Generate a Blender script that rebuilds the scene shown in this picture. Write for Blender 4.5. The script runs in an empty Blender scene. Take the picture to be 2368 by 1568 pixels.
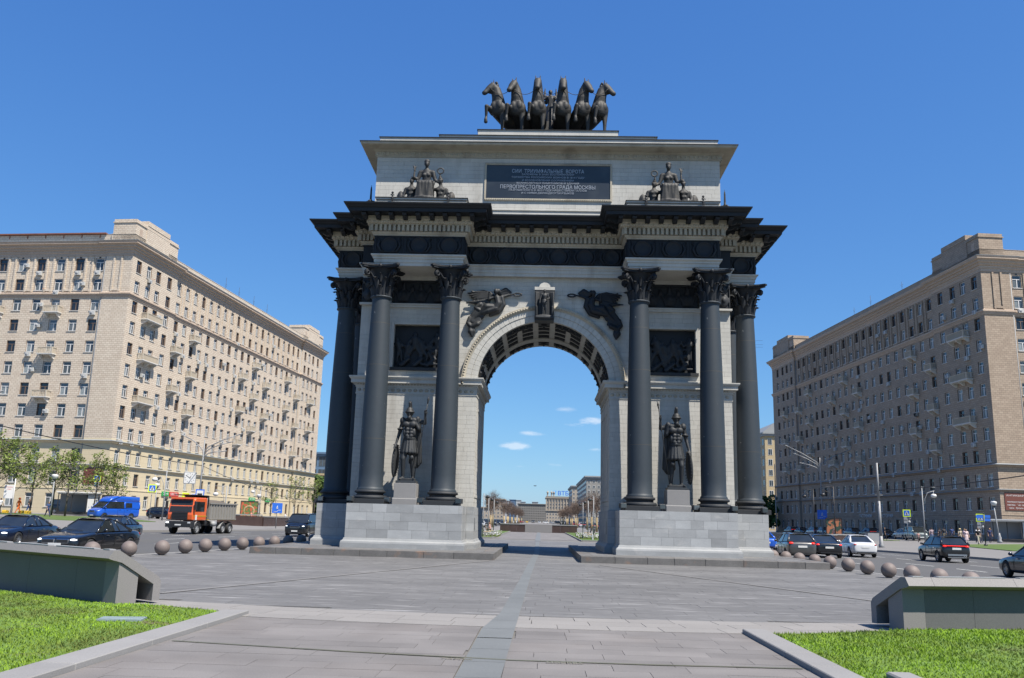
import bpy, bmesh, math, random
import numpy as np
from mathutils import Vector, Matrix, noise
R=math.radians; PI=math.pi
random.seed(7); rng=np.random.default_rng(7)
S=bpy.context.scene; COL=S.collection
# ------------------------------------------------------------------ camera
cam_d=bpy.data.cameras.new('camera'); cam=bpy.data.objects.new('camera',cam_d); COL.objects.link(cam)
yaw,pitch,roll=-0.03744,0.20538,0.02702
fw=Vector((math.sin(yaw)*math.cos(pitch),math.cos(yaw)*math.cos(pitch),math.sin(pitch)))
rt=Vector((math.cos(yaw),-math.sin(yaw),0)); up=rt.cross(fw)
rt2=rt*math.cos(roll)+up*math.sin(roll); up2=-rt*math.sin(roll)+up*math.cos(roll)
mw=Matrix((rt2,up2,-fw)).transposed().to_4x4(); mw.translation=Vector((0,-43.9,1.8))
cam.matrix_world=mw
cam_d.sensor_width=36; cam_d.lens=36*2006.1/2367; cam_d.clip_start=.2; cam_d.clip_end=9000
S.camera=cam
# ------------------------------------------------------------------ sky, sun, exposure
SUN=Vector((1.13,-1.0,2.38)).normalized()
W=bpy.data.worlds.new('World'); S.world=W; W.use_nodes=True
nt=W.node_tree; N=nt.nodes; L=nt.links; N.clear()
out=N.new('ShaderNodeOutputWorld'); bg=N.new('ShaderNodeBackground'); sky=N.new('ShaderNodeTexSky')
sky.sky_type='NISHITA'; sky.sun_disc=False
sky.sun_elevation=math.asin(SUN.z); sky.sun_rotation=math.atan2(SUN.x,SUN.y)
sky.altitude=150; sky.air_density=1.0; sky.dust_density=0.35; sky.ozone_density=3.2
bg.inputs['Strength'].default_value=0.0605
# small fair weather clouds low in the sky
tc=N.new('ShaderNodeTexCoord')
def wmath(op,a,b=None,c=None):
    n=N.new('ShaderNodeMath'); n.operation=op
    for i,v in enumerate((a,b,c)):
        if v is None: continue
        if isinstance(v,(int,float)): n.inputs[i].default_value=v
        else: L.new(v,n.inputs[i])
    return n.outputs[0]
sp=N.new('ShaderNodeSeparateXYZ'); L.new(tc.outputs['Generated'],sp.inputs[0])
az=wmath('ARCTAN2',sp.outputs[0],sp.outputs[1]); el=wmath('ARCSINE',sp.outputs[2])
cn=N.new('ShaderNodeTexNoise'); cn.inputs['Scale'].default_value=60; cn.inputs['Detail'].default_value=6; cn.inputs['Roughness'].default_value=.65
mp=N.new('ShaderNodeMapping'); mp.inputs['Scale'].default_value=(1,1,3.2); L.new(tc.outputs['Generated'],mp.inputs[0]); L.new(mp.outputs[0],cn.inputs['Vector'])
tot=None
for a,e,wa,we,k in [(-1.75,4.75,.95,.36,1),(-.65,5.6,.75,.22,.8),(1.55,7.2,.6,.24,.6),(3.3,6.5,.75,.3,1),(2.3,6.25,.7,.2,.6),(3.7,4.65,.6,.22,.55),(.9,3.6,.5,.14,.4),(-1.1,3.4,.6,.12,.35),(9.5,5.2,1.2,.3,.6),(-10,6.2,1.4,.3,.6),(21,7,1.5,.35,.5),(-24,5,1.6,.4,.6)]:
    da=wmath('DIVIDE',wmath('SUBTRACT',az,R(a)),R(wa*1.35)); de=wmath('DIVIDE',wmath('SUBTRACT',el,R(e)),R(we))
    r2=wmath('ADD',wmath('MULTIPLY',da,da),wmath('MULTIPLY',de,de))
    g=wmath('MULTIPLY',wmath('SUBTRACT',1.0,r2),k)
    g=wmath('MAXIMUM',g,0)
    tot=g if tot is None else wmath('ADD',tot,g)
fac=wmath('MULTIPLY',wmath('SUBTRACT',wmath('ADD',cn.outputs['Fac'],wmath('MULTIPLY',tot,.34)),.56),1.5)
fac=wmath('MULTIPLY',wmath('MINIMUM',wmath('MAXIMUM',fac,0),.42),wmath('MINIMUM',wmath('MULTIPLY',tot,1.3),1))
mixc=N.new('ShaderNodeMix'); mixc.data_type='RGBA'; mixc.inputs[7].default_value=(9.6,9.7,9.9,1)
hs=N.new('ShaderNodeHueSaturation'); hs.inputs['Saturation'].default_value=1.0; hs.inputs['Value'].default_value=1.0
L.new(sky.outputs[0],hs.inputs['Color'])
sc=N.new('ShaderNodeSeparateColor'); L.new(hs.outputs[0],sc.inputs[0]); cc=N.new('ShaderNodeCombineColor')
for i,(a_,g_) in enumerate(((.669,.95),(1.327,.78),(3.08,.5))):      # film response of the camera for the clear spring sky
    L.new(wmath('MULTIPLY',wmath('POWER',sc.outputs[i],g_),a_),cc.inputs[i])
L.new(cc.outputs[0],mixc.inputs[6]); L.new(fac,mixc.inputs[0])
L.new(mixc.outputs[2],bg.inputs['Color']); L.new(bg.outputs[0],out.inputs[0])
sl=bpy.data.lights.new('sun','SUN'); so=bpy.data.objects.new('sun',sl); COL.objects.link(so)
sl.energy=4.9; sl.angle=R(.53); sl.color=(1,.93,.83); so.location=(30,-60,80)
so.rotation_euler=SUN.to_track_quat('Z','Y').to_euler()
S.view_settings.view_transform='Standard'; S.view_settings.look='None'; S.view_settings.exposure=.9; S.view_settings.gamma=1
S.view_settings.use_curve_mapping=False
try: S.cycles.use_denoising=True; S.cycles.max_bounces=6
except Exception: pass
# ------------------------------------------------------------------ helpers
class MB:
    def __init__(s): s.v=[];s.f=[];s.m=[];s.t=[];s.sm=[];s.M=None
    def add(s,vs,fs,m=0,t=None,smooth=False):
        o=len(s.v); M=s.M
        s.v.extend([tuple(M@Vector(p)) for p in vs] if M is not None else [tuple(p) for p in vs])
        s.f.extend([tuple(i+o for i in f) for f in fs]); n=len(fs)
        s.m.extend([m]*n if isinstance(m,int) else m); s.t.extend([random.random() if t is None else t]*n); s.sm.extend([smooth]*n)
    def box(s,x0,x1,y0,y1,z0,z1,m=0,t=None,skip=''):
        if x0>x1:x0,x1=x1,x0
        if y0>y1:y0,y1=y1,y0
        vs=[(x0,y0,z0),(x1,y0,z0),(x1,y1,z0),(x0,y1,z0),(x0,y0,z1),(x1,y0,z1),(x1,y1,z1),(x0,y1,z1)]
        F={'b':(0,3,2,1),'t':(4,5,6,7),'f':(0,1,5,4),'k':(2,3,7,6),'l':(3,0,4,7),'r':(1,2,6,5)}
        s.add(vs,[F[k] for k in F if k not in skip],m,t)
    def bev(s,x0,x1,y0,y1,z0,z1,b,m=0,t=None):
        # box with chamfered vertical and top edges
        if x0>x1:x0,x1=x1,x0
        if y0>y1:y0,y1=y1,y0
        def ring(i,z): return [(x0+i,y0,z),(x1-i,y0,z),(x1,y0+i,z),(x1,y1-i,z),(x1-i,y1,z),(x0+i,y1,z),(x0,y1-i,z),(x0,y0+i,z)]
        def ring2(i,z):return [(x0+i,y0+b,z),(x1-i,y0+b,z),(x1-b,y0+i,z),(x1-b,y1-i,z),(x1-i,y1-b,z),(x0+i,y1-b,z),(x0+b,y1-i,z),(x0+b,y0+i,z)]
        vs=ring(b,z0)+ring(b,z1-b)+ring2(b*1.4,z1); fs=[]
        for k in (0,8):
            for i in range(8): fs.append((k+i,k+(i+1)%8,k+8+(i+1)%8,k+8+i))
        fs.append(tuple(range(16,24))); fs.append(tuple(range(7,-1,-1)))
        s.add(vs,fs,m,t)
    def prism(s,poly,z0,z1,m=0,t=None,axis='z'):
        n=len(poly)
        if axis=='z': vs=[(x,y,z0) for x,y in poly]+[(x,y,z1) for x,y in poly]
        elif axis=='y': vs=[(x,z0,y) for x,y in poly]+[(x,z1,y) for x,y in poly]
        else: vs=[(z0,x,y) for x,y in poly]+[(z1,x,y) for x,y in poly]
        fs=[tuple(range(n-1,-1,-1)),tuple(range(n,2*n))]+[(i,(i+1)%n,n+(i+1)%n,n+i) for i in range(n)]
        s.add(vs,fs,m,t)
    def lathe(s,prof,c=(0,0,0),n=24,m=0,smooth=True,a0=0,a1=2*PI,cap=True):
        full=abs(a1-a0-2*PI)<1e-6; k=n if full else n+1; vs=[];fs=[]
        for r,z in prof:
            for i in range(k):
                a=a0+(a1-a0)*i/n; vs.append((c[0]+r*math.cos(a),c[1]+r*math.sin(a),c[2]+z))
        for j in range(len(prof)-1):
            for i in range(n):
                i2=(i+1)%k; fs.append((j*k+i,j*k+i2,(j+1)*k+i2,(j+1)*k+i))
        if cap and full:
            if prof[-1][0]>1e-4: fs.append(tuple((len(prof)-1)*k+i for i in range(k)))
            if prof[0][0]>1e-4: fs.append(tuple(reversed(range(k))))
        s.add(vs,fs,m,None,smooth)
    def tube(s,pts,rad,n=6,m=0,smooth=True,cap=True):
        pts=[Vector(p) for p in pts]; 
        if not hasattr(rad,'__len__'): rad=[rad]*len(pts)
        vs=[];fs=[]; prev=None
        for i,p in enumerate(pts):
            d=(pts[min(i+1,len(pts)-1)]-pts[max(i-1,0)]); d=d.normalized() if d.length>1e-9 else Vector((0,0,1))
            if prev is None:
                a=Vector((0,0,1)) if abs(d.z)<.9 else Vector((1,0,0)); u=d.cross(a).normalized()
            else:
                u=(prev-d*prev.dot(d)); u=u.normalized() if u.length>1e-6 else d.orthogonal().normalized()
            prev=u; w=d.cross(u)
            for k in range(n):
                a=2*PI*k/n; vs.append(p+(u*math.cos(a)+w*math.sin(a))*rad[i])
        for i in range(len(pts)-1):
            for k in range(n): fs.append((i*n+k,i*n+(k+1)%n,(i+1)*n+(k+1)%n,(i+1)*n+k))
        if cap: fs.append(tuple(reversed(range(n)))); fs.append(tuple((len(pts)-1)*n+k for k in range(n)))
        s.add(vs,fs,m,None,smooth)
    def capsule(s,a,b,ra,rb,n=10,m=0):
        a=Vector(a);b=Vector(b); d=(b-a); l=d.length; d=d.normalized() if l>1e-6 else Vector((0,0,1))
        pts=[];rr=[]
        for t in (-.98,-.7,-.3): pts.append(a+d*ra*t); rr.append(ra*math.sqrt(max(0,1-t*t)))
        pts.append(a);rr.append(ra)
        if l>1e-6: pts.append(b);rr.append(rb)
        for t in (.3,.7,.98): pts.append(b+d*rb*t); rr.append(rb*math.sqrt(1-t*t))
        s.tube(pts,rr,n,m)
    def ell(s,c,r,n=12,m=0,rot=None,k=8):
        vs=[];fs=[]; c=Vector(c)
        for j in range(1,k):
            ph=PI*j/k
            for i in range(n):
                a=2*PI*i/n; p=Vector((r[0]*math.sin(ph)*math.cos(a),r[1]*math.sin(ph)*math.sin(a),r[2]*math.cos(ph)))
                vs.append(c+(rot@p if rot is not None else p))
        t=Vector((0,0,r[2])); t=rot@t if rot is not None else t; vs.append(c+t);vs.append(c-t); q=len(vs)
        for j in range(k-2):
            for i in range(n): fs.append((j*n+i,(j+1)*n+i,(j+1)*n+(i+1)%n,j*n+(i+1)%n))
        for i in range(n): fs.append((q-2,i,(i+1)%n)); fs.append((q-1,(k-2)*n+(i+1)%n,(k-2)*n+i))
        s.add(vs,fs,m,None,True)
    def sweep(s,path,prof,closed=True,side=1,m=0,sy=1,capends=False,smooth=False):
        """profile [(offset outward, z)] swept along a 2D path with mitred corners"""
        n=len(path); P=[Vector(p) for p in path]; offs=[]
        for i in range(n):
            a=P[i-1] if (closed or i>0) else None; b=P[(i+1)%n] if (closed or i<n-1) else None
            ns=[]
            if a is not None: d=(P[i]-a).normalized(); ns.append(Vector((d.y,-d.x))*side)
            if b is not None: d=(b-P[i]).normalized(); ns.append(Vector((d.y,-d.x))*side)
            if len(ns)==1: o=ns[0]
            else:
                o=ns[0]+ns[1]; o=o/max(.2,(1+ns[0].dot(ns[1])))
            offs.append(o)
        k=len(prof); vs=[]
        for i in range(n):
            for d,z in prof:
                q=P[i]+offs[i]*d; vs.append((q.x,q.y*sy,z))
        fs=[]
        for i in range(n if closed else n-1):
            j=(i+1)%n
            for q in range(k-1): fs.append((i*k+q,j*k+q,j*k+q+1,i*k+q+1))
        if capends and not closed: fs.append(tuple(range(k))); fs.append(tuple((n-1)*k+q for q in range(k)))
        s.add(vs,fs,m,None,smooth)
    def mesh(s,name,mats):
        me=bpy.data.meshes.new(name); me.from_pydata(s.v,[],s.f)
        for m in (mats if isinstance(mats,(list,tuple)) else [mats]): me.materials.append(m)
        n=len(me.polygons)
        if n==len(s.m):
            me.polygons.foreach_set('material_index',s.m); me.polygons.foreach_set('use_smooth',s.sm)
            at=me.attributes.new('tint','FLOAT','FACE'); at.data.foreach_set('value',s.t)
        me.update(); return me
    def build(s,name,mats,parent=None,loc=None,rz=0,kind=None,uv=False,wn=None):
        me=s.mesh(name,mats)
        if uv: boxuv(me)
        return obj(name,me,parent,loc,rz,kind)
def boxuv(me,k=1.0):
    n=len(me.loops); co=np.empty(len(me.vertices)*3); me.vertices.foreach_get('co',co); co=co.reshape(-1,3)
    vi=np.empty(n,int); me.loops.foreach_get('vertex_index',vi)
    nor=np.empty(len(me.polygons)*3); me.polygons.foreach_get('normal',nor); nor=np.abs(nor.reshape(-1,3))
    tot=np.empty(len(me.polygons),int); me.polygons.foreach_get('loop_total',tot); nl=np.repeat(nor,tot,axis=0); p=co[vi]
    uvv=np.where((nl[:,2]>.7)[:,None],p[:,:2],np.where((nl[:,0]>nl[:,1])[:,None],p[:,1:],p[:,[0,2]]))
    l=me.uv_layers.new(name='uv'); l.data.foreach_set('uv',(uvv*k).ravel())
def obj(name,me,parent=None,loc=None,rz=0,kind=None):
    o=bpy.data.objects.new(name,me); COL.objects.link(o)
    if parent is not None: o.parent=parent
    if loc is not None: o.location=loc
    if rz: o.rotation_euler=(0,0,rz)
    if kind: o['kind']=kind
    return o
def tag(o,label,cat,group=None):
    o['label']=label; o['category']=cat
    if group: o['group']=group
    return o
def thing(name,label,cat,loc=(0,0,0),rz=0,group=None):
    o=bpy.data.objects.new(name,None); COL.objects.link(o); o.location=loc; o.rotation_euler=(0,0,rz); o.empty_display_size=.3
    return tag(o,label,cat,group)
def kids(o): return [c for c in bpy.data.objects if c.parent==o]
KID={}
def index_kids():
    KID.clear()
    for c in bpy.data.objects:
        if c.parent is not None: KID.setdefault(c.parent.name,[]).append(c)
def dup(root,loc=None,rz=None,label=None,group=None,scale=None,swap=None):
    def rec(o,par):
        c=o.copy(); COL.objects.link(c)
        if par is not None: c.parent=par; c.matrix_parent_inverse=o.matrix_parent_inverse.copy()
        if swap and o.type=='MESH':
            for i,ms in enumerate(c.material_slots):
                if ms.material and ms.material.name in swap: ms.link='OBJECT'; ms.material=swap[ms_name(o,i)]
        for ch in KID.get(o.name,[]): rec(ch,c)
        return c
    def ms_name(o,i): return o.data.materials[i].name
    r=rec(root,None)
    if loc is not None: r.location=loc
    if rz is not None: r.rotation_euler=(0,0,rz)
    if scale: r.scale=scale if hasattr(scale,'__len__') else (scale,)*3
    if label: r['label']=label
    if group: r['group']=group
    return r
def mod_apply(o,smooth=False):
    dg=bpy.context.evaluated_depsgraph_get(); me=bpy.data.meshes.new_from_object(o.evaluated_get(dg)); old=o.data
    o.modifiers.clear(); o.data=me
    if smooth:
        me.polygons.foreach_set('use_smooth',[True]*len(me.polygons)); me.update()
    return o
def remesh(mb,name,mats,voxel,parent=None,sm=2,regions=None,loc=None,rz=0):
    """join overlapping closed shapes into one continuous skin"""
    me=bpy.data.meshes.new(name); me.from_pydata(mb.v,[],mb.f); me.update()
    src=None
    if regions:
        from mathutils.kdtree import KDTree
        kd=KDTree(len(mb.f)); 
        for i,f in enumerate(mb.f):
            c=Vector((0,0,0))
            for k in f: c+=Vector(mb.v[k])
            kd.insert(c/len(f),i)
        kd.balance(); src=kd
    o=obj(name,me)
    m=o.modifiers.new('r','REMESH'); m.mode='VOXEL'; m.voxel_size=voxel; m.use_smooth_shade=True
    if sm: s=o.modifiers.new('s','SMOOTH'); s.factor=.5; s.iterations=sm
    mod_apply(o,True); me=o.data
    for q in (mats if isinstance(mats,(list,tuple)) else [mats]): me.materials.append(q)
    if src:
        idx=[mb.m[src.find(p.center)[1]] for p in me.polygons]
        me.polygons.foreach_set('material_index',idx); me.update()
    if parent is not None: o.parent=parent
    if loc is not None: o.location=loc
    if rz: o.rotation_euler=(0,0,rz)
    return o
def text(body,size,mat,parent=None,loc=(0,0,0),rot=(PI/2,0,0),ext=.01,name='lettering',align='CENTER',width=None,bold=0):
    cu=bpy.data.curves.new(name,'FONT'); cu.body=body; cu.size=size; cu.extrude=ext; cu.align_x=align; cu.align_y='CENTER'; cu.resolution_u=3; cu.offset=bold
    t=bpy.data.objects.new(name,cu); COL.objects.link(t); dg=bpy.context.evaluated_depsgraph_get()
    me=bpy.data.meshes.new_from_object(t.evaluated_get(dg)); bpy.data.objects.remove(t); bpy.data.curves.remove(cu)
    me.materials.clear(); me.materials.append(mat)
    if width:
        xs=[v.co.x for v in me.vertices]; k=width/max(1e-3,max(xs)-min(xs))
        for v in me.vertices: v.co.x*=k
    o=obj(name,me,parent); o.location=loc; o.rotation_euler=rot
    return o
# ------------------------------------------------------------------ materials
def M(name,col,rough=.7,metal=0,var=.12,scale=1.5,fine=.06,fscale=40,bump=.15,bscale=60,tint=0,rnd=0,col2=None,c2scale=.6,c2lo=.5,c2hi=.62,coat=0,stretch=None,coord='Object',emit=0,alpha=None,spec=.5,brick=None):
    m=bpy.data.materials.new(name); m.use_nodes=True; t=m.node_tree; n=t.nodes; l=t.links
    b=n['Principled BSDF']; b.inputs['Roughness'].default_value=rough; b.inputs['Metallic'].default_value=metal
    b.inputs['Specular IOR Level'].default_value=spec
    if coat: b.inputs['Coat Weight'].default_value=coat; b.inputs['Coat Roughness'].default_value=.04
    tc=n.new('ShaderNodeTexCoord'); vec=tc.outputs[coord]
    if stretch:
        mpn=n.new('ShaderNodeMapping'); mpn.inputs['Scale'].default_value=stretch; l.new(vec,mpn.inputs[0]); vec=mpn.outputs[0]
    def noi(sc,de=3):
        x=n.new('ShaderNodeTexNoise'); x.inputs['Scale'].default_value=sc; x.inputs['Detail'].default_value=de; l.new(vec,x.inputs['Vector']); return x.outputs['Fac']
    def mth(op,a,b_):
        x=n.new('ShaderNodeMath'); x.operation=op
        for i,v in enumerate((a,b_)):
            if isinstance(v,(int,float)): x.inputs[i].default_value=v
            else: l.new(v,x.inputs[i])
        return x.outputs[0]
    base=None
    GK=.80 if not emit else 1.0; col=tuple(c_*GK for c_ in col); col2=tuple(c_*GK for c_ in col2) if col2 else None
    rgb=n.new('ShaderNodeRGB'); rgb.outputs[0].default_value=(*col,1); base=rgb.outputs[0]
    if col2:
        mx=n.new('ShaderNodeMix'); mx.data_type='RGBA'; mr=n.new('ShaderNodeMapRange'); mr.inputs[1].default_value=c2lo; mr.inputs[2].default_value=c2hi
        l.new(noi(c2scale,5),mr.inputs[0]); l.new(mr.outputs[0],mx.inputs[0]); l.new(base,mx.inputs[6]); mx.inputs[7].default_value=(*col2,1); base=mx.outputs[2]
    k=None
    if var: k=mth('ADD',mth('MULTIPLY',mth('SUBTRACT',noi(scale),.5),var*3),1)
    if fine:
        f=mth('ADD',mth('MULTIPLY',mth('SUBTRACT',noi(fscale,2),.5),fine*4),1); k=f if k is None else mth('MULTIPLY',k,f)
    if tint:
        a=n.new('ShaderNodeAttribute'); a.attribute_name='tint'; f=mth('ADD',mth('MULTIPLY',mth('SUBTRACT',a.outputs['Fac'],.5),tint*2),1); k=f if k is None else mth('MULTIPLY',k,f)
    if rnd:
        a=n.new('ShaderNodeObjectInfo'); f=mth('ADD',mth('MULTIPLY',mth('SUBTRACT',a.outputs['Random'],.5),rnd*2),1); k=f if k is None else mth('MULTIPLY',k,f)
    h=None
    if brick:
        bw,bh,mort,cA,cB,cM=brick
        uvn=n.new('ShaderNodeUVMap'); bt=n.new('ShaderNodeTexBrick'); l.new(uvn.outputs[0],bt.inputs['Vector'])
        bt.inputs['Scale'].default_value=1; bt.inputs['Brick Width'].default_value=bw; bt.inputs['Row Height'].default_value=bh; bt.inputs['Mortar Size'].default_value=mort
        bt.inputs['Mortar Smooth'].default_value=.1; bt.inputs['Bias'].default_value=0
        bt.inputs['Color1'].default_value=(*[c_*GK for c_ in cA],1); bt.inputs['Color2'].default_value=(*[c_*GK for c_ in cB],1); bt.inputs['Mortar'].default_value=(*[c_*GK for c_ in cM],1)
        base=bt.outputs['Color']; h=bt.outputs['Fac']
    if k is not None:
        vm=n.new('ShaderNodeVectorMath'); vm.operation='SCALE'; l.new(base,vm.inputs[0]); l.new(k,vm.inputs['Scale']); base=vm.outputs[0]
    l.new(base,b.inputs['Base Color'])
    if bump:
        bp=n.new('ShaderNodeBump'); bp.inputs['Strength'].default_value=bump; bp.inputs['Distance'].default_value=.02
        hh=noi(bscale,3)
        if h is not None: hh=mth('SUBTRACT',mth('MULTIPLY',hh,.3),h)
        l.new(hh,bp.inputs['Height']); l.new(bp.outputs[0],b.inputs['Normal'])
    if emit: b.inputs['Emission Color'].default_value=(*col,1); b.inputs['Emission Strength'].default_value=emit
    if alpha is not None: b.inputs['Alpha'].default_value=alpha
    return m
def glass(name,col=(.02,.025,.03),rough=.05,var=0):
    return M(name,col,rough,0,var,.3,0,40,0,60,spec=.8)
m_stone=M('limestone',(.51,.50,.46),.85,var=.08,scale=.6,fine=.06,fscale=8,bump=.12,bscale=30,tint=.05,col2=(.38,.365,.33),c2scale=.9,c2lo=.54,c2hi=.80,stretch=(1.6,1.6,.28))
m_carve=M('carved_limestone',(.43,.39,.31),.85,var=.08,scale=1.5,fine=.06,fscale=14,bump=.2,bscale=30,col2=(.27,.24,.19),c2scale=.8,c2lo=.5,c2hi=.75,stretch=(1.5,1.5,.4))
m_granite=M('grey_granite',(.325,.335,.338),.7,var=.14,scale=1.3,fine=.07,fscale=18,bump=.15,bscale=70,tint=.13,rnd=.09,col2=(.41,.41,.40),c2scale=1.4,c2lo=.6,c2hi=.75,stretch=(1,1,2.2))
m_joint=M('joint',(.15,.147,.14),.95)
m_iron=M('cast_iron',(.021,.024,.028),.65,.0,var=.14,scale=1.2,fine=.08,fscale=9,bump=.15,bscale=18,spec=.45)
m_shaft=M('column_iron',(.028,.039,.050),.6,.0,var=.10,scale=.9,fine=.05,fscale=6,bump=.08,bscale=14,spec=.45,col2=(.16,.17,.17),c2scale=3.2,c2lo=.715,c2hi=.735)
m_blue=M('blue_black_iron',(.010,.013,.018),.65,.0,var=.12,scale=1.5,fine=.06,fscale=9,bump=.2,bscale=14,spec=.4)
m_bronze=M('dark_bronze',(.031,.031,.030),.65,.1,var=.25,scale=2.0,fine=.12,fscale=9,bump=.2,bscale=18,col2=(.065,.05,.03),c2scale=1.3,c2lo=.60,c2hi=.72)
m_bronze2=M('warrior_bronze',(.022,.025,.028),.62,.1,var=.22,scale=2.2,fine=.1,fscale=9,bump=.2,bscale=18,col2=(.045,.042,.036),c2scale=1.5,c2lo=.62,c2hi=.7)
m_kerb=M('kerb_granite',(.25,.245,.24),.8,var=.08,scale=1.2,fine=.10,fscale=60,bump=.2,bscale=90,tint=.08)
m_redgranite=M('step_granite',(.135,.13,.125),.75,var=.25,scale=2,fine=.14,fscale=25,bump=.25,bscale=30,tint=.10,col2=(.22,.15,.115),c2scale=1.6,c2lo=.58,c2hi=.72)
m_parapet=M('parapet_granite',(.215,.205,.20),.72,var=.05,scale=1,fine=.22,fscale=75,bump=.15,bscale=120)
m_parapetpol=M('parapet_polished',(.12,.12,.12),.6,var=.1,scale=1,fine=.15,fscale=70,bump=.03,bscale=120)
m_ball=M('red_granite_ball',(.175,.142,.13),.65,var=.08,scale=2,fine=.2,fscale=45,bump=.12,bscale=90,rnd=.08)
m_slate=M('dark_paving',(.143,.141,.139),.72,var=.26,scale=.25,fine=.16,fscale=14,bump=.2,bscale=50,tint=.075,stretch=(.35,1.6,1),col2=(.34,.335,.33),c2scale=2.4,c2lo=.56,c2hi=.80)
m_pink=M('pink_paving',(.180,.169,.162),.8,var=.28,scale=.7,fine=.2,fscale=60,bump=.2,bscale=90,tint=.06,rnd=.06,col2=(.17,.155,.145),c2scale=.5,c2lo=.5,c2hi=.72)
m_band=M('light_band_paving',(.25,.238,.225),.8,var=.08,scale=.7,fine=.10,fscale=50,bump=.2,bscale=90,tint=.05)
m_strip=M('blue_grey_paving',(.155,.165,.166),.7,var=.10,scale=1,fine=.08,fscale=30,bump=.1,bscale=60,tint=.06)
m_asphalt=M('asphalt',(.09,.09,.09),.85,var=.12,scale=.12,fine=.14,fscale=30,bump=.25,bscale=120,stretch=(1.6,.12,1))
m_pave=M('pavement_asphalt',(.195,.187,.18),.9,var=.08,scale=.2,fine=.08,fscale=20,bump=.1,bscale=60)
m_paint=M('road_paint',(.62,.62,.6),.7,var=.2,scale=3,fine=.2,fscale=20,bump=0)
m_grass=M('grass_blades',(.20,.335,.022),.7,var=.36,scale=.7,fine=.12,fscale=8,bump=0,tint=.14,col2=(.12,.15,.035),c2scale=.33,c2lo=.44,c2hi=.60,spec=.15)
m_soil=M('turf_soil',(.11,.19,.03),.95,var=.2,scale=2,fine=.2,fscale=20,bump=.4,bscale=40,col2=(.12,.10,.05),c2scale=1.1,c2lo=.58,c2hi=.7)
m_lawn=M('lawn',(.075,.13,.02),.9,var=.15,scale=.4,fine=.25,fscale=12,bump=.5,bscale=20,col2=(.15,.17,.05),c2scale=.3,c2lo=.55,c2hi=.7)
m_leaf=M('young_leaves',(.13,.175,.03),.6,var=.2,scale=1,fine=0,bump=0,tint=.35,spec=.3)
m_leafdark=M('dark_leaves',(.06,.11,.025),.7,var=.25,scale=.3,fine=0,bump=0,tint=.4,spec=.3)
m_bark=M('bark',(.12,.10,.08),.9,var=.2,scale=4,bump=.4,bscale=20)
m_twig=M('twigs',(.14,.10,.08),.9,var=.15,scale=1,bump=0)
m_burlap=M('burlap_wrap',(.42,.32,.17),.9,var=.12,scale=3)
m_metal=M('galvanised_metal',(.28,.285,.29),.6,.3,var=.08,scale=1,fine=.03,bump=.05)
m_darkmetal=M('dark_metal',(.05,.055,.06),.5,.3,var=.1,scale=2,fine=.03,bump=.05)
m_white=M('white_paint',(.66,.66,.65),.5,var=.03,scale=2,fine=.02,bump=.03)
m_gray=M('grey_paint',(.3,.31,.32),.6,var=.06,scale=2,fine=.02,bump=.03)
m_black=M('black_rubber',(.015,.015,.016),.8,var=.1,scale=2,fine=.03,bump=.1)
m_glass=M('window_glass',(.05,.06,.07),.05,rnd=.8,var=.3,scale=2,fine=0,bump=0,spec=1.0)
m_glass2=glass('dark_window_glass',(.018,.02,.024),.08)
m_lace=M('net_curtain_glass',(.20,.22,.22),.15,rnd=.6,var=.3,scale=3,fine=0,bump=0,spec=.7)
m_chrome=M('chrome',(.6,.6,.62),.12,1,var=0,fine=0,bump=0)
def sgn(name,col,rough=.5): return M(name,col,rough,var=.04,scale=3,fine=.02,bump=0)
m_sblue=sgn('sign_blue',(.02,.14,.62)); m_syel=sgn('sign_yellow_green',(.72,.9,.02)); m_red=sgn('sign_red',(.6,.03,.02)); m_green=sgn('sign_green',(.02,.35,.08)); m_orange=sgn('orange_plastic',(.75,.16,.04))
# ================================================================== SETTING
YM=4.8                      # middle of the arch's depth; circle centre of the plaza
def gz(x,y):
    a=abs(x)
    return max(0,min(.9,(a-34)*.035)) if x<0 else max(0,min(.6,(a-34)*.022))
def struct(name,mb,mats,**k):
    return mb.build(name,mats,kind='structure',**k)
g=MB(); g.box(-4000,4000,-300,7000,-.6,-.3); struct('ground',g,m_pave)
RO=[(-36,-60),(-35.8,5),(-34.6,26),(-33.5,31.2),(-32,37.7),(-30.2,45.6),(-28,53),(-26.5,70),(-26,120),(-26,1500)]
RR=[(33,-60),(32,5),(30.8,18),(30.5,23),(29.0,32.5),(28,42),(27.2,52),(26.2,70),(26,120),(26,1500)]
g=MB(); g.add([(x,y,-.045) for x,y in RO]+[(x,y,-.045) for x,y in reversed(RR)],[tuple(range(20))]); struct('road',g,m_asphalt)
# side pavements rising gently away from the road, edged by real kerbs
def side(name,edge,sx,yend):
    mb=MB(); xs=[0,.3,4,10,16,22,28,40,70,200]; vs=[];fs=[]
    E_=[]
    for i in range(len(edge)-1):
        (x0,y0),(x1,y1)=edge[i],edge[i+1]; n=max(1,int(abs(y1-y0)/12)) if y1<400 else 4
        for k in range(n): E_.append((x0+(x1-x0)*k/n,y0+(y1-y0)*k/n))
    E_.append(edge[-1])
    for (x,y) in E_:
        for d in xs:
            X=x+sx*d; vs.append((X,y,gz(X,y)+.1))
    k=len(xs)
    for i in range(len(E_)-1):
        for j in range(k-1): fs.append((i*k+j,i*k+j+1,(i+1)*k+j+1,(i+1)*k+j))
    mb.add(vs,fs); struct(name,mb,m_pave)
    kb=MB()
    kb.sweep([(x-sx*.0,y) for x,y in E_],[(0,-.1),(0,.115),(-.15,.12),(-.15,.0)],closed=False,side=(1 if sx<0 else -1))
    struct('kerb',kb,m_kerb)
side('pavement',RO,-1,400); side('pavement',RR,1,400)
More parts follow.
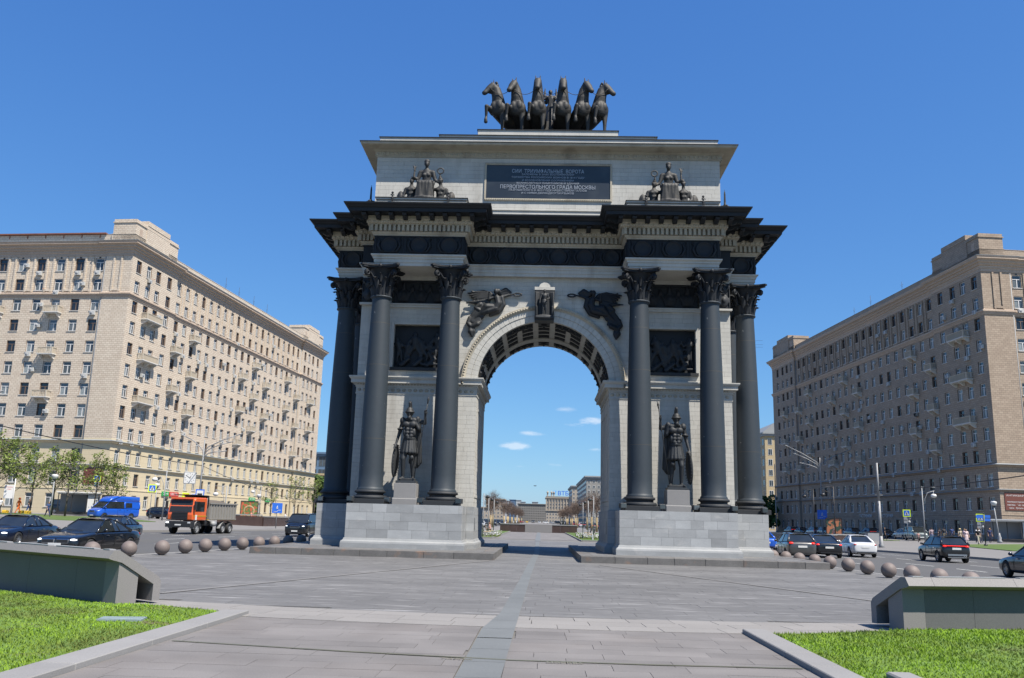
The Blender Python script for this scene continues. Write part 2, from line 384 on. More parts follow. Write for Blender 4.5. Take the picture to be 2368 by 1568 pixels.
# lane dashes
def lane(pts,name='lane_marking',w=.13,dash=3,gap=5.5):
    mb=MB()
    for i in range(len(pts)-1):
        a=Vector(pts[i]);b=Vector(pts[i+1]);l=(b-a).length;d=(b-a)/l;n=Vector((-d.y,d.x))*w/2; s=0
        while s<l:
            p=a+d*s;q=a+d*min(l,s+dash); mb.add([(p.x+n.x,p.y+n.y,-.04),(p.x-n.x,p.y-n.y,-.04),(q.x-n.x,q.y-n.y,-.04),(q.x+n.x,q.y+n.y,-.04)],[(0,1,2,3)]); s+=dash+gap
    return mb
lm=MB()
for off in (-3.6,-7.2,-10.8,-14.4):
    f=lambda P,o:[(x-o*(1 if x<0 else -1)*(1 if P is RO else 1),y) for x,y in P]
    for P,s in ((RO,1),(RR,-1)):
        q=lane([(x-s*off,y) for x,y in P[:-1]]+[(P[-2][0]-s*off,320)]); lm.add(q.v,q.f)
struct('lane_markings',lm,m_paint)
# ---- plaza island
PL=[(-17.6,-24),(-17.3,-12),(-15.9,-3),(-15.2,5),(-14.6,14),(-12.6,32),(-11.5,45),(-11.2,120),(-11.2,900)]
PR=[(14.9,-24),(14.6,-12),(14.2,-3),(13.8,5),(13.4,14),(12.2,32),(11.6,45),(11.4,120),(11.4,900)]
g=MB(); poly=[(-17.6,-60)]+PL+list(reversed(PR))+[(14.9,-60)]
g.prism([(x,y) for x,y in reversed(poly)],-.3,-.022); plaza=struct('plaza',g,m_joint)
kb=MB(); kb.sweep(PL,[(-.0,-.1),(0,.004),(-.3,.006),(-.3,-.03)],closed=False,side=-1); kb.sweep(PR,[(0,-.1),(0,.004),(-.3,.006),(-.3,-.03)],closed=False,side=1)
struct('kerb',kb,m_kerb)
def lim(P,y):
    for i in range(len(P)-1):
        if P[i][1]<=y<=P[i+1][1]: t=(y-P[i][1])/(P[i+1][1]-P[i][1]); return P[i][0]+(P[i+1][0]-P[i][0])*t
    return P[0][0]
slabs=[]
y=-28.2; row=0
while y<42:
    d=.62 if row%3 else .48; xl=lim(PL,y+d/2)+.32; xr=lim(PR,y+d/2)-.32; x=xl-random.random()*1.0
    while x<xr:
        w=random.choice((.9,1.2,1.5,1.05)); a=max(x,xl); b=min(x+w,xr)
        far=max(math.hypot(a,y-YM),math.hypot(b,y-YM))
        if b-a>.08 and far<31.7 and y>-27.4: slabs.append((a,b,y,y+d))
        x+=w
    y+=d; row+=1
def slabset(lst,mat,name,parent,nobj,z=0,j=.0032,jit=.0018,org=(0,-43.9)):
    lst=sorted(lst,key=lambda q:math.hypot((q[0]+q[1])/2-org[0],q[2]-org[1]))
    st=MB()
    for i,(a,b,c_,d) in enumerate(lst):
        zz=z+random.uniform(-jit,jit); m=MB() if i<nobj else st
        m.box(a+j,b-j,c_+j,d-j,zz-.03,zz,skip='b')
        if i<nobj: m.build(name,mat,parent)
    if st.f: st.build(name,mat,parent,kind='stuff')
slabset(slabs,m_slate,'paving_slab',plaza,200)
# foreground pink paving
pk=[]; y=-50; row=0
while y<-28.0:
    d=.46; x=-5.24-random.random()
    while x<3.5:
        w=random.choice((.95,1.2,1.4,.8)); a=max(x,-5.24); b=min(x+w,3.5)
        for (p,q) in ([(a,b)] if b<-.99+.002*0 or a>-.42 else [(a,min(b,-.97)),(max(a,-.42),b)]):
            if q-p>.07 and min(math.hypot(p,y+d-YM),math.hypot(q,y+d-YM))>32.7: pk.append((p,q,y,y+d))
        x+=w
    y+=d; row+=1
pk=[q for q in pk if q[2]>-36.5]
slabset(pk,m_pink,'paving_slab',plaza,290)
g=MB(); g.box(-5.24,3.5,-60,-36.5,-.03,-.002,skip='b'); g.build('paving_slab',m_pink,plaza,kind='stuff')
# curved light band
bd=MB()
for r0,r1,dth in ((31.45,32.05,1.7),(32.05,32.65,1.7),(32.65,33.25,1.7)):
    a=R(244)+random.random()*.02
    while a<R(297):
        b=a+R(dth)*random.uniform(.7,1.1); g=.006/r0
        pts=[(r0+.005,a+g),(r1-.005,a+g),(r1-.005,b-g),(r0+.005,b-g)]; z=.008+random.uniform(-.001,.002)
        vs=[(r*math.cos(t),YM+r*math.sin(t),z) for r,t in pts]+[(r*math.cos(t),YM+r*math.sin(t),z-.03) for r,t in pts]
        bd.add(vs,[(0,1,2,3),(0,4,5,1),(1,5,6,2),(2,6,7,3),(3,7,4,0)])
        a=b
bd.build('paving_band',m_band,plaza,kind='stuff')
# centre strip, built slab by slab
cs=[(-.72,-60,.53),(-.69,-33.3,.53),(-.665,-28.7,.55),(-.56,-26.2,.38),(-.42,-14,.3),(-.30,-3,.3),(-.16,5.8,.3),(-.18,20,.3),(-.2,34,.3)]
st=MB()
for i in range(len(cs)-1):
    (x0,y0,w0),(x1,y1,w1)=cs[i],cs[i+1]; n=max(1,round((y1-y0)/1.1))
    for k in range(n):
        t0,t1=k/n,(k+1)/n; ya=y0+(y1-y0)*t0+.006; yb=y0+(y1-y0)*t1-.006; xa=x0+(x1-x0)*t0; xb=x0+(x1-x0)*t1; wa=w0+(w1-w0)*t0; wb=w0+(w1-w0)*t1
        z=.013 if yb>-29.2 else .006
        st.add([(xa-wa/2,ya,z),(xa+wa/2,ya,z),(xb+wb/2,yb,z),(xb-wb/2,yb,z)],[(0,1,2,3)])
st.build('centre_strip',m_strip,plaza,kind='stuff')
# two diagonal inlaid bands
m_inlay=M('inlay_paving',(.185,.18,.174),.75,var=.15,scale=1,fine=.12,fscale=30,bump=.1)
for nm,a,b in (('l',(-8.4,-24.2),(-2.2,-4.2)),('r',(9.5,-22.5),(2.6,-5.5)),('l',(-8,13),(7.5,5.5)),('r',(8.,14),(-7.,4.5))):
    mb=MB(); A=Vector(a);B=Vector(b);d=(B-A).normalized();n=Vector((-d.y,d.x))*.11
    mb.add([(*(A+n),.0115),(*(A-n),.0115),(*(B-n),.0115),(*(B+n),.0115)],[(0,1,2,3)]); mb.build('inlaid_band',m_inlay,plaza)
# brass strip across the walk
mb=MB(); pts=[(-5.15,-31.2),(-3.9,-31.42),(-2.57,-31.66),(-.33,-31.94),(1.5,-31.95),(3.45,-31.85)]
mb.sweep(pts,[(-.035,.0085),(.035,.0085)],closed=False)
m_brass=M('tarnished_brass',(.17,.17,.12),.5,.3,var=.2,scale=3); strip=mb.build('metal_strip',m_brass,plaza)
m_brasslet=M('brass_letters',(.45,.42,.30),.4,.5)
text('ПАРИЖ',.11,m_brasslet,plaza,(-1.05,-32.02,.0125),(0,0,R(-6)),.001)
text('МОСКВА',.11,m_brasslet,plaza,(.35,-32.06,.0125),(0,0,R(0)),.001)
# promenade beyond the arch: pink paving, light cross bands
pv=[]; y=42; 
while y<92:
    x=-4.4
    while x<3.7: pv.append((x,min(x+1.35,3.75),y,y+.95)); x+=1.35
    y+=.95
slabset(pv,m_pink,'paving_slab',plaza,0,jit=.002)
for y in (50.3,70.0,88,36.4):
    mb=MB(); mb.box(-4.5 if y>40 else -12,3.8 if y>40 else 12,y-.4,y+.4,-.03,.008,skip='b'); mb.build('cross_band',m_band,plaza)
mb=MB(); mb.box(-.45,.05,36,94,-.02,.012,skip='b'); mb.build('centre_strip',m_strip,plaza)
# promenade lawns and median
g=MB()
g.prism([(-11,42),(-4.7,42),(-4.7,100),(-11,100)],-.05,.09); g.prism([(3.95,39.5),(11,39.5),(11,100),(3.95,100)],-.05,.09); struct('lawn',g,m_lawn)
g=MB(); g.box(-11,11,100.01,900,-.05,.085); struct('median',g,m_pave)
kb=MB()
for x in (-4.7,3.85): kb.box(x,x+.1,39.5 if x>0 else 42,96,-.05,.11)
kb.box(-11,-4.7,41.85,41.998,-.05,.12); kb.box(3.95,11,39.35,39.498,-.05,.12); struct('kerb',kb,m_kerb)
# foreground kerbs
for nm,x0,x1,y1,lab in (('l',-5.70,-5.245,-27.65,'wide'),('r',3.505,3.90,-28.15,'wide')):
    mb=MB(); y=y1
    while y>-46:
        l=random.choice((1.5,2.0,1.2)); m=MB(); m.bev(x0,x1,y-l+.006,y,-.05,.075,.012); m.build('kerb_stone',m_kerb,plaza); y-=l
# foreground turf: base sheets and grass blades
def turf(poly,n,seed,clump):
    mb=MB(); mb.prism(poly,-.05,.045); struct('turf_bed',mb,m_soil)
    r=np.random.default_rng(seed); xs=[p[0] for p in poly]; ys=[p[1] for p in poly]
    P=np.column_stack([r.uniform(min(xs),max(xs),n*3),r.uniform(min(ys),max(ys),n*3)])
    def inside(P):
        c=np.zeros(len(P),bool); q=poly
        for i in range(len(q)):
            x0,y0=q[i];x1,y1=q[i-1]; cond=((y0>P[:,1])!=(y1>P[:,1])); xx=(x1-x0)*(P[:,1]-y0)/((y1-y0) if y1!=y0 else 1e-9)+x0; c^=cond&(P[:,0]<xx)
        return c
    P=P[inside(P)]; d=np.hypot(P[:,0],P[:,1]+43.9); keep=r.random(len(P))<np.clip((13/d)**1.6,.12,1); P=P[keep][:n]
    n=len(P); dry=np.array([noise.noise(Vector((x*.55,y*.55,seed))) for x,y in P]); 
    h=(.015+.028*r.random(n))*(1-.3*(dry>.12))*clump; w=.002+.002*r.random(n)+.0004*np.hypot(P[:,0],P[:,1]+43.9); a=r.uniform(0,2*PI,n); lean=r.uniform(-.04,.04,(n,2))
    V=np.empty((n,3,3)); V[:,0,0]=P[:,0]-np.cos(a)*w; V[:,0,1]=P[:,1]-np.sin(a)*w; V[:,1,0]=P[:,0]+np.cos(a)*w; V[:,1,1]=P[:,1]+np.sin(a)*w; V[:,:2,2]=.04
    V[:,2,0]=P[:,0]+lean[:,0]; V[:,2,1]=P[:,1]+lean[:,1]; V[:,2,2]=.045+h
    me=bpy.data.meshes.new('grass'); me.vertices.add(n*3); me.vertices.foreach_set('co',V.ravel()); me.loops.add(n*3); me.loops.foreach_set('vertex_index',np.arange(n*3)); me.polygons.add(n); me.polygons.foreach_set('loop_start',np.arange(n)*3)
    me.materials.append(m_grass); me.update(calc_edges=True)
    at=me.attributes.new('tint','FLOAT','FACE'); at.data.foreach_set('value',r.random(n)); me.validate()
    o=obj('grass',me,kind='stuff'); return o
GL=[(-5.71,-46),(-5.71,-27.75),(-6.3,-27.4),(-7.6,-26.9),(-8.2,-26.95),(-11.6,-24.97),(-15.5,-22.7),(-24,-22.7),(-24,-46)]
GR=[(3.91,-46),(3.91,-28.5),(4.6,-28.3),(6.2,-27.5),(6.75,-27.15),(9.3,-26.55),(14,-25.3),(22,-25.3),(22,-46)]
tag(turf(GL,300000,3,1.0),'fresh green grass with dry patches in front of the left granite parapet','grass')
tag(turf(GR,300000,5,1.35),'thick bright green grass in front of the right granite parapet','grass')
mb=MB(); mb.bev(4.22,4.52,-33.4,-32.62,0,.12,.02); tag(mb.build('granite_block',m_kerb),'low granite block at the bottom edge beside the right lawn','stone block')
mb=MB(); mb.box(-.34,.34,-.22,.22,-.03,.0); mb.box(-.30,.30,-.18,.18,.0,.004)
tag(mb.build('utility_cover',M('weathered_cover',(.22,.28,.29),.6,var=.3,scale=4),loc=(-6.75,-29.4,.075),rz=.2),'weathered blue grey utility cover sunk in the left grass','cover')
# granite parapets
def parapet(end,dirang,Lw,ms,label,top=1.06):
    """folded stone visor on a thick wall: it overhangs the camera side and slopes down to the plaza behind; the end shows its section"""
    t=thing('granite_parapet',label,'parapet',(end[0],end[1],0),dirang); k=top-1.06
    sec=[(-.16,1.03+k),(-.04,1.03+k),(.84,.52),(.90,.44),(.90,.06),(.74,.06),(.74,.38),(.03,.80+k),(-.20,.86+k),(-.255,.885+k)]
    c=MB(); x=-Lw
    while x<-.05:
        l=min(1.75,.04-x); l=.04-x if .04-x-l<.5 else l
        m=MB(); m.prism([(y*ms,z) for y,z in sec],x+.003,x+l-.003,axis='x'); m.build('cap_stone',m_parapet,t)
        f=MB(); f.box(x+.16,x+l-.16,-.165*ms,-.035*ms,1.0305+k,1.048+k); f.build('metal_flashing',m_gray,t); x+=l
    x=-Lw
    while x<-.4:
        l=min(1.9,-.46-x); l=-.46-x if -.46-x-l<.6 else l
        m=MB(); m.prism([(.006*ms,-.1),(.006*ms,.80+k),(.40*ms,.575+k*.5),(.40*ms,-.1)],x+.003,x+l-.003,axis='x'); m.build('wall_slab',m_parapetpol,t); x+=l
        if x>-.5: break
    e=MB(); e.prism([(0,-.1),(0,.81+k),(.42*ms,.565+k*.5),(.42*ms,-.1)],-.455,0,axis='x'); e.build('end_pillar',m_parapet,t)
    return t
parapet((-8.02,-27.03),math.atan2(-.55,.835),11,1,'grey granite parapet with folded cap on the left of the walk')
parapet((6.63,-27.21),math.atan2(-.25,-.968),11,-1,'grey granite parapet with folded cap on the right of the walk',1.0)
# ================================================================== TRIUMPHAL ARCH
arch=thing('triumphal_arch','grey stone triumphal arch with black iron columns and six horses on top','arch',(0,0,0))
nblk={'n':0}
def blocks(p0,dr,length,z0,z1,ch,bl,depth,mat,name,holes=(),clip=None,nobj=0,st=None,joint=.005,vary=.35,inset=.0):
    """stone blocks along a wall line: p0 start, dr unit direction; outward normal is right of dr"""
    nx,ny=dr[1],-dr[0]; rows=max(1,round((z1-z0)/ch)); chh=(z1-z0)/rows
    for r in range(rows):
        za=z0+r*chh; zb=za+chh; s=-random.random()*bl*.5
        while s<length:
            l=bl*random.uniform(1-vary,1+vary); a=max(s,0); b=min(s+l,length); s+=l
            if b-a<.04: continue
            segs=[(a,b)]
            for (hx0,hx1,hz0,hz1) in holes:
                if za<hz1-.02 and zb>hz0+.02:
                    ns=[]
                    for (u,v) in segs:
                        if u<hx0<v: ns.append((u,hx0))
                        if u<hx1<v: ns.append((hx1,v))
                        if v<=hx0 or u>=hx1: ns.append((u,v))
                    segs=ns
            if clip:
                ns=[]
                for (u,v) in segs: ns+=clip(u,v,za,zb)
                segs=ns
            for (u,v) in segs:
                if v-u<.04: continue
                u2,v2=u+joint,v-joint; q=[(p0[0]+dr[0]*w-nx*dd,p0[1]+dr[1]*w-ny*dd) for w,dd in ((u2,0),(v2,0),(v2,depth),(u2,depth))]
                m=MB() if nblk['n']<nobj else st
                pr=random.uniform(0,.004); q[0]=(q[0][0]+nx*pr,q[0][1]+ny*pr); q[1]=(q[1][0]+nx*pr,q[1][1]+ny*pr)
                area=[(x,y,za+joint) for x,y in q]+[(x,y,zb-joint) for x,y in q]
                m.add(area,[(0,1,5,4),(1,2,6,5),(3,0,4,7),(4,5,6,7),(3,2,1,0)])
                if m is not st: m.build(name,mat,arch); nblk['n']+=1
# platforms
for s,x0,x1 in ((-1,-13.2,-2.05),(1,1.85,12.9)):
    mb=MB(); mb.box(x0+.03,x1-.03,-3.67,13.2,-.02,.27); mb.build('platform',m_joint,arch)
    x=x0
    while x<x1-.01:
        l=min(random.uniform(1.1,1.7),x1-x); l=x1-x if x1-x-l<.4 else l
        m=MB(); m.bev(x+.005,x+l-.005,-3.7,-2.9,-.02,.30,.015); m.build('step_stone',m_redgranite,arch); x+=l
    xi=x1 if s<0 else x0; y=-2.9
    for side_x in (x0,x1):
        y=-2.895; m=MB()
        while y<13: l=1.4; m.box(side_x-(.0 if side_x==x0 else .6),side_x+(.6 if side_x==x0 else 0),y+.005,y+l-.005,-.02,.30); y+=l
        m.build('step_stone',m_redgranite,arch,kind='stuff')
    m=MB(); y=-2.89
    while y<13:
        x=x0+.61
        while x<x1-.62: m.box(x+.004,min(x+.62,x1-.61)-.004,y+.004,y+.312,.26,.295+random.uniform(0,.003),skip='b'); x+=.62
        y+=.316
    m.build('platform_paving',m_slate,arch,kind='stuff')
# granite pedestals
PO=[(3.8,-1.15),(9.45,-1.15),(9.45,1.65),(11.62,1.65),(11.62,7.95),(9.45,7.95),(9.45,10.75),(3.8,10.75),(3.8,8.25),(3.42,8.25),(3.42,1.35),(3.8,1.35)]
stg=MB()
for s in (-1,1):
    P=[(x*s,y) for x,y in PO]
    if s<0: P=P[::-1]
    core=MB(); core.sweep(P,[(-.03,.25),(-.03,2.38)]); k=len(P); core.prism([(x,y) for x,y in P],2.30,2.345)
    core.build('pedestal_core',m_joint,arch)
    bp=MB(); bp.sweep(P,[(.17,.28),(.17,.52),(.15,.60),(.07,.66),(.03,.76),(.0,.765),(-.02,.765)]); bp.build('pedestal_plinth',m_granite,arch)
    for i in range(len(P)):
        a=Vector(P[i]);b=Vector(P[(i+1)%len(P)]); d=(b-a);l=d.length;d.normalize()
        vis=(d.x>.5 and a.y<3) or (abs(d.y)>.5 and l<3)
        front=abs(d.x)>.5
        o=0 if front else .05
        blocks((a.x+d.x*o,a.y+d.y*o),(d.x,d.y),l-2*o,.766,2.40,.405,.95 if front else .8,.05,m_granite,'granite_block',nobj=150 if vis else 0,st=stg,joint=.0035,vary=.4)
stg.build('granite_block',m_granite,arch,kind='stuff')
# core of piers and vault
A=[]; zc_=8.73
core=MB(); poly=[(-9.88,2.3),(-9.88,14.66),(9.88,14.66),(9.88,2.3),(3.52,2.3)]+[(3.52*math.cos(t),zc_+3.52*math.sin(t)) for t in np.linspace(0,PI,33)]+[(-3.52,2.3)]
core.prism(poly,1.86,7.74,axis='y'); core.build('core_masonry',m_stone,arch)
# front and back wall skin
stw=MB(); nblk['n']=0
holes=[(x0+9.9,x1+9.9,z0,z1) for x0,x1,z0,z1 in [(-8.05,-5.35,9.62,11.95),(5.35,8.05,9.62,11.95),(-8.3,-5.25,13.08,14.4),(5.25,8.3,13.08,14.4)]]
def clipF(u,v,za,zb):
    r=[];x0,x1=u-9.9,v-9.9; lo=max(za-zc_,0)
    xl=math.sqrt(max(0,4.2**2-lo*lo)) if za>=zc_-.3 else 3.5
    if zb<=zc_: xl=3.5
    for a,b in ((x0,min(x1,-xl)),(max(x0,xl),x1)):
        if b-a>.04: r.append((a+9.9,b+9.9))
    return r
blocks((-9.9,1.5),(1,0),19.8,2.40,14.66,.235,.66,.36,m_stone,'stone_block',holes=holes,clip=clipF,nobj=300,st=stw,joint=.003)
blocks((9.9,8.1),(-1,0),19.8,2.40,14.66,.47,1.3,.36,m_stone,'stone_block',holes=holes,clip=clipF,st=stw)
for x,dr,y0 in ((3.5,(0,-1),7.74),(-3.5,(0,1),1.86)): blocks((x,y0),dr,5.88,2.40,8.73,.235,.66,.02,m_stone,'stone_block',st=stw)
for x,dr,y0 in ((9.9,(0,1),1.86),(-9.9,(0,-1),7.74)): blocks((x,y0),dr,5.88,2.40,14.66,.235,.66,.02,m_stone,'stone_block',st=stw)
stw.build('stone_block',m_stone,arch,kind='stuff')
# vault lining between front and back skins
mb=MB(); n=48; vs=[];fs=[]
for i in range(n+1):
    t=PI*i/n
    for y in (1.5,8.1): vs.append((3.5*math.cos(t),y,zc_+3.5*math.sin(t)))
for i in range(n): fs.append((2*i,2*i+2,2*i+3,2*i+1))
mb.add(vs,fs,smooth=True); mb.build('vault',m_stone,arch)
def arcplate(t0,t1,y0,y1,r,th,n=4):
    m=MB(); vs=[];fs=[]
    for i in range(n+1):
        t=t0+(t1-t0)*i/n
        for rr,y in ((r,y0),(r,y1),(r-th,y1),(r-th,y0)): vs.append((rr*math.cos(t),y,zc_+rr*math.sin(t)))
    for i in range(n):
        for k in range(4): fs.append((i*4+k,(i+1)*4+k,(i+1)*4+(k+1)%4,i*4+(k+1)%4))
    fs+= [(0,1,2,3),(n*4+3,n*4+2,n*4+1,n*4)]
    m.add(vs,fs); return m
def coffer(t0,t1,y0,y1,big):
    m=arcplate(t0,t1,y0,y1,3.495,.02); 
    q=arcplate(t0,t1,y0,y0+.05,3.49,.05);m.add(q.v,q.f);q=arcplate(t0,t1,y1-.05,y1,3.49,.05);m.add(q.v,q.f)
    nn=max(1,round((t1-t0)*3.4/(.42 if big else .3)))
    for k in range(nn):
        t=t0+(t1-t0)*(k+.5)/nn; c=(3.45*math.cos(t),(y0+y1)/2,zc_+3.45*math.sin(t)); rot=Matrix.Rotation(PI/2-t,3,'Y')
        m.ell(c,(.17,(y1-y0)*.33,.09 if big else .05),8,rot=rot,k=6)
        if big:
            for s in (-1,1): m.ell((c[0],c[1]+s*.2,c[2]),(.09,.12,.12),6,rot=rot,k=5)
    return m
pit=R(15.2)
for k in range(-5,6):
    tc_=PI/2-k*pit
    for y0,y1 in ((2.86,3.36),(3.82,4.34),(4.8,5.42)): coffer(tc_-pit*.33,tc_+pit*.33,y0,y1,False).build('coffer_panel',m_blue,arch)
for y0,y1 in ((1.66,2.5),(6.8,7.55)):
    for k,w in ((0,1),(1.5,2),(3,1),(4.5,2),(-1.5,2),(-3,1),(-4.5,2)):
        tc_=PI/2-k*pit; coffer(tc_-pit*(w/2-.16),tc_+pit*(w/2-.16),y0,y1,True).build('relief_panel',m_blue,arch)
m=arcplate(R(1),R(179),5.6,6.3,3.498,.08,40); m.build('vault_rib',m_stone,arch)
# archivolt with voussoirs
for y0,y1,full in ((1.36,1.52,True),(8.08,8.24,False)):
    nv=44; stv=MB()
    for i in range(nv):
        t0=PI*i/nv+.0012; t1=PI*(i+1)/nv-.0012
        m=MB() if full else stv
        for ra,rb,pr in ((3.5,3.83,0.0),(3.84,4.12,-.03)):
            vs=[]; yy=(y0+pr+random.uniform(0,.003),y1) if full else (y0,y1-pr)
            for y in yy:
                for rr,t in ((ra,t0),(rb,t0),(rb,t1),(ra,t1)): vs.append((rr*math.cos(t),y,zc_+rr*math.sin(t)))
            m.add(vs,[(0,1,2,3),(7,6,5,4),(0,4,5,1),(1,5,6,2),(2,6,7,3),(3,7,4,0)])
        if full: m.build('voussoir',m_stone,arch)
    if not full: stv.build('voussoir',m_stone,arch,kind='stuff')
mb=MB(); n=64; prof=[(4.12,1.5),(4.12,1.30),(4.19,1.27),(4.24,1.24),(4.33,1.24),(4.36,1.28),(4.36,1.52)]; vs=[];fs=[]
for i in range(n+1):
    t=PI*i/n
    for r,y in prof: vs.append((r*math.cos(t),y,zc_+r*math.sin(t)))
k=len(prof)
for i in range(n):
    for j in range(k-1): fs.append((i*k+j,(i+1)*k+j,(i+1)*k+j+1,i*k+j+1))
mb.add(vs,fs); mb.build('archivolt_moulding',m_carve,arch)
mb=MB()
for i in range(90):
    t=PI*(i+.5)/90; mb.ell((4.24*math.cos(t),1.235,zc_+4.24*math.sin(t)),(.055,.035,.055),6,k=4)
for i in range(120):
    t=PI*(i+.5)/120; mb.ell((3.835*math.cos(t),1.345,zc_+3.835*math.sin(t)),(.02,.02,.02),5,k=4)
mb.build('egg_ornament',m_carve,arch,kind='stuff')
# impost bands
for s in (-1,1):
    P=[(3.5*s,1.5),(9.9*s,1.5),(9.9*s,8.1),(3.5*s,8.1)]
    if s<0: P=P[::-1]
    mb=MB(); mb.sweep(P,[(0,8.15),(.03,8.15),(.03,8.22),(.015,8.24),(.015,8.5),(.05,8.52),(.05,8.6),(.09,8.62),(.09,8.70),(.26,8.72),(.26,8.9),(.31,8.94),(.36,9.02),(.36,9.08),(0,9.12)]); mb.build('impost_band',m_stone,arch)
    mb=MB()
    for i in range(4):
        a=Vector(P[i]);b=Vector(P[(i+1)%4]);d=(b-a);l=d.length;d.normalize();nn=Vector((d.y,-d.x)); 
        for j in range(int(l/.16)):
            p=a+d*(.08+j*.16)+nn*.09; mb.ell((p.x,p.y,8.66),(.045,.045,.04),5,k=4)
        for j in range(int(l/.3)):
            p=a+d*(.15+j*.3)+nn*.015; mb.ell((p.x,p.y,8.37),(.10,.10,.10) if 0 else ((.11,.03,.09) if abs(d.x)>.5 else (.03,.11,.09)),6,k=5)
    mb.build('impost_ornament',m_carve,arch,kind='stuff')
# framed recessed panels and reliefs in the piers
def relief_fig(m,x,z,h,y,lean=0,seat=False):
    m.capsule((x,y,z+h*.55),(x+lean*.1*h,y,z+h*.8),.10*h,.13*h,8); m.ell((x+lean*.14*h,y-.02,z+h*.94),(.075*h,.07*h,.09*h),8,k=6)
    for s in (-1,1):
        kx=x+s*.1*h+random.uniform(-.1,.1)*h
        m.capsule((x+s*.05*h,y,z+h*.52),(kx,y-.03,z+h*.27),.075*h,.055*h,7); m.capsule((kx,y-.03,z+h*.27),(kx+random.uniform(-.06,.06)*h,y,z+.03*h),.05*h,.035*h,7)
        ex=x+s*.2*h; ez=z+h*random.uniform(.5,.85); m.capsule((x+lean*.1*h+s*.11*h,y,z+h*.8),(ex,y-.04,ez),.045*h,.038*h,7); m.capsule((ex,y-.04,ez),(ex+s*random.uniform(-.05,.16)*h,y-.05,ez+random.uniform(-.1,.22)*h),.036*h,.028*h,7)
for s in (-1,1):
    cx=6.7*s
    mb=MB(); mb.box(cx-1.34,cx+1.34,1.80,1.86,9.62,11.94); mb.build('relief_ground',m_blue,arch)
    random.seed(40+s); mb=MB()
    for i in range(6): relief_fig(mb,cx-1.05+i*.42,9.75+random.uniform(0,.2),random.uniform(1.25,1.75),1.72,random.uniform(-1,1))
    for i in range(3): mb.capsule((cx-.9+i*.7,1.66,9.75),(cx-.5+i*.7,1.62,10.1),.16,.1,8)
    mb.capsule((cx+.2,1.62,9.8),(cx+1.15,1.55,9.82),.08,.06); mb.capsule((cx+.75,1.6,10.1),(cx+.55,1.52,10.45),.1,.07); mb.ell((cx+.8,1.56,10.5),(.1,.1,.12))
    remesh(mb,'battle_relief',m_iron,.045,arch,sm=1)
    mb=MB(); mb.box(cx-1.47,cx+1.47,1.38,1.86,9.44,9.60); mb.build('relief_sill',m_iron,arch)
    mb=MB()
    for a,b,c_,d in ((cx-1.5,cx-1.35,9.6,12.1),(cx+1.35,cx+1.5,9.6,12.1),(cx-1.345,cx+1.345,11.95,12.1)): mb.box(a,b,1.44,1.53,c_,d)
    mb.build('panel_frame',m_stone,arch)
    mb=MB(); mb.box(cx-1.52,cx+1.52,1.60,1.86,13.08,14.4); mb.box(cx-1.52,cx+1.52,1.52,1.6,13.08,13.16); mb.box(cx-1.52,cx+1.52,1.52,1.6,14.3,14.4); mb.build('relief_ground',m_blue,arch)
    mb=MB()
    for q in (-.95,0,.95):
        mb.ell((cx+q,1.56,13.6),(.34,.12,.4),12); mb.ell((cx+q,1.5,13.6),(.2,.12,.24),10)
        for t in (-1,1): mb.capsule((cx+q+t*.2,1.55,13.25),(cx+q+t*.5,1.55,14.1),.05,.07); mb.ell((cx+q+t*.48,1.52,13.95),(.11,.09,.14))
        mb.capsule((cx+q,1.55,13.95),(cx+q,1.5,14.2),.12,.1)
    remesh(mb,'armour_relief',m_blue,.04,arch,sm=1)
    mb=MB(); P=[(cx-3.1,1.5),(cx+3.1,1.5)]
    for (a,b) in ((cx-1.75,cx+1.75),): mb.box(a,b,1.38,1.53,12.88,13.0); mb.box(a-.05,b+.05,1.32,1.50,13.0,13.08)
    mb.build('relief_ledge',m_stone,arch)
    # outer narrow relief with a shield
    X=9.56*s; mb=MB(); mb.box(X-.34,X+.34,1.40,1.52,13.1,14.5); mb.build('shield_panel',m_blue,arch)
    mb=MB(); mb.ell((X,1.36,13.55),(.27,.09,.36),14); mb.ell((X,1.3,13.55),(.12,.08,.16),10)
    for t in (-1,1): mb.capsule((X+t*.3,1.36,13.2),(X+t*.3,1.36,14.35),.03,.03); mb.capsule((X+t*.05,1.34,13.95),(X+t*.25,1.3,14.3),.05,.06)
    mb.ell((X,1.34,14.15),(.13,.1,.16)); remesh(mb,'shield_relief',m_iron,.03,arch,sm=1)
    mb=MB(); mb.box(X-.42,X+.42,1.26,1.50,12.98,13.09); mb.build('relief_ledge',m_stone,arch)
    # passage side frames
    xs=3.5*s
    mb=MB()
    for a,b,c_,d in ((2.4,7.2,7.5,7.62),(2.4,7.2,2.9,3.02),(2.4,2.52,3.02,7.5),(7.08,7.2,3.02,7.5)): mb.box(xs-(.03 if s>0 else -.03),xs,a,b,c_,d)
    mb.build('passage_panel',m_stone,arch)
    mb=MB(); mb.box(xs-s*.06,xs-s*.085,2.0,2.35,1.2,1.85); mb.build('memorial_plaque',m_darkmetal,arch)
random.seed(11)
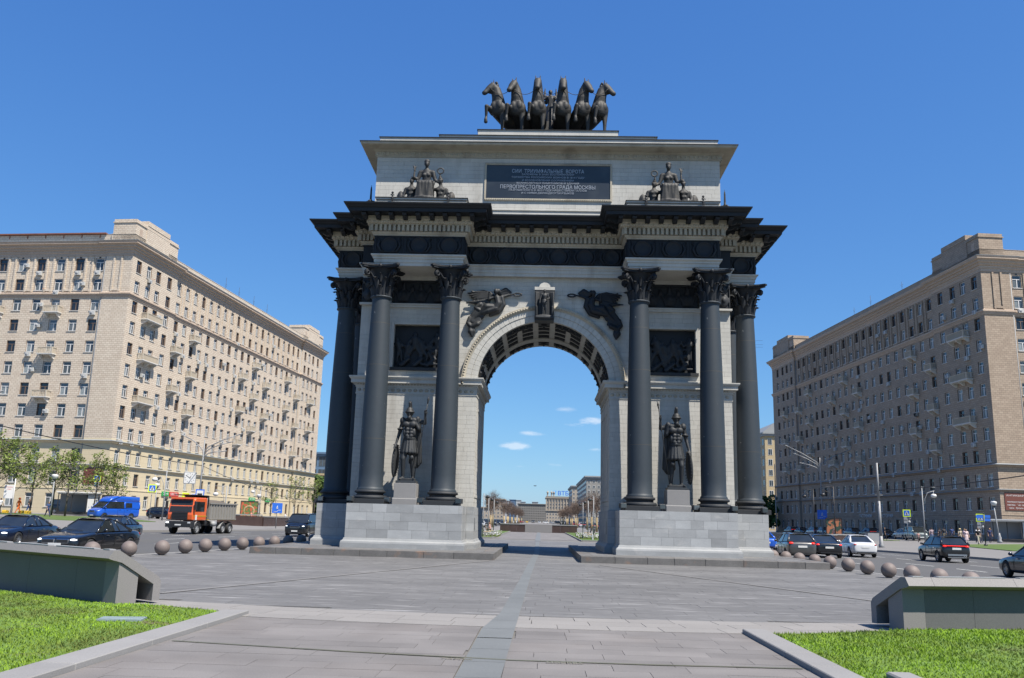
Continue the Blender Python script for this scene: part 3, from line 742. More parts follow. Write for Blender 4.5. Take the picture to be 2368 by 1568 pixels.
# keystone with a standing soldier
ks=MB(); pr=[(-.46,12.22),(.46,12.22),(.52,13.86),(-.52,13.86)]
ks.prism(pr,1.0,1.5,axis='y'); ks.prism([(-.5,12.15),(.5,12.15),(.52,12.35),(-.52,12.35)],.72,1.5,axis='y')
keystone=ks.build('keystone',m_iron,arch)
mb=MB()
for s in (-1,1):
    for k in range(3): mb.capsule((s*(.36+.05*k),1.0-.06*k,12.4),(s*(.33+.06*k),1.0-.03*k,13.7),.05,.06,8)
    mb.capsule((s*.42,.9,12.3),(s*.42,.78,12.9),.09,.05,8)
mb.build('drapery_fold',m_iron,keystone)
mb=MB(); mb.box(-.54,.54,1.0,1.52,13.87,14.02); mb.lathe([(.27,0),(.27,.06),(.0,.06)],(0,0,0),16)
mb2=MB(); mb2.box(-.54,.54,.98,1.52,13.87,14.04); mb2.prism([(.3*math.cos(t),14.04+.26*math.sin(t)) for t in np.linspace(0,PI,13)],1.05,1.5,axis='y'); mb2.build('keystone_cap',m_stone,arch)
# entablature
F=[(-11.5,2.2),(-9.95,2.2),(-9.95,1.12),(-9.0,1.12),(-9.0,-.55),(-4.25,-.55),(-4.25,1.12),(4.25,1.12),(4.25,-.55),(9.0,-.55),(9.0,1.12),(9.95,1.12),(9.95,2.2),(11.5,2.2)]
EN=F+[(x,9.6-y) for x,y in reversed(F)]
def ring(P,off):
    n=len(P);r=[]
    for i in range(n):
        a=Vector(P[i-1]);b=Vector(P[i]);c_=Vector(P[(i+1)%n]); d1=(b-a).normalized();d2=(c_-b).normalized(); n1=Vector((d1.y,-d1.x));n2=Vector((d2.y,-d2.x)); o=(n1+n2)/max(.2,1+n1.dot(n2)); q=b+o*off; r.append((q.x,q.y))
    return r
mb=MB(); mb.sweep(EN,[(-.07,14.65),(-.07,14.82),(-.03,14.825),(-.03,15.01),(.02,15.015),(.02,15.1),(.06,15.13),(.12,15.18),(.12,15.24),(0,15.25)])
mb.add([(x,y,14.65) for x,y in ring(EN,-.07)],[tuple(reversed(range(28)))]); mb.build('architrave',m_stone,arch)
mb=MB(); mb.sweep(EN,[(-.02,15.24),(0,15.25),(0,15.29),(-.03,15.3),(-.03,16.2),(.02,16.2),(.02,16.26)]); mb.build('frieze',m_blue,arch)
mb=MB(); mb.sweep(EN,[(-.1,16.25),(.05,16.255),(.05,16.3),(.12,16.36),(.16,16.42),(.17,16.44),(.09,16.45),(.09,16.79),(.26,16.8),(.26,16.83),(.36,16.86),(.40,17.02),(.44,17.04),(.44,17.3)]); mb.build('bed_moulding',m_carve,arch)
mb=MB(); mb.sweep(EN,[(.42,17.22),(1.14,17.22),(1.14,17.2),(1.18,17.2),(1.19,17.38),(1.25,17.4),(1.30,17.47),(1.41,17.55),(1.43,17.62),(.5,17.70),(0,17.76)])
mb.add([(x,y,17.755) for x,y in EN],[tuple(range(28))]); cornice=mb.build('cornice',m_blue,arch)
def modmesh(): m=MB(); m.prism([(-.0,0),(-.62,.0),(-.66,-.06),(-.6,-.16),(-.4,-.15),(-.25,-.24),(-.05,-.26),(0,-.24)],-.115,.115,axis='x'); m.ell((0,-.55,-.13),(.12,.1,.07),8,k=5); return m.mesh('modillion',m_blue)
mdm=modmesh(); dent=MB(); eggs=MB(); med=MB()
mm=MB(); mm.lathe([(.46,0),(.46,.07),(.40,.11),(.36,.07),(.34,.05),(.1,.09),(0,.09)],(0,0,0),20); 
medm=mm.mesh('medallion',m_blue)
side_leaf=MB()
for i in range(28):
    a=Vector(EN[i]);b=Vector(EN[(i+1)%28]);d=(b-a);l=d.length;d.normalize();nn=Vector((d.y,-d.x)); back=(a.y+b.y)/2>6
    pv=Vector(EN[i-1]);nx_=Vector(EN[(i+2)%28]); 
    def outer(p,q,r): return (q-p).x*(r-q).y-(q-p).y*(r-q).x>0
    ea=.43 if outer(pv,a,b) else -.45; eb=.43 if outer(a,b,nx_) else -.45
    # modillions
    L0=l+ea+eb; n=max(1,round(L0/.74)); 
    for k in range(n+1):
        s=-ea+L0*k/n; 
        if not back or abs(d.x)<.5:
            p=a+d*s+nn*.44; o=obj('modillion',mdm,arch,(p.x,p.y,17.215),math.atan2(d.y,d.x))
    if back and abs(d.x)>.5: continue
    e2=.18; n=int((l+(e2 if ea>0 else -e2)+(e2 if eb>0 else -e2))/.235); s0=-(e2 if ea>0 else -e2); LL=l+(e2 if ea>0 else -e2)+(e2 if eb>0 else -e2)
    for k in range(n+1):
        c_=a+d*(s0+.06+(LL-.12)*k/max(1,n)); dent.M=Matrix.Translation((c_.x,c_.y,16.46))@Matrix.Rotation(math.atan2(d.y,d.x),4,'Z'); dent.box(-.066,.066,-.29,-.09,0,.33)
    dent.M=None; s0=-(.36 if ea>0 else -.36); LL=l-2*0+(.36 if ea>0 else -.36)+(.36 if eb>0 else -.36); n=int(LL/.27)
    for k in range(n+1):
        c_=a+d*(s0+LL*(k+.5)/(n+1))+nn*.365; eggs.M=Matrix.Translation((c_.x,c_.y,16.93))@Matrix.Rotation(math.atan2(d.y,d.x),4,'Z'); eggs.ell((0,0,0),(.075,.06,.09),7,k=5)
    eggs.M=None
    # wreath medallions on the frieze
    nm=max(1,round((l-.3)/1.42)) if l>1.2 else 0
    for k in range(nm):
        c_=a+d*((k+.5)*l/nm)-nn*.03; o=obj('medallion',medm,arch,(c_.x,c_.y,15.76)); o.rotation_euler=(PI/2,0,math.atan2(d.y,d.x))
        for sd in (-1,1):
            side_leaf.M=Matrix.Translation((c_.x,c_.y,15.76))@Matrix.Rotation(math.atan2(d.y,d.x),4,'Z')
            side_leaf.tube([(sd*.12,-.05,-.46),(sd*.42,-.08,-.36),(sd*.58,-.08,-.05),(sd*.5,-.07,.2),(sd*.62,-.07,.38)],[.03,.06,.07,.05,.03],6)
            side_leaf.box(sd*.68,sd*.72,-.06,.0,-.42,.42)
    side_leaf.M=None
dent.build('dentil',m_carve,arch,kind='stuff'); eggs.build('egg_ornament',m_carve,arch,kind='stuff'); side_leaf.build('garland',m_blue,arch,kind='stuff')
# attic
AT=[(-9.54,1.5),(9.54,1.5),(9.54,8.1),(-9.54,8.1)]
mb=MB(); mb.box(-9.5,9.5,1.54,8.06,17.6,22.1); mb.build('attic_core',m_joint,arch)
sta=MB(); blocks((-9.54,1.5),(1,0),19.08,17.7,21.55,.235,.62,.05,m_stone,'stone_block',joint=.003,holes=[(9.54-3.42,9.54+3.56,19.17,21.17)],st=sta)
for p,d in (((9.54,1.55),(0,1)),((-9.54,8.05),(0,-1))): blocks(p,d,6.5,17.7,21.55,.235,.62,.05,m_stone,'stone_block',st=sta)
blocks((9.54,8.1),(-1,0),19.08,17.7,21.55,.47,1.2,.05,m_stone,'stone_block',st=sta); sta.build('stone_block',m_stone,arch,kind='stuff')
mb=MB(); mb.sweep(AT,[(-.02,21.55),(.05,21.555),(.05,21.61),(.09,21.64),(.09,21.84),(.15,21.88),(.22,21.93),(.45,21.96),(.78,22.0),(.82,22.04),(.84,22.13),(.76,22.135)]); mb.build('attic_cornice',m_carve,arch)
mb=MB(); mb.sweep(AT,[(.66,22.136),(.87,22.136),(.87,22.18),(-.3,22.36)]); mb.build('cornice_flashing',m_blue,arch)
mb=MB()
for k in range(78): mb.ell((-9.5+19*(k+.5)/78,1.40,21.745),(.07,.05,.085),7,k=5)
for s in (-1,1):
    for k in range(24): mb.ell((s*9.7,1.6+6.3*(k+.5)/24,21.745),(.05,.07,.085),7,k=5)
mb.build('egg_ornament',m_carve,arch,kind='stuff')
for x,z0,z1,y0 in ((9.5,22.2,22.86,1.72),(6.12,22.87,23.04,1.74),(3.95,23.08,23.36,1.70)):
    mb=MB(); mb.box(-x,x,y0,9.6-y0,z0,z1); mb.build('blocking_course',m_stone,arch)
    mb=MB(); mb.box(-x-.05,x+.05,y0-.05,9.65-y0,z1+.002,z1+.04); mb.build('metal_capping',m_blue,arch)
for s in (-1,1):
    for yy,fr in ((-.45,True),):
        x0,x1=sorted((4.22*s,9.05*s)); 
        mb=MB(); mb.box(x0+.08,x1-.08,-.42,1.53,17.70,18.36); mb.box(x0,x1,-.5,1.5,18.16,18.22)
        mb.box(x0-.02,x1+.02,-.54,1.5,18.30,18.38); mb.build('statue_plinth',m_stone,arch)
        mb=MB(); mb.box(x0-.06,x1+.06,-.58,1.52,18.382,18.42); mb.build('metal_capping',m_blue,arch)
mb=MB(); mb.sweep([(-4.2,1.5),(4.2,1.5)],[(.12,17.7),(.12,18.2),(.16,18.24),(.16,18.3),(.1,18.34),(.1,18.44),(.17,18.46),(.17,18.5),(0,18.52)],closed=False,side=1); mb.build('attic_base',m_stone,arch)
mb=MB(); mb.box(-3.36,3.50,1.46,1.54,19.19,21.15)
plq=mb.build('dedication_plaque',M('plaque_iron',(.022,.03,.042),.35,.0,var=.1,scale=1,fine=.04,bump=.03,col2=(.045,.055,.065),c2scale=.7,c2lo=.5,c2hi=.7),arch)
mb=MB()
for a,b,c_,d in ((-3.46,3.60,21.152,21.27),(-3.46,3.60,19.07,19.188),(-3.46,-3.362,19.19,21.15),(3.502,3.60,19.19,21.15)): mb.box(a,b,1.42,1.54,c_,d)
for k in range(70): mb.ell((-3.4+6.9*k/69,1.42,21.21),(.035,.03,.045),5,k=4); mb.ell((-3.4+6.9*k/69,1.42,19.13),(.035,.03,.045),5,k=4)
mb.build('plaque_frame',m_carve,arch)
m_let=M('silver_letters',(.42,.44,.47),.4,.4,var=.05,bump=0)
for i,(tx,yy,w,h) in enumerate([('СИИ  ТРИУМФАЛЬНЫЕ  ВОРОТА',398,4.0,.29),('ЗАЛОЖЕНЫ В ЗНАК ВОСПОМИНАНИЯ',405.3,2.9,.135),('ТОРЖЕСТВА РОССИЙСКИХ ВОИНОВ В 1814 ГОДУ',412.2,4.05,.135),('И ВОЗОБНОВЛЕНИЯ СООРУЖЕНИЕМ',419.2,2.85,.135),('ВЕЛИКОЛЕПНЫХ ПАМЯТНИКОВ И ЗДАНИЙ',426,3.45,.135),('ПЕРВОПРЕСТОЛЬНОГО ГРАДА МОСКВЫ',435,5.25,.30),('РАЗРУШЕННОГО В 1812 ГОДУ НАШЕСТВИЕМ ГАЛЛОВ',442.4,4.3,.15),('И С НИМИ ДВУНАДЕСЯТИ ЯЗЫКОВ',449,2.9,.15)]):
    text(tx,h,m_let,plq,(.05,1.455,21.15-(yy-384)/78*1.96),(PI/2,0,0),.015,width=w,bold=.0)
# ------------------------------------------------------------------ columns
RB,RT=.615,.47
sh=MB(); prof=[]
for k in range(15):
    t=k/14; r=RB-(RB-RT)*max(0,(t-.25)/.75)**1.5; prof.append((r,3.22+(12.93-3.22)*t))
prof=[(RB+.06,3.08),(RB+.06,3.14),(RB+.01,3.2)]+prof+[(RT,12.94),(RT+.08,12.96),(RT+.10,13.0),(RT+.08,13.04),(RT-.02,13.05)]
sh.lathe(prof,n=40,cap=False); m_sh=sh.mesh('column',m_shaft)
bs=MB(); bs.lathe([(.0,2.62),(.80,2.62),(.84,2.66),(.84,2.76),(.80,2.80),(.70,2.81),(.66,2.85),(.66,2.90),(.70,2.93),(.76,2.94),(.77,3.0),(.74,3.06),(.67,3.08),(.66,3.1)],n=36,cap=False); m_bs=bs.mesh('base',m_iron)
pl_=MB(); pl_.bev(-.86,.86,-.86,.86,2.40,2.63,.01); m_pl=pl_.mesh('plinth',m_iron)
cp=MB(); cp.lathe([(.44,13.0),(.45,13.3),(.47,13.8),(.53,14.2),(.66,14.48),(.68,14.5)],n=24,cap=False)
def leaf(a,z0,h,w,out,rbase,curl):
    n=7; vs=[];fs=[]
    for i in range(n+1):
        t=i/n
        if t<.72: z=z0+h*t/.72; r=rbase+.05+out*.55*(t/.72)**2.2
        else: q=(t-.72)/.28; z=z0+h+curl*.45*math.sin(q*PI*.75)-curl*.25*q; r=rbase+.05+out*.55+out*.75*q
        ww=w*(.62+.38*math.sin(min(1,t*1.25)*PI))*(1-.55*max(0,t-.75)/.25)
        for u,dr in ((-1,-.045),(-.5,.0),(0,.045),(.5,.0),(1,-.045)):
            aa=a+u*ww/2/max(r,.3); vs.append(((r+dr)*math.cos(aa),(r+dr)*math.sin(aa),z-(.03 if abs(u)==1 and i%2 else 0)))
    m=5
    for i in range(n):
        for j in range(m-1): fs.append((i*m+j,i*m+j+1,(i+1)*m+j+1,(i+1)*m+j))
    k=len(vs); vs2=[(x*.93,y*.93,z) for x,y,z in vs]; vs+=vs2; fs+=[tuple(reversed([q+k for q in f])) for f in fs]
    edge=[i*m for i in range(n+1)]+[n*m+j for j in range(1,m)]+[i*m+m-1 for i in range(n-1,-1,-1)]
    for p,q in zip(edge,edge[1:]): fs.append((p,q,q+k,p+k))
    cp.add(vs,fs,smooth=True)
for k in range(8): leaf(k*PI/4,13.05,.46,.38,.20,.46,.22)
for k in range(8): leaf(k*PI/4+PI/8,13.05,.86,.36,.26,.45,.24)
for k in range(4):
    leaf(k*PI/2,13.75,.40,.22,.22,.50,.14)
    a=k*PI/2+PI/4
    for s in (-1,1):
        pts=[];rr=[]
        for i in range(22):
            t=i/21
            if t<.4: q=t/.4; r=.52+.42*q**1.4; z=13.75+.62*q
            else: q=(t-.4)/.6; ang=PI*.5-q*PI*2.9; rad=.16*(1-q*.72); r=.96+rad*math.cos(ang)*1.0; z=14.21+rad*math.sin(ang)+.0
            aa=a+s*(.20*(1-min(1,t/.4))**1.2+.045); pts.append((r*math.cos(aa),r*math.sin(aa),z)); rr.append(.045)
        cp.tube(pts,rr,6)
ab=[]
for k in range(4):
    a=k*PI/2+PI/4; c_,s_=math.cos(a),math.sin(a)
    cx,cy=1.36*c_,1.36*s_; t=(-s_*.1,c_*.1); ab.append((cx-t[0],cy-t[1])); ab.append((cx+t[0],cy+t[1]))
    a2=a+PI/4
    for q in (-.55,-.28,0,.28,.55):
        r=.74+.30*q*q*1.3; ab.append((r*math.cos(a2)-math.sin(a2)*q*1.15,r*math.sin(a2)+math.cos(a2)*q*1.15))
cp.prism([(x*.93,y*.93) for x,y in ab],14.48,14.56); cp.prism(ab,14.561,14.645)
for k in range(4): a=k*PI/2; cp.ell((.80*math.cos(a),.80*math.sin(a),14.55),(.1,.1,.11),8,k=6)
m_cp=cp.mesh('capital',m_blue)
CP=[(s*x,y) for s in (-1,1) for x,y in ((8.55,0),(4.9,0),(10.98,2.77),(10.98,6.83),(8.55,9.6),(4.9,9.6))]
m_seam=M('seam_rust',(.075,.07,.06),.8,var=.3,scale=3,fine=.1,fscale=10,bump=0)
def rad(z): t=(z-3.22)/9.71; return RB-(RB-RT)*max(0,(t-.25)/.75)**1.5
m_sm=[]
for zr in (5.62,9.4,11.6): sm_=MB(); r=rad(zr)+.003; sm_.lathe([(r,zr-.012),(r+.002,zr),(r-.001,zr+.012)],n=40,cap=False); m_sm.append(sm_.mesh('drum_seam',m_seam))
for i,(x,y) in enumerate(CP):
    c_=obj('column',m_sh,arch,(x,y,0)); obj('base',m_bs,c_); [obj('drum_seam',q_,c_) for q_ in m_sm]; obj('plinth',m_pl,c_); q=obj('capital',m_cp,c_)
# floodlights at the column feet
fl=MB(); fl.bev(-.17,.17,-.1,.1,.1,.34,.02,0); fl.box(-.02,.02,-.02,.02,0,.1,0); fl.box(-.14,.14,-.105,-.1,.13,.31,1); fm=fl.mesh('floodlight',[m_darkmetal,m_glass])
names=[]
for s in (-1,1):
    for x,y,d in ((9.55,-.55,'outer corner of the'),(7.55,-.6,'inner side of the'),(5.9,-.6,'next to the inner'),(3.95,-.62,'passage side of the'),(11.8,2.0,'far outer')):
        o=obj('floodlight',fm,None,(s*x if abs(x)<11 else s*11.75,y,2.40 if abs(x)<9.4 or abs(x)>11 else 2.40),(.4*s))
        if abs(x)==9.55: o.location=(s*9.32,-.95,2.40)
        if abs(x)==3.95: o.location=(s*3.98,-.95,2.40)
        if abs(x)==11.8: o.location=(s*11.45,1.80,2.40)
        o['label']='small black floodlight on the '+('left' if s<0 else 'right')+' pier pedestal '+{9.55:'at the outer front corner',7.55:'right beside the outer front column',5.9:'beside the inner front column',3.95:'at the inner front corner',11.8:'under the side column'}[abs(x)]
        o['category']='floodlight'; o['group']='floodlights at the column feet'
# ================================================================== SCULPTURE
def cap(m,pts,rad,mi=0,n=9):
    for a,b,ra,rb in zip(pts,pts[1:],rad,rad[1:]): m.capsule(a,b,ra,rb,n,mi)
def hand(m,p,d,s,mi=0,curl=0):
    p=Vector(p);d=Vector(d).normalized(); u=d.orthogonal().normalized(); 
    m.capsule(p,p+d*.045*s,.021*s,.024*s,7,mi)
    for k in range(4):
        o=u*(k-1.5)*.014*s; e=p+d*(.045+.03)*s+o*1.2; m.capsule(p+d*.045*s+o,e,.0085*s,.008*s,5,mi); m.capsule(e,e+(d*(1-curl)+Vector((0,-curl,0)))*.028*s,.008*s,.006*s,5,mi)
    m.capsule(p+d*.01*s+u*.02*s,p+d*.04*s+u*.045*s,.009*s,.007*s,5,mi)
def head(m,c,s,fd=(0,-1,0),mi=0,hair=None,hm=0):
    c=Vector(c); f=Vector(fd).normalized(); up_=Vector((0,0,1)); r=f.cross(up_).normalized(); rot=Matrix((r,-f*-1,up_)).transposed() if 0 else None
    m.ell(c,(.047*s,.056*s,.066*s),12,mi); m.ell(c+f*.02*s-up_*.035*s,(.034*s,.036*s,.04*s),10,mi)
    m.capsule(c+f*.055*s+up_*.004*s,c+f*.068*s-up_*.018*s,.007*s,.010*s,6,mi)
    for t in (-1,1): m.ell(c+r*t*.047*s-up_*.005*s,(.01*s,.014*s,.018*s),6,mi,k=5); m.ell(c+r*t*.018*s+f*.052*s+up_*.016*s,(.014*s,.01*s,.006*s),6,mi,k=5)
    m.capsule(c+f*.053*s-up_*.036*s-r*.014*s,c+f*.053*s-up_*.036*s+r*.014*s,.006*s,.006*s,5,mi)
    if hair: 
        m.ell(c-f*.012*s+up_*.02*s,(.056*s,.06*s,.062*s),12,hm)
        if hair=='long': m.capsule(c-f*.035*s,c-f*.045*s-up_*.11*s,.042*s,.03*s,8,hm)
# --- horses, reins held by a winged charioteer
def horse(turn,side,lift,seed):
    """trotting horse facing -y; turn = head turned towards +x, side = which foreleg is raised"""
    m=MB(); r=random.Random(seed); t=turn
    cap(m,[(-t*.35,2.0,1.45),(-t*.2,1.2,1.5),(0,.35,1.72),(0,.1,1.95)],[.46,.47,.45,.38],n=14)
    m.ell((0,-.08,1.78),(.40,.30,.50),14)
    for s in (-1,1):
        m.ell((s*.15,-.28,1.86),(.16,.13,.26),10); m.ell((s*.3,.0,1.75),(.16,.26,.36),10); m.ell((s*.24-t*.35,2.05,1.4),(.24,.36,.42),10)
    poll=Vector((t*.26,-.20,3.42-.30*abs(t))); 
    cap(m,[(0,.12,2.0),(t*.02,-.02,2.45),(t*.12,-.06,2.92),poll],[.38,.31,.26,.20],n=12)
    hd=Vector((t*.50,-.50,-.80)).normalized(); e=poll+hd*.66
    cap(m,[poll+Vector((0,-.04,0)),poll+hd*.26,poll+hd*.50,e],[.20,.205,.155,.145],n=10)
    m.ell(poll+hd*.22+Vector((0,.06,-.10)),(.17,.18,.19),10)
    rx=hd.cross(Vector((0,0,1))).normalized()
    for s in (-1,1):
        m.capsule(poll+rx*s*.09+Vector((0,.02,.08)),poll+rx*s*.13+Vector((0,.02,.40)),.065,.025,6)
        m.ell(poll+hd*.2+rx*s*.13+Vector((0,-.03,.05)),(.045,.045,.045),7); m.ell(e+rx*s*.06-hd*.03+Vector((0,-.03,.03)),(.04,.04,.04),6)
    m.ell(e-hd*.03+Vector((0,.0,-.1)),(.08,.09,.06),8)
    m.capsule(poll+Vector((0,-.08,.10)),poll+hd*.16+Vector((0,-.10,.08)),.06,.03,7)
    for k in range(8):
        q=k/7; p=Vector((t*.28*(1-q)-t*.10,.13+.10*q,3.5-1.35*q)); m.capsule(p,p+Vector((-t*.08,.10,-.16)),.085,.05,7)
    for k in range(9):
        a=-PI*.5+(k-4)*.36; m.ell((.30*math.sin(a+PI/2),-.02-.24*math.cos(a+PI/2),2.12-.06*abs(k-4)*.4),(.065,.06,.06),6,k=5)
    for s in (-1,1):
        if s==side:
            k=Vector((s*.40,-.62,1.72+lift)); h=Vector((s*.44,-.50,1.12+lift)); cap(m,[(s*.26,-.02,1.62),k,h,h+Vector((0,-.06,-.16))],[.2,.105,.07,.085],n=9); m.ell(k,(.11,.11,.11),8); m.capsule(h+Vector((0,-.07,-.18)),h+Vector((0,-.03,-.32)),.085,.105,9)
        else:
            cap(m,[(s*.27,.02,1.55),(s*.27,-.02,.95),(s*.27,0,.3),(s*.27,-.03,.16)],[.19,.105,.07,.085],n=9); m.capsule((s*.27,-.05,.14),(s*.27,-.07,.05),.09,.115,9)
        hx=s*.3-t*.35; cap(m,[(hx,2.05,1.3),(hx,1.75,.85),(hx,2.15,.48),(hx,2.05,.14)],[.26,.14,.085,.08],n=9); m.capsule((hx,2.03,.14),(hx,1.98,.05),.09,.11,8)
    cap(m,[(-t*.4,2.4,1.6),(-t*.45,2.75,1.5),(-t*.5,2.95,.9),(-t*.5,2.9,.4)],[.12,.15,.16,.06],n=8)
    return m
def Hm(k,zz=0): return k
hx=[-2.93,-1.82,-.62,.82,1.98,2.98]; turns=[-1.0,-.55,-.05,.05,.6,.95]; 
hl=['leftmost bronze horse on the arch with head turned far left and foreleg stretched','second bronze horse from the left looking a little left','third bronze horse facing forward, left of the charioteer','fourth bronze horse facing forward, right of the charioteer','fifth bronze horse on the arch, its head turned a little right','rightmost bronze horse on the arch with head turned far right']
ZT=23.405; horse_heads=[]
for i in range(6):
    m=horse(turns[i],-1 if i!=5 else -1,[.0,.05,.1,.1,.0,-.15][i],i)
    o=remesh(m,'bronze_horse',m_bronze,.036,sm=2)
    o.location=(hx[i],2.75,ZT); o.rotation_euler=(0,0,[ -.34,-.16,0,0,.16,.34][i]*1.0)
    o.scale=(1.15,1.0,1.01); tag(o,hl[i],'horse statue','six bronze horses on the arch')
    horse_heads.append(Vector((hx[i]+turns[i]*.5,2.4,ZT+2.95)))
hb=MB()
for a,b in zip(horse_heads,horse_heads[1:]):
    pts=[a.lerp(b,t/10)+Vector((0,0,-.42*math.sin(PI*t/10))) for t in range(11)]
    o=MB(); o.tube(pts,.018,5); tag(o.build('rein',m_bronze),{0:'leftmost sagging rein between the first and second horses',1:'sagging rein between the second and third horses',2:'rein crossing in front of the charioteer',3:'sagging rein between the fourth and fifth horses',4:'rightmost sagging rein between the fifth and sixth horses'}[horse_heads.index(a)],'rein','reins between the bronze horses')
def human(m,h,J,mi=(0,0,0,0,0),female=False,robe=None,hair=None,fd=(0,-1,0),bulk=1.0,hands=True):
    """m indexes: skin, top, legs, hair, shoes; J joints in units of height"""
    sk,top,lg,ha,sh_=mi; g=lambda k:Vector(J[k])*h; b=bulk*h
    hd=g('head'); nk=g('neck'); ch=g('chest'); pv=g('pelvis')
    head(m,hd,h*1.0,fd,sk,hair,ha); m.capsule(hd-Vector((0,0,.04*h)),nk,.03*h,.034*h,8,sk)
    m.capsule(nk-Vector((0,0,.03*h)),ch,.05*b,.085*b,10,top)
    wst=ch.lerp(pv,.55); m.capsule(ch,wst,.088*b,.068*b,10,top); m.capsule(wst,pv,.068*b,.083*b,10,top)
    for s in ('l','r'):
        sh=g(s+'sh'); el=g(s+'el'); wr=g(s+'wr'); hp=g(s+'hip'); kn=g(s+'kn'); an=g(s+'an')
        m.capsule(nk-Vector((0,0,.03*h)),sh,.04*b,.042*b,8,top); m.capsule(ch,sh,.06*b,.042*b,8,top)
        m.capsule(sh,el,.038*b,.029*b,8,top if not J.get('bare') else sk); m.capsule(el,wr,.029*b,.019*b,8,sk)
        if hands: hand(m,wr,(wr-el),h*.95,sk,.6)
        m.capsule(pv,hp,.075*b,.068*b,9,lg); m.capsule(hp,kn,.066*b,.044*b,9,lg); m.capsule(kn,an,.042*b,.026*b,9,lg)
        ft=Vector(J.get(s+'ft',(0,-1,0))).normalized(); a2=an-Vector((0,0,.018*h)); m.capsule(a2,a2+ft*.085*h-Vector((0,0,.012*h)),.024*h,.017*h,7,sh_)
BASE=dict(head=(0,-.01,.935),neck=(0,0,.855),chest=(0,0,.74),pelvis=(0,0,.53),lsh=(-.115,0,.82),rsh=(.115,0,.82),lel=(-.15,.01,.64),rel=(.15,.01,.64),lwr=(-.155,-.04,.50),rwr=(.155,-.04,.50),lhip=(-.05,0,.51),rhip=(.05,0,.51),lkn=(-.055,-.01,.28),rkn=(.055,-.01,.28),lan=(-.06,.01,.045),ran=(.06,.01,.045))
def J_(**k): d=dict(BASE); d.update(k); return d
# charioteer
m=MB(); human(m,2.35,J_(lel=(-.2,-.02,.7),lwr=(-.1,-.17,.70),rel=(.2,-.02,.70),rwr=(.12,-.17,.68)),bulk=1.0,hair='s')
m.lathe([(.30,.0),(.36,.05),(.30,.6),(.2,1.1),(.17,1.35)],(0,0,0),12)
for k in range(9): a=k*.7; m.capsule((.28*math.cos(a),.28*math.sin(a),.05),(.16*math.cos(a),.16*math.sin(a),1.2),.05,.03,6)
for s in (-1,1): cap(m,[(s*.2,.15,1.75),(s*.36,.2,2.1),(s*.33,.22,2.6)],[.1,.09,.03]); cap(m,[(s*.24,.16,1.6),(s*.42,.2,1.7),(s*.40,.2,1.2)],[.09,.07,.03])
o=remesh(m,'charioteer_statue',m_bronze,.032,sm=2); o.location=(.12,4.9,ZT+1.75); tag(o,'winged bronze charioteer standing in the chariot behind the middle horses','statue')
ch_=thing('chariot','low bronze chariot under the winged charioteer, mostly hidden by horses','chariot',(.12,4.9,ZT))
m=MB(); m.bev(-.75,.75,-.7,.9,.75,1.0,.08); m.build('body',m_bronze,ch_)
m=MB(); m.sweep([(-.75,.9),(-.75,-.7),(.75,-.7),(.75,.9)],[(0,1.0),(.06,1.7),(.0,1.75),(-.05,1.0)],closed=False,side=-1); m.build('front_rail',m_bronze,ch_)
m=MB(); m.box(-.09,.09,-1.6,-.7,.7,.95); m.box(-.07,.07,-1.65,-1.5,.4,2.9); m.build('pole',m_blue,ch_)
for s in (-1,1):
    w=MB(); w.M=Matrix.Translation((s*.92,.1,.7))@Matrix.Rotation(PI/2,4,'Y'); w.lathe([(.6,-.05),(.7,-.05),(.7,.05),(.6,.05),(.6,-.05)],n=24,cap=False); w.lathe([(.0,-.1),(.13,-.1),(.13,.1),(0,.1)],n=12)
    for k in range(8): a=k*PI/4; w.capsule((.1*math.cos(a),.1*math.sin(a),0),(.63*math.cos(a),.63*math.sin(a),0),.035,.03,6)
    w.build('wheel',m_bronze,ch_)
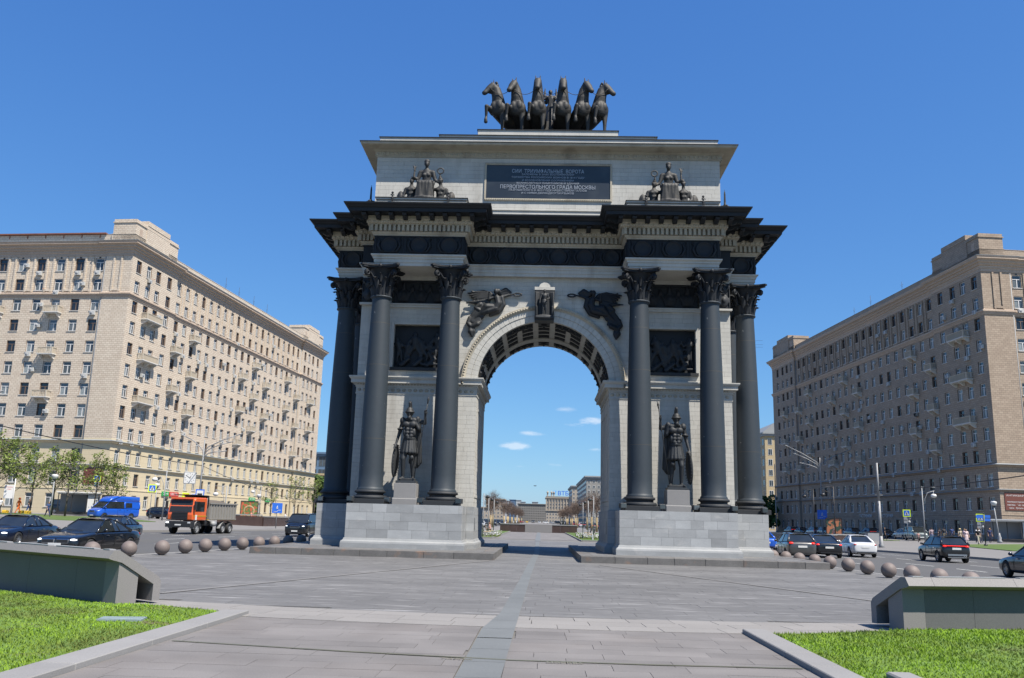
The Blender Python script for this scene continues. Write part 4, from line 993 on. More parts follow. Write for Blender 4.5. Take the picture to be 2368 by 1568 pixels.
# goddess groups
def helm(m,c,s):
    c=Vector(c); m.ell(c+Vector((0,.01,.05))*s,(.135*s,.15*s,.14*s),12); cap(m,[c+Vector((0,-.13*s,.14*s)),c+Vector((0,-.02*s,.26*s)),c+Vector((0,.14*s,.2*s)),c+Vector((0,.22*s,.0))],[.03*s,.05*s,.05*s,.03*s])
    m.capsule(c+Vector((-.1*s,-.12*s,.02*s)),c+Vector((.1*s,-.12*s,.02*s)),.03*s,.03*s,6)
def goddess(mir):
    m=MB(); s=mir
    # seated robed figure
    H=2.55
    hd=Vector((0,-.12,2.12)); head(m,hd,H*.95,(s*.1,-1,0),0,'s'); m.lathe([(.13,0),(.15,.05),(.10,.14),(.06,.16)],(hd.x,hd.y+.02,hd.z+.10),10)
    m.capsule((0,-.06,2.0),(0,-.04,1.84),.085,.09,8); cap(m,[(0,-.03,1.76),(0,-.03,1.45),(0,-.02,1.15),(0,0,.95)],[.17,.22,.19,.26],n=12)
    for t in (-1,1):
        m.ell((t*.10,-.2,1.50),(.10,.09,.10),8); m.capsule((0,-.03,1.74),(t*.30,-.02,1.70),.12,.11,8); m.capsule((t*.30,-.02,1.70),(t*.42,-.03,1.28),.115,.09,8)
        m.capsule((t*.15,0,.95),(t*.22,-.62,.92),.23,.17,10); m.capsule((t*.22,-.62,.92),(t*.20,-.62,.12),.17,.2,10)
        m.capsule((t*.2,-.64,.1),(t*.2,-.82,.07),.08,.06,7)
    for k in range(9): x=-.32+k*.08; m.capsule((x,-.74-.03*(k%2),.92-.1*abs(k-4)*.1),(x*1.25,-.70,.05),.05,.065,6)
    for k in range(7): x=-.3+k*.1; m.capsule((x,-.35,1.12),(x*1.2,-.72,.98),.06,.06,6)
    m.capsule((-.3,-.15,1.05),(.3,-.15,1.05),.14,.14,8); m.box(-.36,.36,-.1,.42,.0,.85)
    # raised forearms
    m.capsule((-s*.42,-.03,1.28),(-s*.60,-.18,1.38),.085,.06,8); m.capsule((-s*.60,-.18,1.38),(-s*.58,-.16,1.66),.06,.045,8)
    hand(m,(-s*.58,-.16,1.68),(0,0,1),2.2)
    for a in (-.4,-.12,.18,.5): m.capsule((-s*.58,-.16,1.75),(-s*.58+math.sin(a)*.35,-.16,1.75+math.cos(a)*.42),.025,.018,6)
    m.capsule((s*.42,-.03,1.28),(s*.60,-.1,1.12),.085,.06,8); m.capsule((s*.60,-.1,1.12),(s*.66,-.14,1.5),.06,.045,8)
    n=12
    for k in range(n):
        a=2*PI*k/n;b=2*PI*(k+1)/n; m.capsule((s*.68+.15*math.cos(a),-.16,1.74+.15*math.sin(a)),(s*.68+.15*math.cos(b),-.16,1.74+.15*math.sin(b)),.042,.042,6)
    # captive warriors at her sides
    for t,hz in ((-1,1.18),(1,1.22)):
        x=t*.70; cap(m,[(x,-.02,.15),(x,-.03,.45),(x,-.03,.72)],[.22,.20,.24],n=10); m.capsule((x,-.03,.82),(x,-.05,hz-.1),.1,.08,8)
        for q in (-1,1): m.capsule((x,-.02,.80),(x+q*.26,-.02,.78),.11,.10,8); m.ell((x+q*.10,-.22,.70),(.11,.06,.09),8); m.ell((x+q*.06,-.22,.48),(.07,.05,.07),7)
        head(m,(x,-.07,hz),1.9,(0,-1,0)); helm(m,(x,-.05,hz+.02),.85)
        m.capsule((x+t*.28,-.02,.76),(x+t*.36,-.05,.40),.095,.07,8); m.capsule((x+t*.36,-.05,.40),(x+t*.25,-.2,.2),.07,.05,8)
        m.ell((x+t*.52,.05,.28),(.20,.12,.42),12); m.ell((x+t*.50,-.04,.28),(.12,.1,.28),10)
        m.capsule((x+t*.72,.1,.06),(x+t*.86,.05,.04),.07,.04,7)
    m.box(-1.3,1.3,-.25,.5,0,.08); m.lathe([(.62,0),(.6,.12),(.3,.16)],(0,-.42,.0),16)
    return m
for s,l in ((-1,'left'),(1,'right')):
    o=remesh(goddess(-s),'goddess_group_statue',m_bronze,.034,sm=1); o.location=(6.55*s,.42,18.42); o.scale=(1.13,.95,1.06)
    tag(o,'bronze seated goddess with two helmeted warriors on the '+l+' side of the attic','statue group','seated goddess groups on the attic')
    for k,(dx,q) in enumerate(((-1.62,'left'),(1.35,'right'))):
        m=MB(); human(m,.62,J_(lel=(-.2,-.06,.72),lwr=(-.12,-.16,.78),rel=(.2,-.06,.72),rwr=(.12,-.16,.78)),hands=False); m.ell((0,-.03,-.02),(.09,.07,.1)); m.ell((0,0,.62),(.07,.07,.07))
        o=remesh(m,'figurine',m_bronze2,.022,sm=1); o.location=(6.55*s+dx*(1 if s<0 else 1)+(.3 if s>0 else 0),-.62,18.02); tag(o,'small bronze figurine at the '+q+' end of the '+l+' statue plinth','statuette','figurines on the statue plinths')
    # trophies of arms on the attic flanks
    m=MB(); cap(m,[(0,0,0),(0,0,.5),(0,0,.95),(0,0,1.25)],[.34,.28,.22,.1],n=10); m.capsule((0,0,1.2),(0,0,1.95),.07,.05,8); m.capsule((0,0,1.9),(0,0,2.2),.06,.015,8)
    for a in (-1,1): m.capsule((0,a*.1,.3),(0,a*.5,1.1),.08,.05); m.ell((.0,a*.35,.5),(.22,.25,.33))
    helm(m,(0,0,1.05),1.2); m.capsule((-.2,0,1.22),(.2,0,1.22),.05,.05)
    o=remesh(m,'trophy_of_arms',m_bronze2,.035,sm=1); o.location=(9.86*s,1.9,17.85); tag(o,'tall trophy of arms with a sword standing at the '+l+' end of the attic','statue','trophies of arms')
# warriors between the columns
def warrior(mir):
    s=mir; m=MB(); H=3.62
    J=J_(pelvis=(s*.012,0,.53),chest=(0,-.005,.74),head=(s*-.01,-.03,.925),lel=(-s*-.2,.02,.78),bare=1)
    # s=+1: spear in the figure's +x hand, shield at -x
    sp='r' if s>0 else 'l'; sd='l' if s>0 else 'r'; q=s
    J.update({sp+'sh':(q*.118,0,.83),sp+'el':(q*.235,.0,.80),sp+'wr':(q*.245,-.06,.90),sd+'sh':(-q*.118,0,.815),sd+'el':(-q*.17,.02,.65),sd+'wr':(-q*.205,-.03,.50),
      sd+'hip':(-q*.05,0,.51),sd+'kn':(-q*.075,-.07,.29),sd+'an':(-q*.075,-.03,.045),sd+'ft':(-q*.5,-1,0),sp+'hip':(q*.055,0,.51),sp+'kn':(q*.06,0,.28),sp+'an':(q*.075,.03,.045),sp+'ft':(q*.25,-1,0)})
    human(m,H,J,bulk=1.0)
    for t in (-1,1):
        m.ell((t*.052*H,-.085*H,.77*H),(.058*H,.03*H,.04*H),10); m.ell((t*.12*H,0,.825*H),(.05*H,.055*H,.055*H),10)
        for k,z in enumerate((.70,.655,.61)): m.ell((t*.03*H,-.085*H,z*H),(.032*H,.018*H,.022*H),8)
        m.ell((t*.075*H,-.05*H,.66*H),(.03*H,.04*H,.06*H),8); m.ell((t*.06*H-q*.02*H*(t==-q),-.07*H,.31*H),(.035*H,.03*H,.035*H),8)
    # kilt
    for k in range(14):
        a=2*PI*k/14; x=.085*H*math.cos(a); y=.065*H*math.sin(a); m.capsule((x*.9,y*.9,.57*H),(x*1.35,y*1.35-.01*H,.385*H),.027*H,.03*H,6)
    m.lathe([(.1*H,0),(.1*H,.025*H)],(0,0,.565*H),14)
    # helmet with crest
    hc=Vector(J['head'])*H; m.ell(hc+Vector((0,.0,.03*H)),(.064*H,.075*H,.066*H),14); m.lathe([(.071*H,0),(.082*H,.01*H),(.071*H,.022*H)],(hc.x,hc.y-.004*H,hc.z+.008*H),16)
    cap(m,[hc+Vector((0,-.03*H,.085*H)),hc+Vector((0,-.045*H,.145*H)),hc+Vector((0,0,.155*H)),hc+Vector((0,.06*H,.10*H)),hc+Vector((0,.09*H,.02*H))],[.02*H,.022*H,.026*H,.026*H,.02*H])
    m.capsule(hc+Vector((0,-.01*H,.07*H)),hc+Vector((0,-.02*H,.11*H)),.03*H,.02*H,8)
    m.ell(hc+Vector((0,-.045*H,-.06*H)),(.03*H,.025*H,.03*H),8)
    # cloak
    for k in range(7): a=k/6; m.capsule((q*(.05+.10*a)*H,(.03+.02*math.sin(k*2))*H,.83*H),(q*(.02+.15*a)*H,(.10+.015*math.sin(k*2))*H,(.26-.06*math.sin(a*PI))*H),.026*H,.035*H,6)
    m.capsule((q*.06*H,-.04*H,.84*H),(q*.14*H,-.03*H,.72*H),.035*H,.03*H,8); m.capsule((q*.12*H,-.03*H,.85*H),(q*.16*H,0,.70*H),.04*H,.03*H,8); m.capsule((-q*.05*H,-.05*H,.845*H),(q*.08*H,-.05*H,.83*H),.02*H,.03*H,8)
    for t in (-1,1): m.lathe([(.05*H,0),(.056*H,.01*H),(.05*H,.02*H)],(-q*.155*H,.01*H,.70*H),10)
    m.box(-.125*H,.125*H,-.10*H,.07*H,-.02*H,.028*H)
    b=remesh(m,'warrior_statue',m_bronze2,.03,sm=1)
    sp_=MB(); wr=Vector(J[sp+'wr'])*H; a=Vector((q*.12*H,-.12*H,.03*H)); d=(wr-a).normalized(); tp=wr+d*.62
    sp_.tube([a,wr,tp],.026,8); sp_.tube([tp,tp+d*.06,tp+d*.12,tp+d*.2,tp+d*.42],[.03,.05,.04,.075,.005],6); sp_.build('spear',m_bronze2,b)
    sh_=MB(); c=Vector((-q*.215*H,.03*H,.27*H)); sh_.M=Matrix.Translation(c)@Matrix.Rotation(q*R(62),4,'Z')@Matrix.Rotation(R(6)*q,4,'Y')
    sh_.ell((0,0,0),(.085*H,.03*H,.235*H),20,k=12); 
    for k in range(28): a=2*PI*k/28; sh_.ell((.076*H*math.cos(a),-.026*H,.215*H*math.sin(a)),(.03,.03,.03),5,k=4)
    sh_.build('shield',m_bronze2,b)
    return b
for s,l in ((-1,'left'),(1,'right')):
    b=warrior(-s); b.location=(6.70*s+(.0),-.02,3.60); b.scale=(.88,.95,1.0)
    tag(b,'bronze helmeted warrior with spear and shield between the '+l+' pier columns','statue','warriors between the columns')
    t=thing('statue_pedestal','light granite pedestal under the '+l+' bronze warrior','pedestal',(6.72*s,-.02,2.40))
    m=MB(); m.bev(-.62,.62,-.62,.5,0,.30,.03); m.prism([(-.62,.30),(.62,.30),(.55,.36),(-.55,.36)],-.56,.45,axis='y'); m.build('foot',m_kerb,t)
    m=MB(); m.bev(-.55,.55,-.56,.45,.362,1.04,.012); m.build('block',m_kerb,t)
    m=MB(); m.box(-.50,.50,-.50,.35,1.042,1.17); m.build('top_plate',m_darkmetal,t)
# flying figures in the spandrels
def fame(mir):
    X=lambda x,z,y=1.36:(x*mir if mir<0 else x,y,z)
    m=MB(); f=(lambda p:(p[0]*-mir,p[2] if len(p)>2 else 1.34,p[1]))   # points given for the left figure
    C=lambda pts,rad,n=8: cap(m,[f(p) for p in pts],rad,n=n)
    C([(-2.62,13.78,1.25),(-2.6,13.62,1.26)],[.13,.07]); m.ell(f((-2.62,13.80,1.2)),(.13,.12,.16),10); m.ell(f((-2.5,13.85,1.27)),(.12,.1,.13),8)
    C([(-2.55,13.45,1.28),(-2.48,13.15,1.26),(-2.62,12.85,1.28)],[.17,.19,.2]); C([(-2.62,12.85,1.28),(-3.0,12.72,1.24),(-3.3,12.62,1.26)],[.22,.18,.12]); C([(-2.7,12.95,1.3),(-3.1,12.95,1.22),(-3.42,12.6,1.26),(-3.72,12.32,1.3)],[.2,.19,.1,.06])
    C([(-2.3,13.5,1.33),(-2.2,13.1,1.36),(-2.45,12.7,1.38),(-2.9,12.5,1.38)],[.12,.13,.12,.08])       # mantle arc
    C([(-2.35,13.5,1.30),(-2.0,13.62,1.34),(-1.72,13.68,1.32)],[.08,.06,.05]); 
    for k in range(10):
        a=2*PI*k/10;b=2*PI*(k+1)/10; m.capsule(f((-1.45+.22*math.cos(a),13.67+.08*math.sin(a),1.3)),f((-1.45+.22*math.cos(b),13.67+.08*math.sin(b),1.3)),.045,.045,6)
    C([(-2.75,13.5,1.27),(-3.0,13.35,1.2),(-2.98,13.68,1.12)],[.08,.06,.05]); 
    C([(-2.75,13.76,1.08),(-3.3,13.74,1.05),(-3.78,13.70,1.02),(-3.86,13.70,1.02)],[.022,.03,.045,.085])          # trumpet
    for k in range(6): C([(-2.9+.03*k,13.72-.04*k,1.38),(-3.3-.06*k,13.82-.08*k,1.36),(-4.12+.10*k,13.72-.12*k,1.36)],[.10,.09,.05])   # near wing
    for k in range(5): C([(-3.0,13.4-.06*k,1.36),(-3.5,13.25-.05*k,1.34),(-4.2+.2*k,13.22-.03*k,1.35)],[.09,.08,.035])
    C([(-2.45,13.75,1.38),(-2.1,13.92,1.38),(-1.86,13.82,1.38)],[.12,.15,.08]); C([(-2.3,13.7,1.4),(-2.0,13.78,1.4)],[.13,.12])
    rr=random.Random(5)
    for k in range(9):                                                    # blown drapery behind the legs
        C([(-3.3+.03*k,13.02-.03*k,1.32),(-3.72+.05*k,12.75-.05*k,1.30),(-3.98+.06*k,12.38+.02*k,1.32),(-3.86+.06*k,12.1,1.3)],[.08,.07,.07,.06],6)
    C([(-3.45,13.08,1.3),(-3.7,12.9,1.3),(-3.5,12.78,1.28)],[.12,.1,.1]); C([(-4.0,12.35,1.32),(-4.08,12.05,1.32),(-3.9,11.85,1.3),(-3.55,12.0,1.26),(-3.46,12.12,1.3)],[.1,.12,.12,.14,.07])
    C([(-3.92,11.9,1.32),(-3.92,11.6,1.32),(-3.84,11.36,1.32)],[.09,.16,.08]); C([(-3.8,11.95,1.3),(-3.74,11.6,1.3),(-3.78,11.4,1.3)],[.06,.09,.05])
    return m
for s in (-1,1):
    o=remesh(fame(s),'flying_fame_relief',m_blue if s>0 else m_bronze2,.028,arch,sm=1)  # right figure takes the darker iron: shade set by colour, left one reads lit
# soldier on the keystone
m=MB(); human(m,1.42,J_(lel=(-.16,-.02,.66),lwr=(-.17,-.05,.52),rel=(.17,0,.66),rwr=(.10,-.12,.60)),bulk=1.15,hair='s')
m.lathe([(.13,.0),(.17,.1),(.14,.25)],(0,0,.58),10)
o=remesh(m,'soldier_relief',m_iron,.02,keystone,sm=1); o.location=(0,.80,12.42)
m=MB(); m.ell((0,.75,12.35),(.5,.14,.12),12); m.capsule((-.4,.7,12.3),(.4,.7,12.3),.1,.1); m.build('cloud_relief',m_iron,keystone)
# ================================================================== BUILDINGS
tA=(.68,.59,.475); tB=(.60,.505,.40); tM=(.30,.22,.16)
m_tile=M('ceramic_tile',tA,.8,var=.08,scale=.12,fine=.06,fscale=2.5,bump=.35,bscale=10,brick=(.62,.30,.018,tA,tB,tM))
m_tile2=M('ceramic_tile_band',tA,.8,var=.08,scale=.12,fine=.05,fscale=2.5,bump=.35,bscale=10,brick=(.5,.22,.016,(.57,.45,.35),(.50,.39,.30),tM))
m_tileShade=M('ceramic_tile_shade',tA,.8,var=.10,scale=.12,fine=.06,fscale=2.5,bump=.35,bscale=10,brick=(.62,.30,.018,(.41,.325,.245),(.33,.255,.19),(.19,.145,.105)))  # same tile as the left block, its shade put into the colour
m_cream=M('cream_plaster',(.64,.54,.36),.85,var=.05,scale=.2,fine=.03,fscale=3,bump=.2,bscale=10,brick=(3.1,.55,.02,(.66,.56,.38),(.62,.53,.36),(.56,.47,.32)))
m_creamR=m_tileShade
m_ledge=M('grey_ledge_metal',(.30,.33,.35),.5,.2,var=.06,scale=1,bump=.05)
m_wframe=m_white; m_wframe_old=M('old_brown_frame',(.14,.10,.08),.7)
m_balc=M('balcony_concrete',(.50,.44,.35),.85,var=.08,scale=1,fine=.05,fscale=8)
m_balcw=M('balcony_white',(.66,.64,.60),.8,var=.08,scale=1,fine=.05,fscale=8)
m_acw=M('ac_casing',(.5,.5,.48),.6); m_orange_d=M('terracotta_dish',(.6,.2,.07),.7)
def winmesh(w,h,kind,revm):
    """window seen from -y, origin at the bottom centre of the opening on the wall plane"""
    m=MB(); d=.22; fr={'w':0,'o':1,'c':0,'d':1}[kind]
    m.box(-w/2,w/2,0,d,-.02,0,2); 
    m.add([(-w/2,0,0),(-w/2,d,0),(-w/2,d,h),(-w/2,0,h)],[(0,1,2,3)],3); m.add([(w/2,0,0),(w/2,d,0),(w/2,d,h),(w/2,0,h)],[(3,2,1,0)],3); m.add([(-w/2,0,h),(w/2,0,h),(w/2,d,h),(-w/2,d,h)],[(0,1,2,3)],3)
    g_={'w':4,'o':5,'c':6,'d':5}[kind]
    m.add([(-w/2,d,0),(w/2,d,0),(w/2,d,h),(-w/2,d,h)],[(0,1,2,3)],g_)
    t=.10; y0,y1=d-.06,d-.005
    m.box(-w/2,-w/2+t,y0,y1,0,h,fr); m.box(w/2-t,w/2,y0,y1,0,h,fr); m.box(-w/2+t,w/2-t,y0,y1,0,t,fr); m.box(-w/2+t,w/2-t,y0,y1,h-t,h,fr)
    m.box(-w/2+t,w/2-t,y0,y1,h*.66,h*.66+.10,fr); m.box(.02,.15,y0,y1,t,h*.66,fr)
    if kind=='w': m.box(-w/2+.12,-.0,y1+.001-.0,y1+.003,t+.02,h*.6,6)
    m.box(-w/2-.08,w/2+.08,-.09,d-.06,-.07,-.0,2)
    return m
WK=['w','w','w','w','w','c','c','o','d']
def wall_grid(mb,u0,u1,z0,z1,cols,rows,plane,inv,mat):
    """cols [(centre,width)], rows [(z,h)]; plane(u,z)->xyz"""
    us=[u0]; 
    for c_,w in cols: us+=[c_-w/2,c_+w/2]
    us.append(u1); zs=[z0]
    for z,h in rows: zs+=[z,z+h]
    zs.append(z1)
    for i in range(len(us)-1):
        for j in range(len(zs)-1):
            if i%2==1 and j%2==1: continue
            if us[i+1]-us[i]<1e-4 or zs[j+1]-zs[j]<1e-4: continue
            q=[plane(us[i],zs[j]),plane(us[i+1],zs[j]),plane(us[i+1],zs[j+1]),plane(us[i],zs[j+1])]
            mb.add(q if not inv else q[::-1],[(0,1,2,3)],mat((zs[j]+zs[j+1])/2))
ROWS=[(1.0,1.95),(4.35,1.8),(7.55,1.85),(10.95,1.85),(14.05,1.85),(17.2,1.8),(20.4,1.8),(23.65,1.75),(26.85,1.8),(30.0,1.8),(33.15,1.8),(36.2,1.95)]
def apartment(name,label,origin,azdeg,sg,tile,low,seed):
    rnd=random.Random(seed); az=R(azdeg); t=thing(name,label,'apartment building',(origin[0],origin[1],gz(*origin)-.3),PI/2-az)
    B=.3  # base lowered so it meets the ground
    mats=[tile,low]; mf=lambda z:1 if z<10.3 else 0
    W_=1.35
    nearc=[(1.9,W_),(4.9,W_),(7.7,W_),(11.2,W_)]; mid=[(15.3+2.94*k,W_-.1) for k in range(20)]; farc=[(74.9,W_-.1),(77.6,W_-.1),(80.3,W_-.1),(83.6,W_-.1)]
    endc=[(5.45+3.16*k,W_) for k in range(8)]
    wall=MB(); rows=[(z+B,h) for z,h in ROWS]
    wall_grid(wall,0,13.6,0,40,nearc,rows,lambda u,z:(u,0,z),False,lambda z:mf(z-B))
    wall_grid(wall,13.6,73,0,40,mid,rows,lambda u,z:(u,.4*sg,z),False,lambda z:mf(z-B))
    wall_grid(wall,73,87.2,0,40,farc,rows,lambda u,z:(u,0,z),False,lambda z:mf(z-B))
    wall_grid(wall,0,4.3,0,40,[],rows,lambda v,z:(0,v*sg,z),True,lambda z:mf(z-B))
    wall_grid(wall,4.3,33,0,40,endc,rows,lambda v,z:(.2,v*sg,z),True,lambda z:mf(z-B))
    for q in ([(13.6,0),(13.6,.4)],[(73,.4),(73,0)],[(0,4.3),(.2,4.3)],[(87.2,0),(87.2,15)],[(87.2,15),(16,15)],[(16,15),(16,33)],[(16,33),(.2,33)]):
        (a,b),(c_,d)=q; 
        for z0,z1,mi in ((0,10.3+B,1),(10.3+B,40,0)): wall.add([(a,b*sg,z0),(c_,d*sg,z0),(c_,d*sg,z1),(a,b*sg,z1)],[(0,1,2,3)],mi)
    wall.build('wall',mats,t,uv=True)
    out=[(0,0),(13.6,0),(13.6,.4),(73,.4),(73,0),(87.2,0),(87.2,15),(16,15),(16,33),(.2,33),(.2,4.3),(0,4.3)]
    sd=1
    def sw(prof,mat,nm,uv=True):
        m=MB(); m.sweep(out,[(d,z+B) for d,z in prof],side=sd,sy=sg); return m.build(nm,mat,t,uv=uv)
    sw([(0,10.2),(.08,10.22),(.2,10.3),(.25,10.42),(.45,10.5)],low,'lower_cornice'); sw([(.46,10.5),(.48,10.56),(0,10.72)],m_ledge,'ledge_flashing',False)
    sw([(0,6.8),(.1,6.85),(.14,7.0),(.3,7.06)],low,'lower_ledge'); sw([(.31,7.06),(.33,7.11),(0,7.2)],m_ledge,'ledge_flashing',False)
    sw([(0,3.6),(.06,3.62),(.06,3.78),(0,3.8)],low,'string_course')
    sw([(0,32.0),(.1,32.05),(.1,32.2),(.18,32.24),(.18,32.42),(.3,32.48),(.3,32.7),(0,32.85)],m_tile2,'upper_string_course')
    sw([(0,38.45),(.05,38.5),(.05,38.9),(.15,39.0),(.15,39.3),(.35,39.42),(.35,39.66),(.6,39.8),(.6,40.05),(.95,40.25),(.95,40.42),(1.05,40.6)],m_tile2,'cornice'); sw([(1.06,40.6),(1.08,40.68),(-.3,40.95)],m_ledge,'cornice_flashing',False)
    sw([(-.25,40.6),(-.25,42.0),(-.21,42.0),(-.21,42.08),(-.6,42.1),(-.6,40.6)],tile,'parapet')
    m=MB(); m.add([(x,y*sg,40.9+B) for x,y in out],[tuple(range(12))]); m.build('roof',m_gray,t)
    def attic(u0,u1,v0,v1,h):
        m=MB(); ya,yb=sorted((v0*sg,v1*sg)); m.box(u0,u1,ya,yb,40.5+B,h+B); m.box(u0-.12,u1+.12,ya-.12,yb+.12,h+B-.6,h+B-.45); m.box(u0+3.2,u1-3.0,ya-.06,yb+.06,h+B,h+B+.75); m.box(u0+3,u1-3,ya-.1 if sg>0 else yb-.1,(ya+.1) if sg>0 else yb+.1,41.5+B,h+B-.6); m.build('roof_block',tile,t,uv=True)
        n=MB(); n.box(u0+1.1,u1*.0+u0+1.9,ya-.02 if sg>0 else yb-.1,ya+.1 if sg>0 else yb+.02,42+B,43.2+B); n.build('blind_window',m_tile2,t,uv=True)
        m=MB(); m.box(u0-.04,u1+.04,ya-.04,yb+.04,h+B+.002,h+B+.05,skip=''); m.build('metal_capping',m_ledge,t) if 0 else None
    attic(.25,13.2,.25,3.9,44.4); attic(73.4,86.9,.25,3.9,44.4)
    # pilasters and blind panels on the top two storeys
    pil=MB()
    def strip(c_,pl,w):
        for a,b in ((-w,-w+.28),(w-.28,w)): pl(c_+a,c_+b,32.9,38.4)
        pl(c_-w+.28,c_+w-.28,33.0,33.3)
    def plL(v0):
        return lambda a,b,z0,z1: pil.box(a,b,(v0-.14)*sg,(v0+.02)*sg,z0+B,z1+B)
    def plE(u0): return lambda a,b,z0,z1: pil.box(u0-.14,u0+.02,a*sg,b*sg,z0+B,z1+B)
    for k in range(19): strip(15.3+2.94*k+1.47,plL(.4),.62)
    for k in range(-0,7): strip(5.45+3.16*k+1.58,plE(.2),.68)
    strip(2.3,plE(0),.75)
    pil.build('pilaster_frame',tile,t,uv=True,kind='stuff')
    # windows
    var={}
    def wm(w,h,k,mi):
        key=(round(w,2),round(h,2),k,mi)
        if key not in var:
            mm=winmesh(w,h,k,0); var[key]=(mm,mm.mesh('window',[m_white,m_wframe_old,m_balcw,mats[mi],m_glass,m_glass2,m_lace]))
        return var[key]
    allw=[]
    for cols,v in ((nearc,0),(mid,.4),(farc,0)):
        for c_,w in cols:
            for r,(z,h) in enumerate(rows): allw.append((c_,v*sg,z,0 if sg>0 else PI,w,h,r))
    for c_,w in endc:
        for r,(z,h) in enumerate(rows): allw.append((.2,c_*sg,z,-PI/2,w,h,r))
    allw.sort(key=lambda q:q[0]+abs(q[1])*.8)
    st={}; 
    for i,(x,y,z,rz,w,h,r) in enumerate(allw):
        k=rnd.choice(WK) if r<11 else rnd.choice(['w','o','c','d','d']); mm,me=wm(w,h,k,1 if r<3 else 0)
        if i<300: o=obj('window',me,t,(x,y,z),rz)
        else:
            s_=st.setdefault(1 if r<3 else 0,MB()); s_.M=Matrix.Translation((x,y,z))@Matrix.Rotation(rz,4,'Z'); s_.add(mm.v,mm.f,0); s_.m[-len(mm.m):]=mm.m; s_.M=None
    for mi,s_ in st.items(): s_.build('window',[m_white,m_wframe_old,m_balcw,mats[mi],m_glass,m_glass2,m_lace],t,kind='stuff')
    # balconies
    def balc(w):
        m=MB(); d=1.05
        m.box(-w/2,w/2,-d,0,-.12,.0,0); m.box(-w/2+.05,w/2-.05,-d+.06,0,-.20,-.121,0)
        for s in (-1,1): m.prism([(0,-.2),(-.95,-.2),(-.9,-.32),(-.25,-.75),(0,-.8)],s*(w/2-.32)-.1,s*(w/2-.32)+.1,0,axis='x')
        if w>3: m.prism([(0,-.2),(-.95,-.2),(-.9,-.32),(-.25,-.75),(0,-.8)],-.1,.1,0,axis='x')
        m.box(-w/2,w/2,-d,-d+.14,.84,.95,1); 
        for s in (-1,1): m.box(s*w/2-(.14 if s>0 else 0),s*w/2+(.14 if s<0 else 0),-d+.141,0,.84,.95,1); m.box(s*w/2-(.18 if s>0 else 0),s*w/2+(.18 if s<0 else 0),-d+.002,-d+.18,.0,.84,1)
        n=int(w/.22)
        for k in range(1,n): m.box(-w/2+k*w/n-.05,-w/2+k*w/n+.05,-d+.03,-d+.11,0,.84,1)
        for s in (-1,1):
            for k in range(1,5): m.box(s*w/2-(.11 if s>0 else -.03),s*w/2+(.11 if s<0 else -.03),-d+k*.21-.05,-d+k*.21+.05,0,.84,1)
        return m.mesh('balcony',[m_balcw,m_balc])
    b2,b1,bd=balc(2.5),balc(2.1),balc(4.6)
    def place(nm,me,u,v,z,face):
        if face=='L': return obj(nm,me,t,(u,v*sg,z),0 if sg>0 else PI)
        return obj(nm,me,t,(u,v*sg,z),-PI/2)
    for r in (9,7,5): place('balcony',b2,.2,5.45+3.16*2,rows[r][0]-.35,'E'); place('balcony',bd,6.3,0,rows[r][0]-.35,'L'); place('balcony',b2,.2,5.45+3.16*5,rows[r][0]-.35,'E')
    for c_,rr in ((0,(8,6,4)),(2,(9,7,5)) ,(9,(8,6,4)),(11,(9,7,5)),(13,(8,6,4)),(17,(9,7,5)),(19,(8,6,4))):
        for r in rr: place('balcony',b1,15.3+2.94*c_,.4,rows[r][0]-.35,'L')
    for r in (8,6,4): place('balcony',b2,78.9,0,rows[r][0]-.35,'L')
    # air conditioners
    am=MB(); am.bev(-.4,.4,-.42,-.04,0,.56,.02); am.lathe([(.2,0),(.2,.01)],n=12); am.v[-24:]=am.v[-24:]
    ac=MB(); ac.bev(-.4,.4,-.42,-.04,0,.56,.02,0); ac.box(-.3,-.26,-.04,.0,-.1,0,1); ac.box(.26,.3,-.04,.0,-.1,0,1); ac.M=Matrix.Translation((-.1,-.421,.28))@Matrix.Rotation(PI/2,4,'X'); ac.lathe([(.22,0),(.22,.012),(.05,.012),(0,.014)],n=14,m=1); acm=ac.mesh('air_conditioner',[m_acw,m_gray])
    for i in range(70):
        x,y,z,rz,w,h,r=rnd.choice(allw[:330]); 
        if r<2: continue
        dx=rnd.choice((0,0,.95)); dz=-.72 if dx==0 else rnd.uniform(.2,.8)
        ox=Matrix.Rotation(rz,3,'Z')@Vector((dx,0,0)); obj('air_conditioner',acm,t,(x+ox.x,y+ox.y,z+dz),rz)
    dm=MB(); dm.M=Matrix.Rotation(R(72),4,'X'); dm.lathe([(0,0),(.2,.02),(.35,.07),(.42,.12)],(0,0,-.5),16,cap=False); dm.M=None; dm.box(-.02,.02,-.5,0,-.02,.02)
    dmo=dm.mesh('satellite_dish',m_orange_d); dmw=dm.mesh('satellite_dish',m_white)
    for i in range(9):
        x,y,z,rz,w,h,r=rnd.choice(allw[20:330]); ox=Matrix.Rotation(rz,3,'Z')@Vector((1.1,0,0)); obj('satellite_dish',rnd.choice((dmo,dmo,dmw)),t,(x+ox.x,y+ox.y,z+.2),rz)
    # downpipes, vents
    m=MB()
    for u,v in ((13.75,.34),(72.85,.34)): m.tube([(u,v*sg,.2),(u,v*sg,38.4+B)],.07,6)
    m.tube([(.1,4.42*sg,.2),(.1,4.42*sg,38.4+B)],.08,6); m.build('downpipe',m_gray,t)
    m=MB()
    for k in range(20): m.box(15.1+2.94*k,15.45+2.94*k,.36*sg,.41*sg,38.75+B,39.05+B) if 0 else m.box(15.15+2.94*k,15.45+2.94*k,(.4-.012)*sg-.0,(.42)*sg,38.5+B-.35,38.5+B-.08)
    for k in range(8): m.box(.188,.21,(5.3+3.16*k)*sg,(5.6+3.16*k)*sg,38.15+B,38.42+B)
    m.build('vent',m_darkmetal,t)
    m=MB()
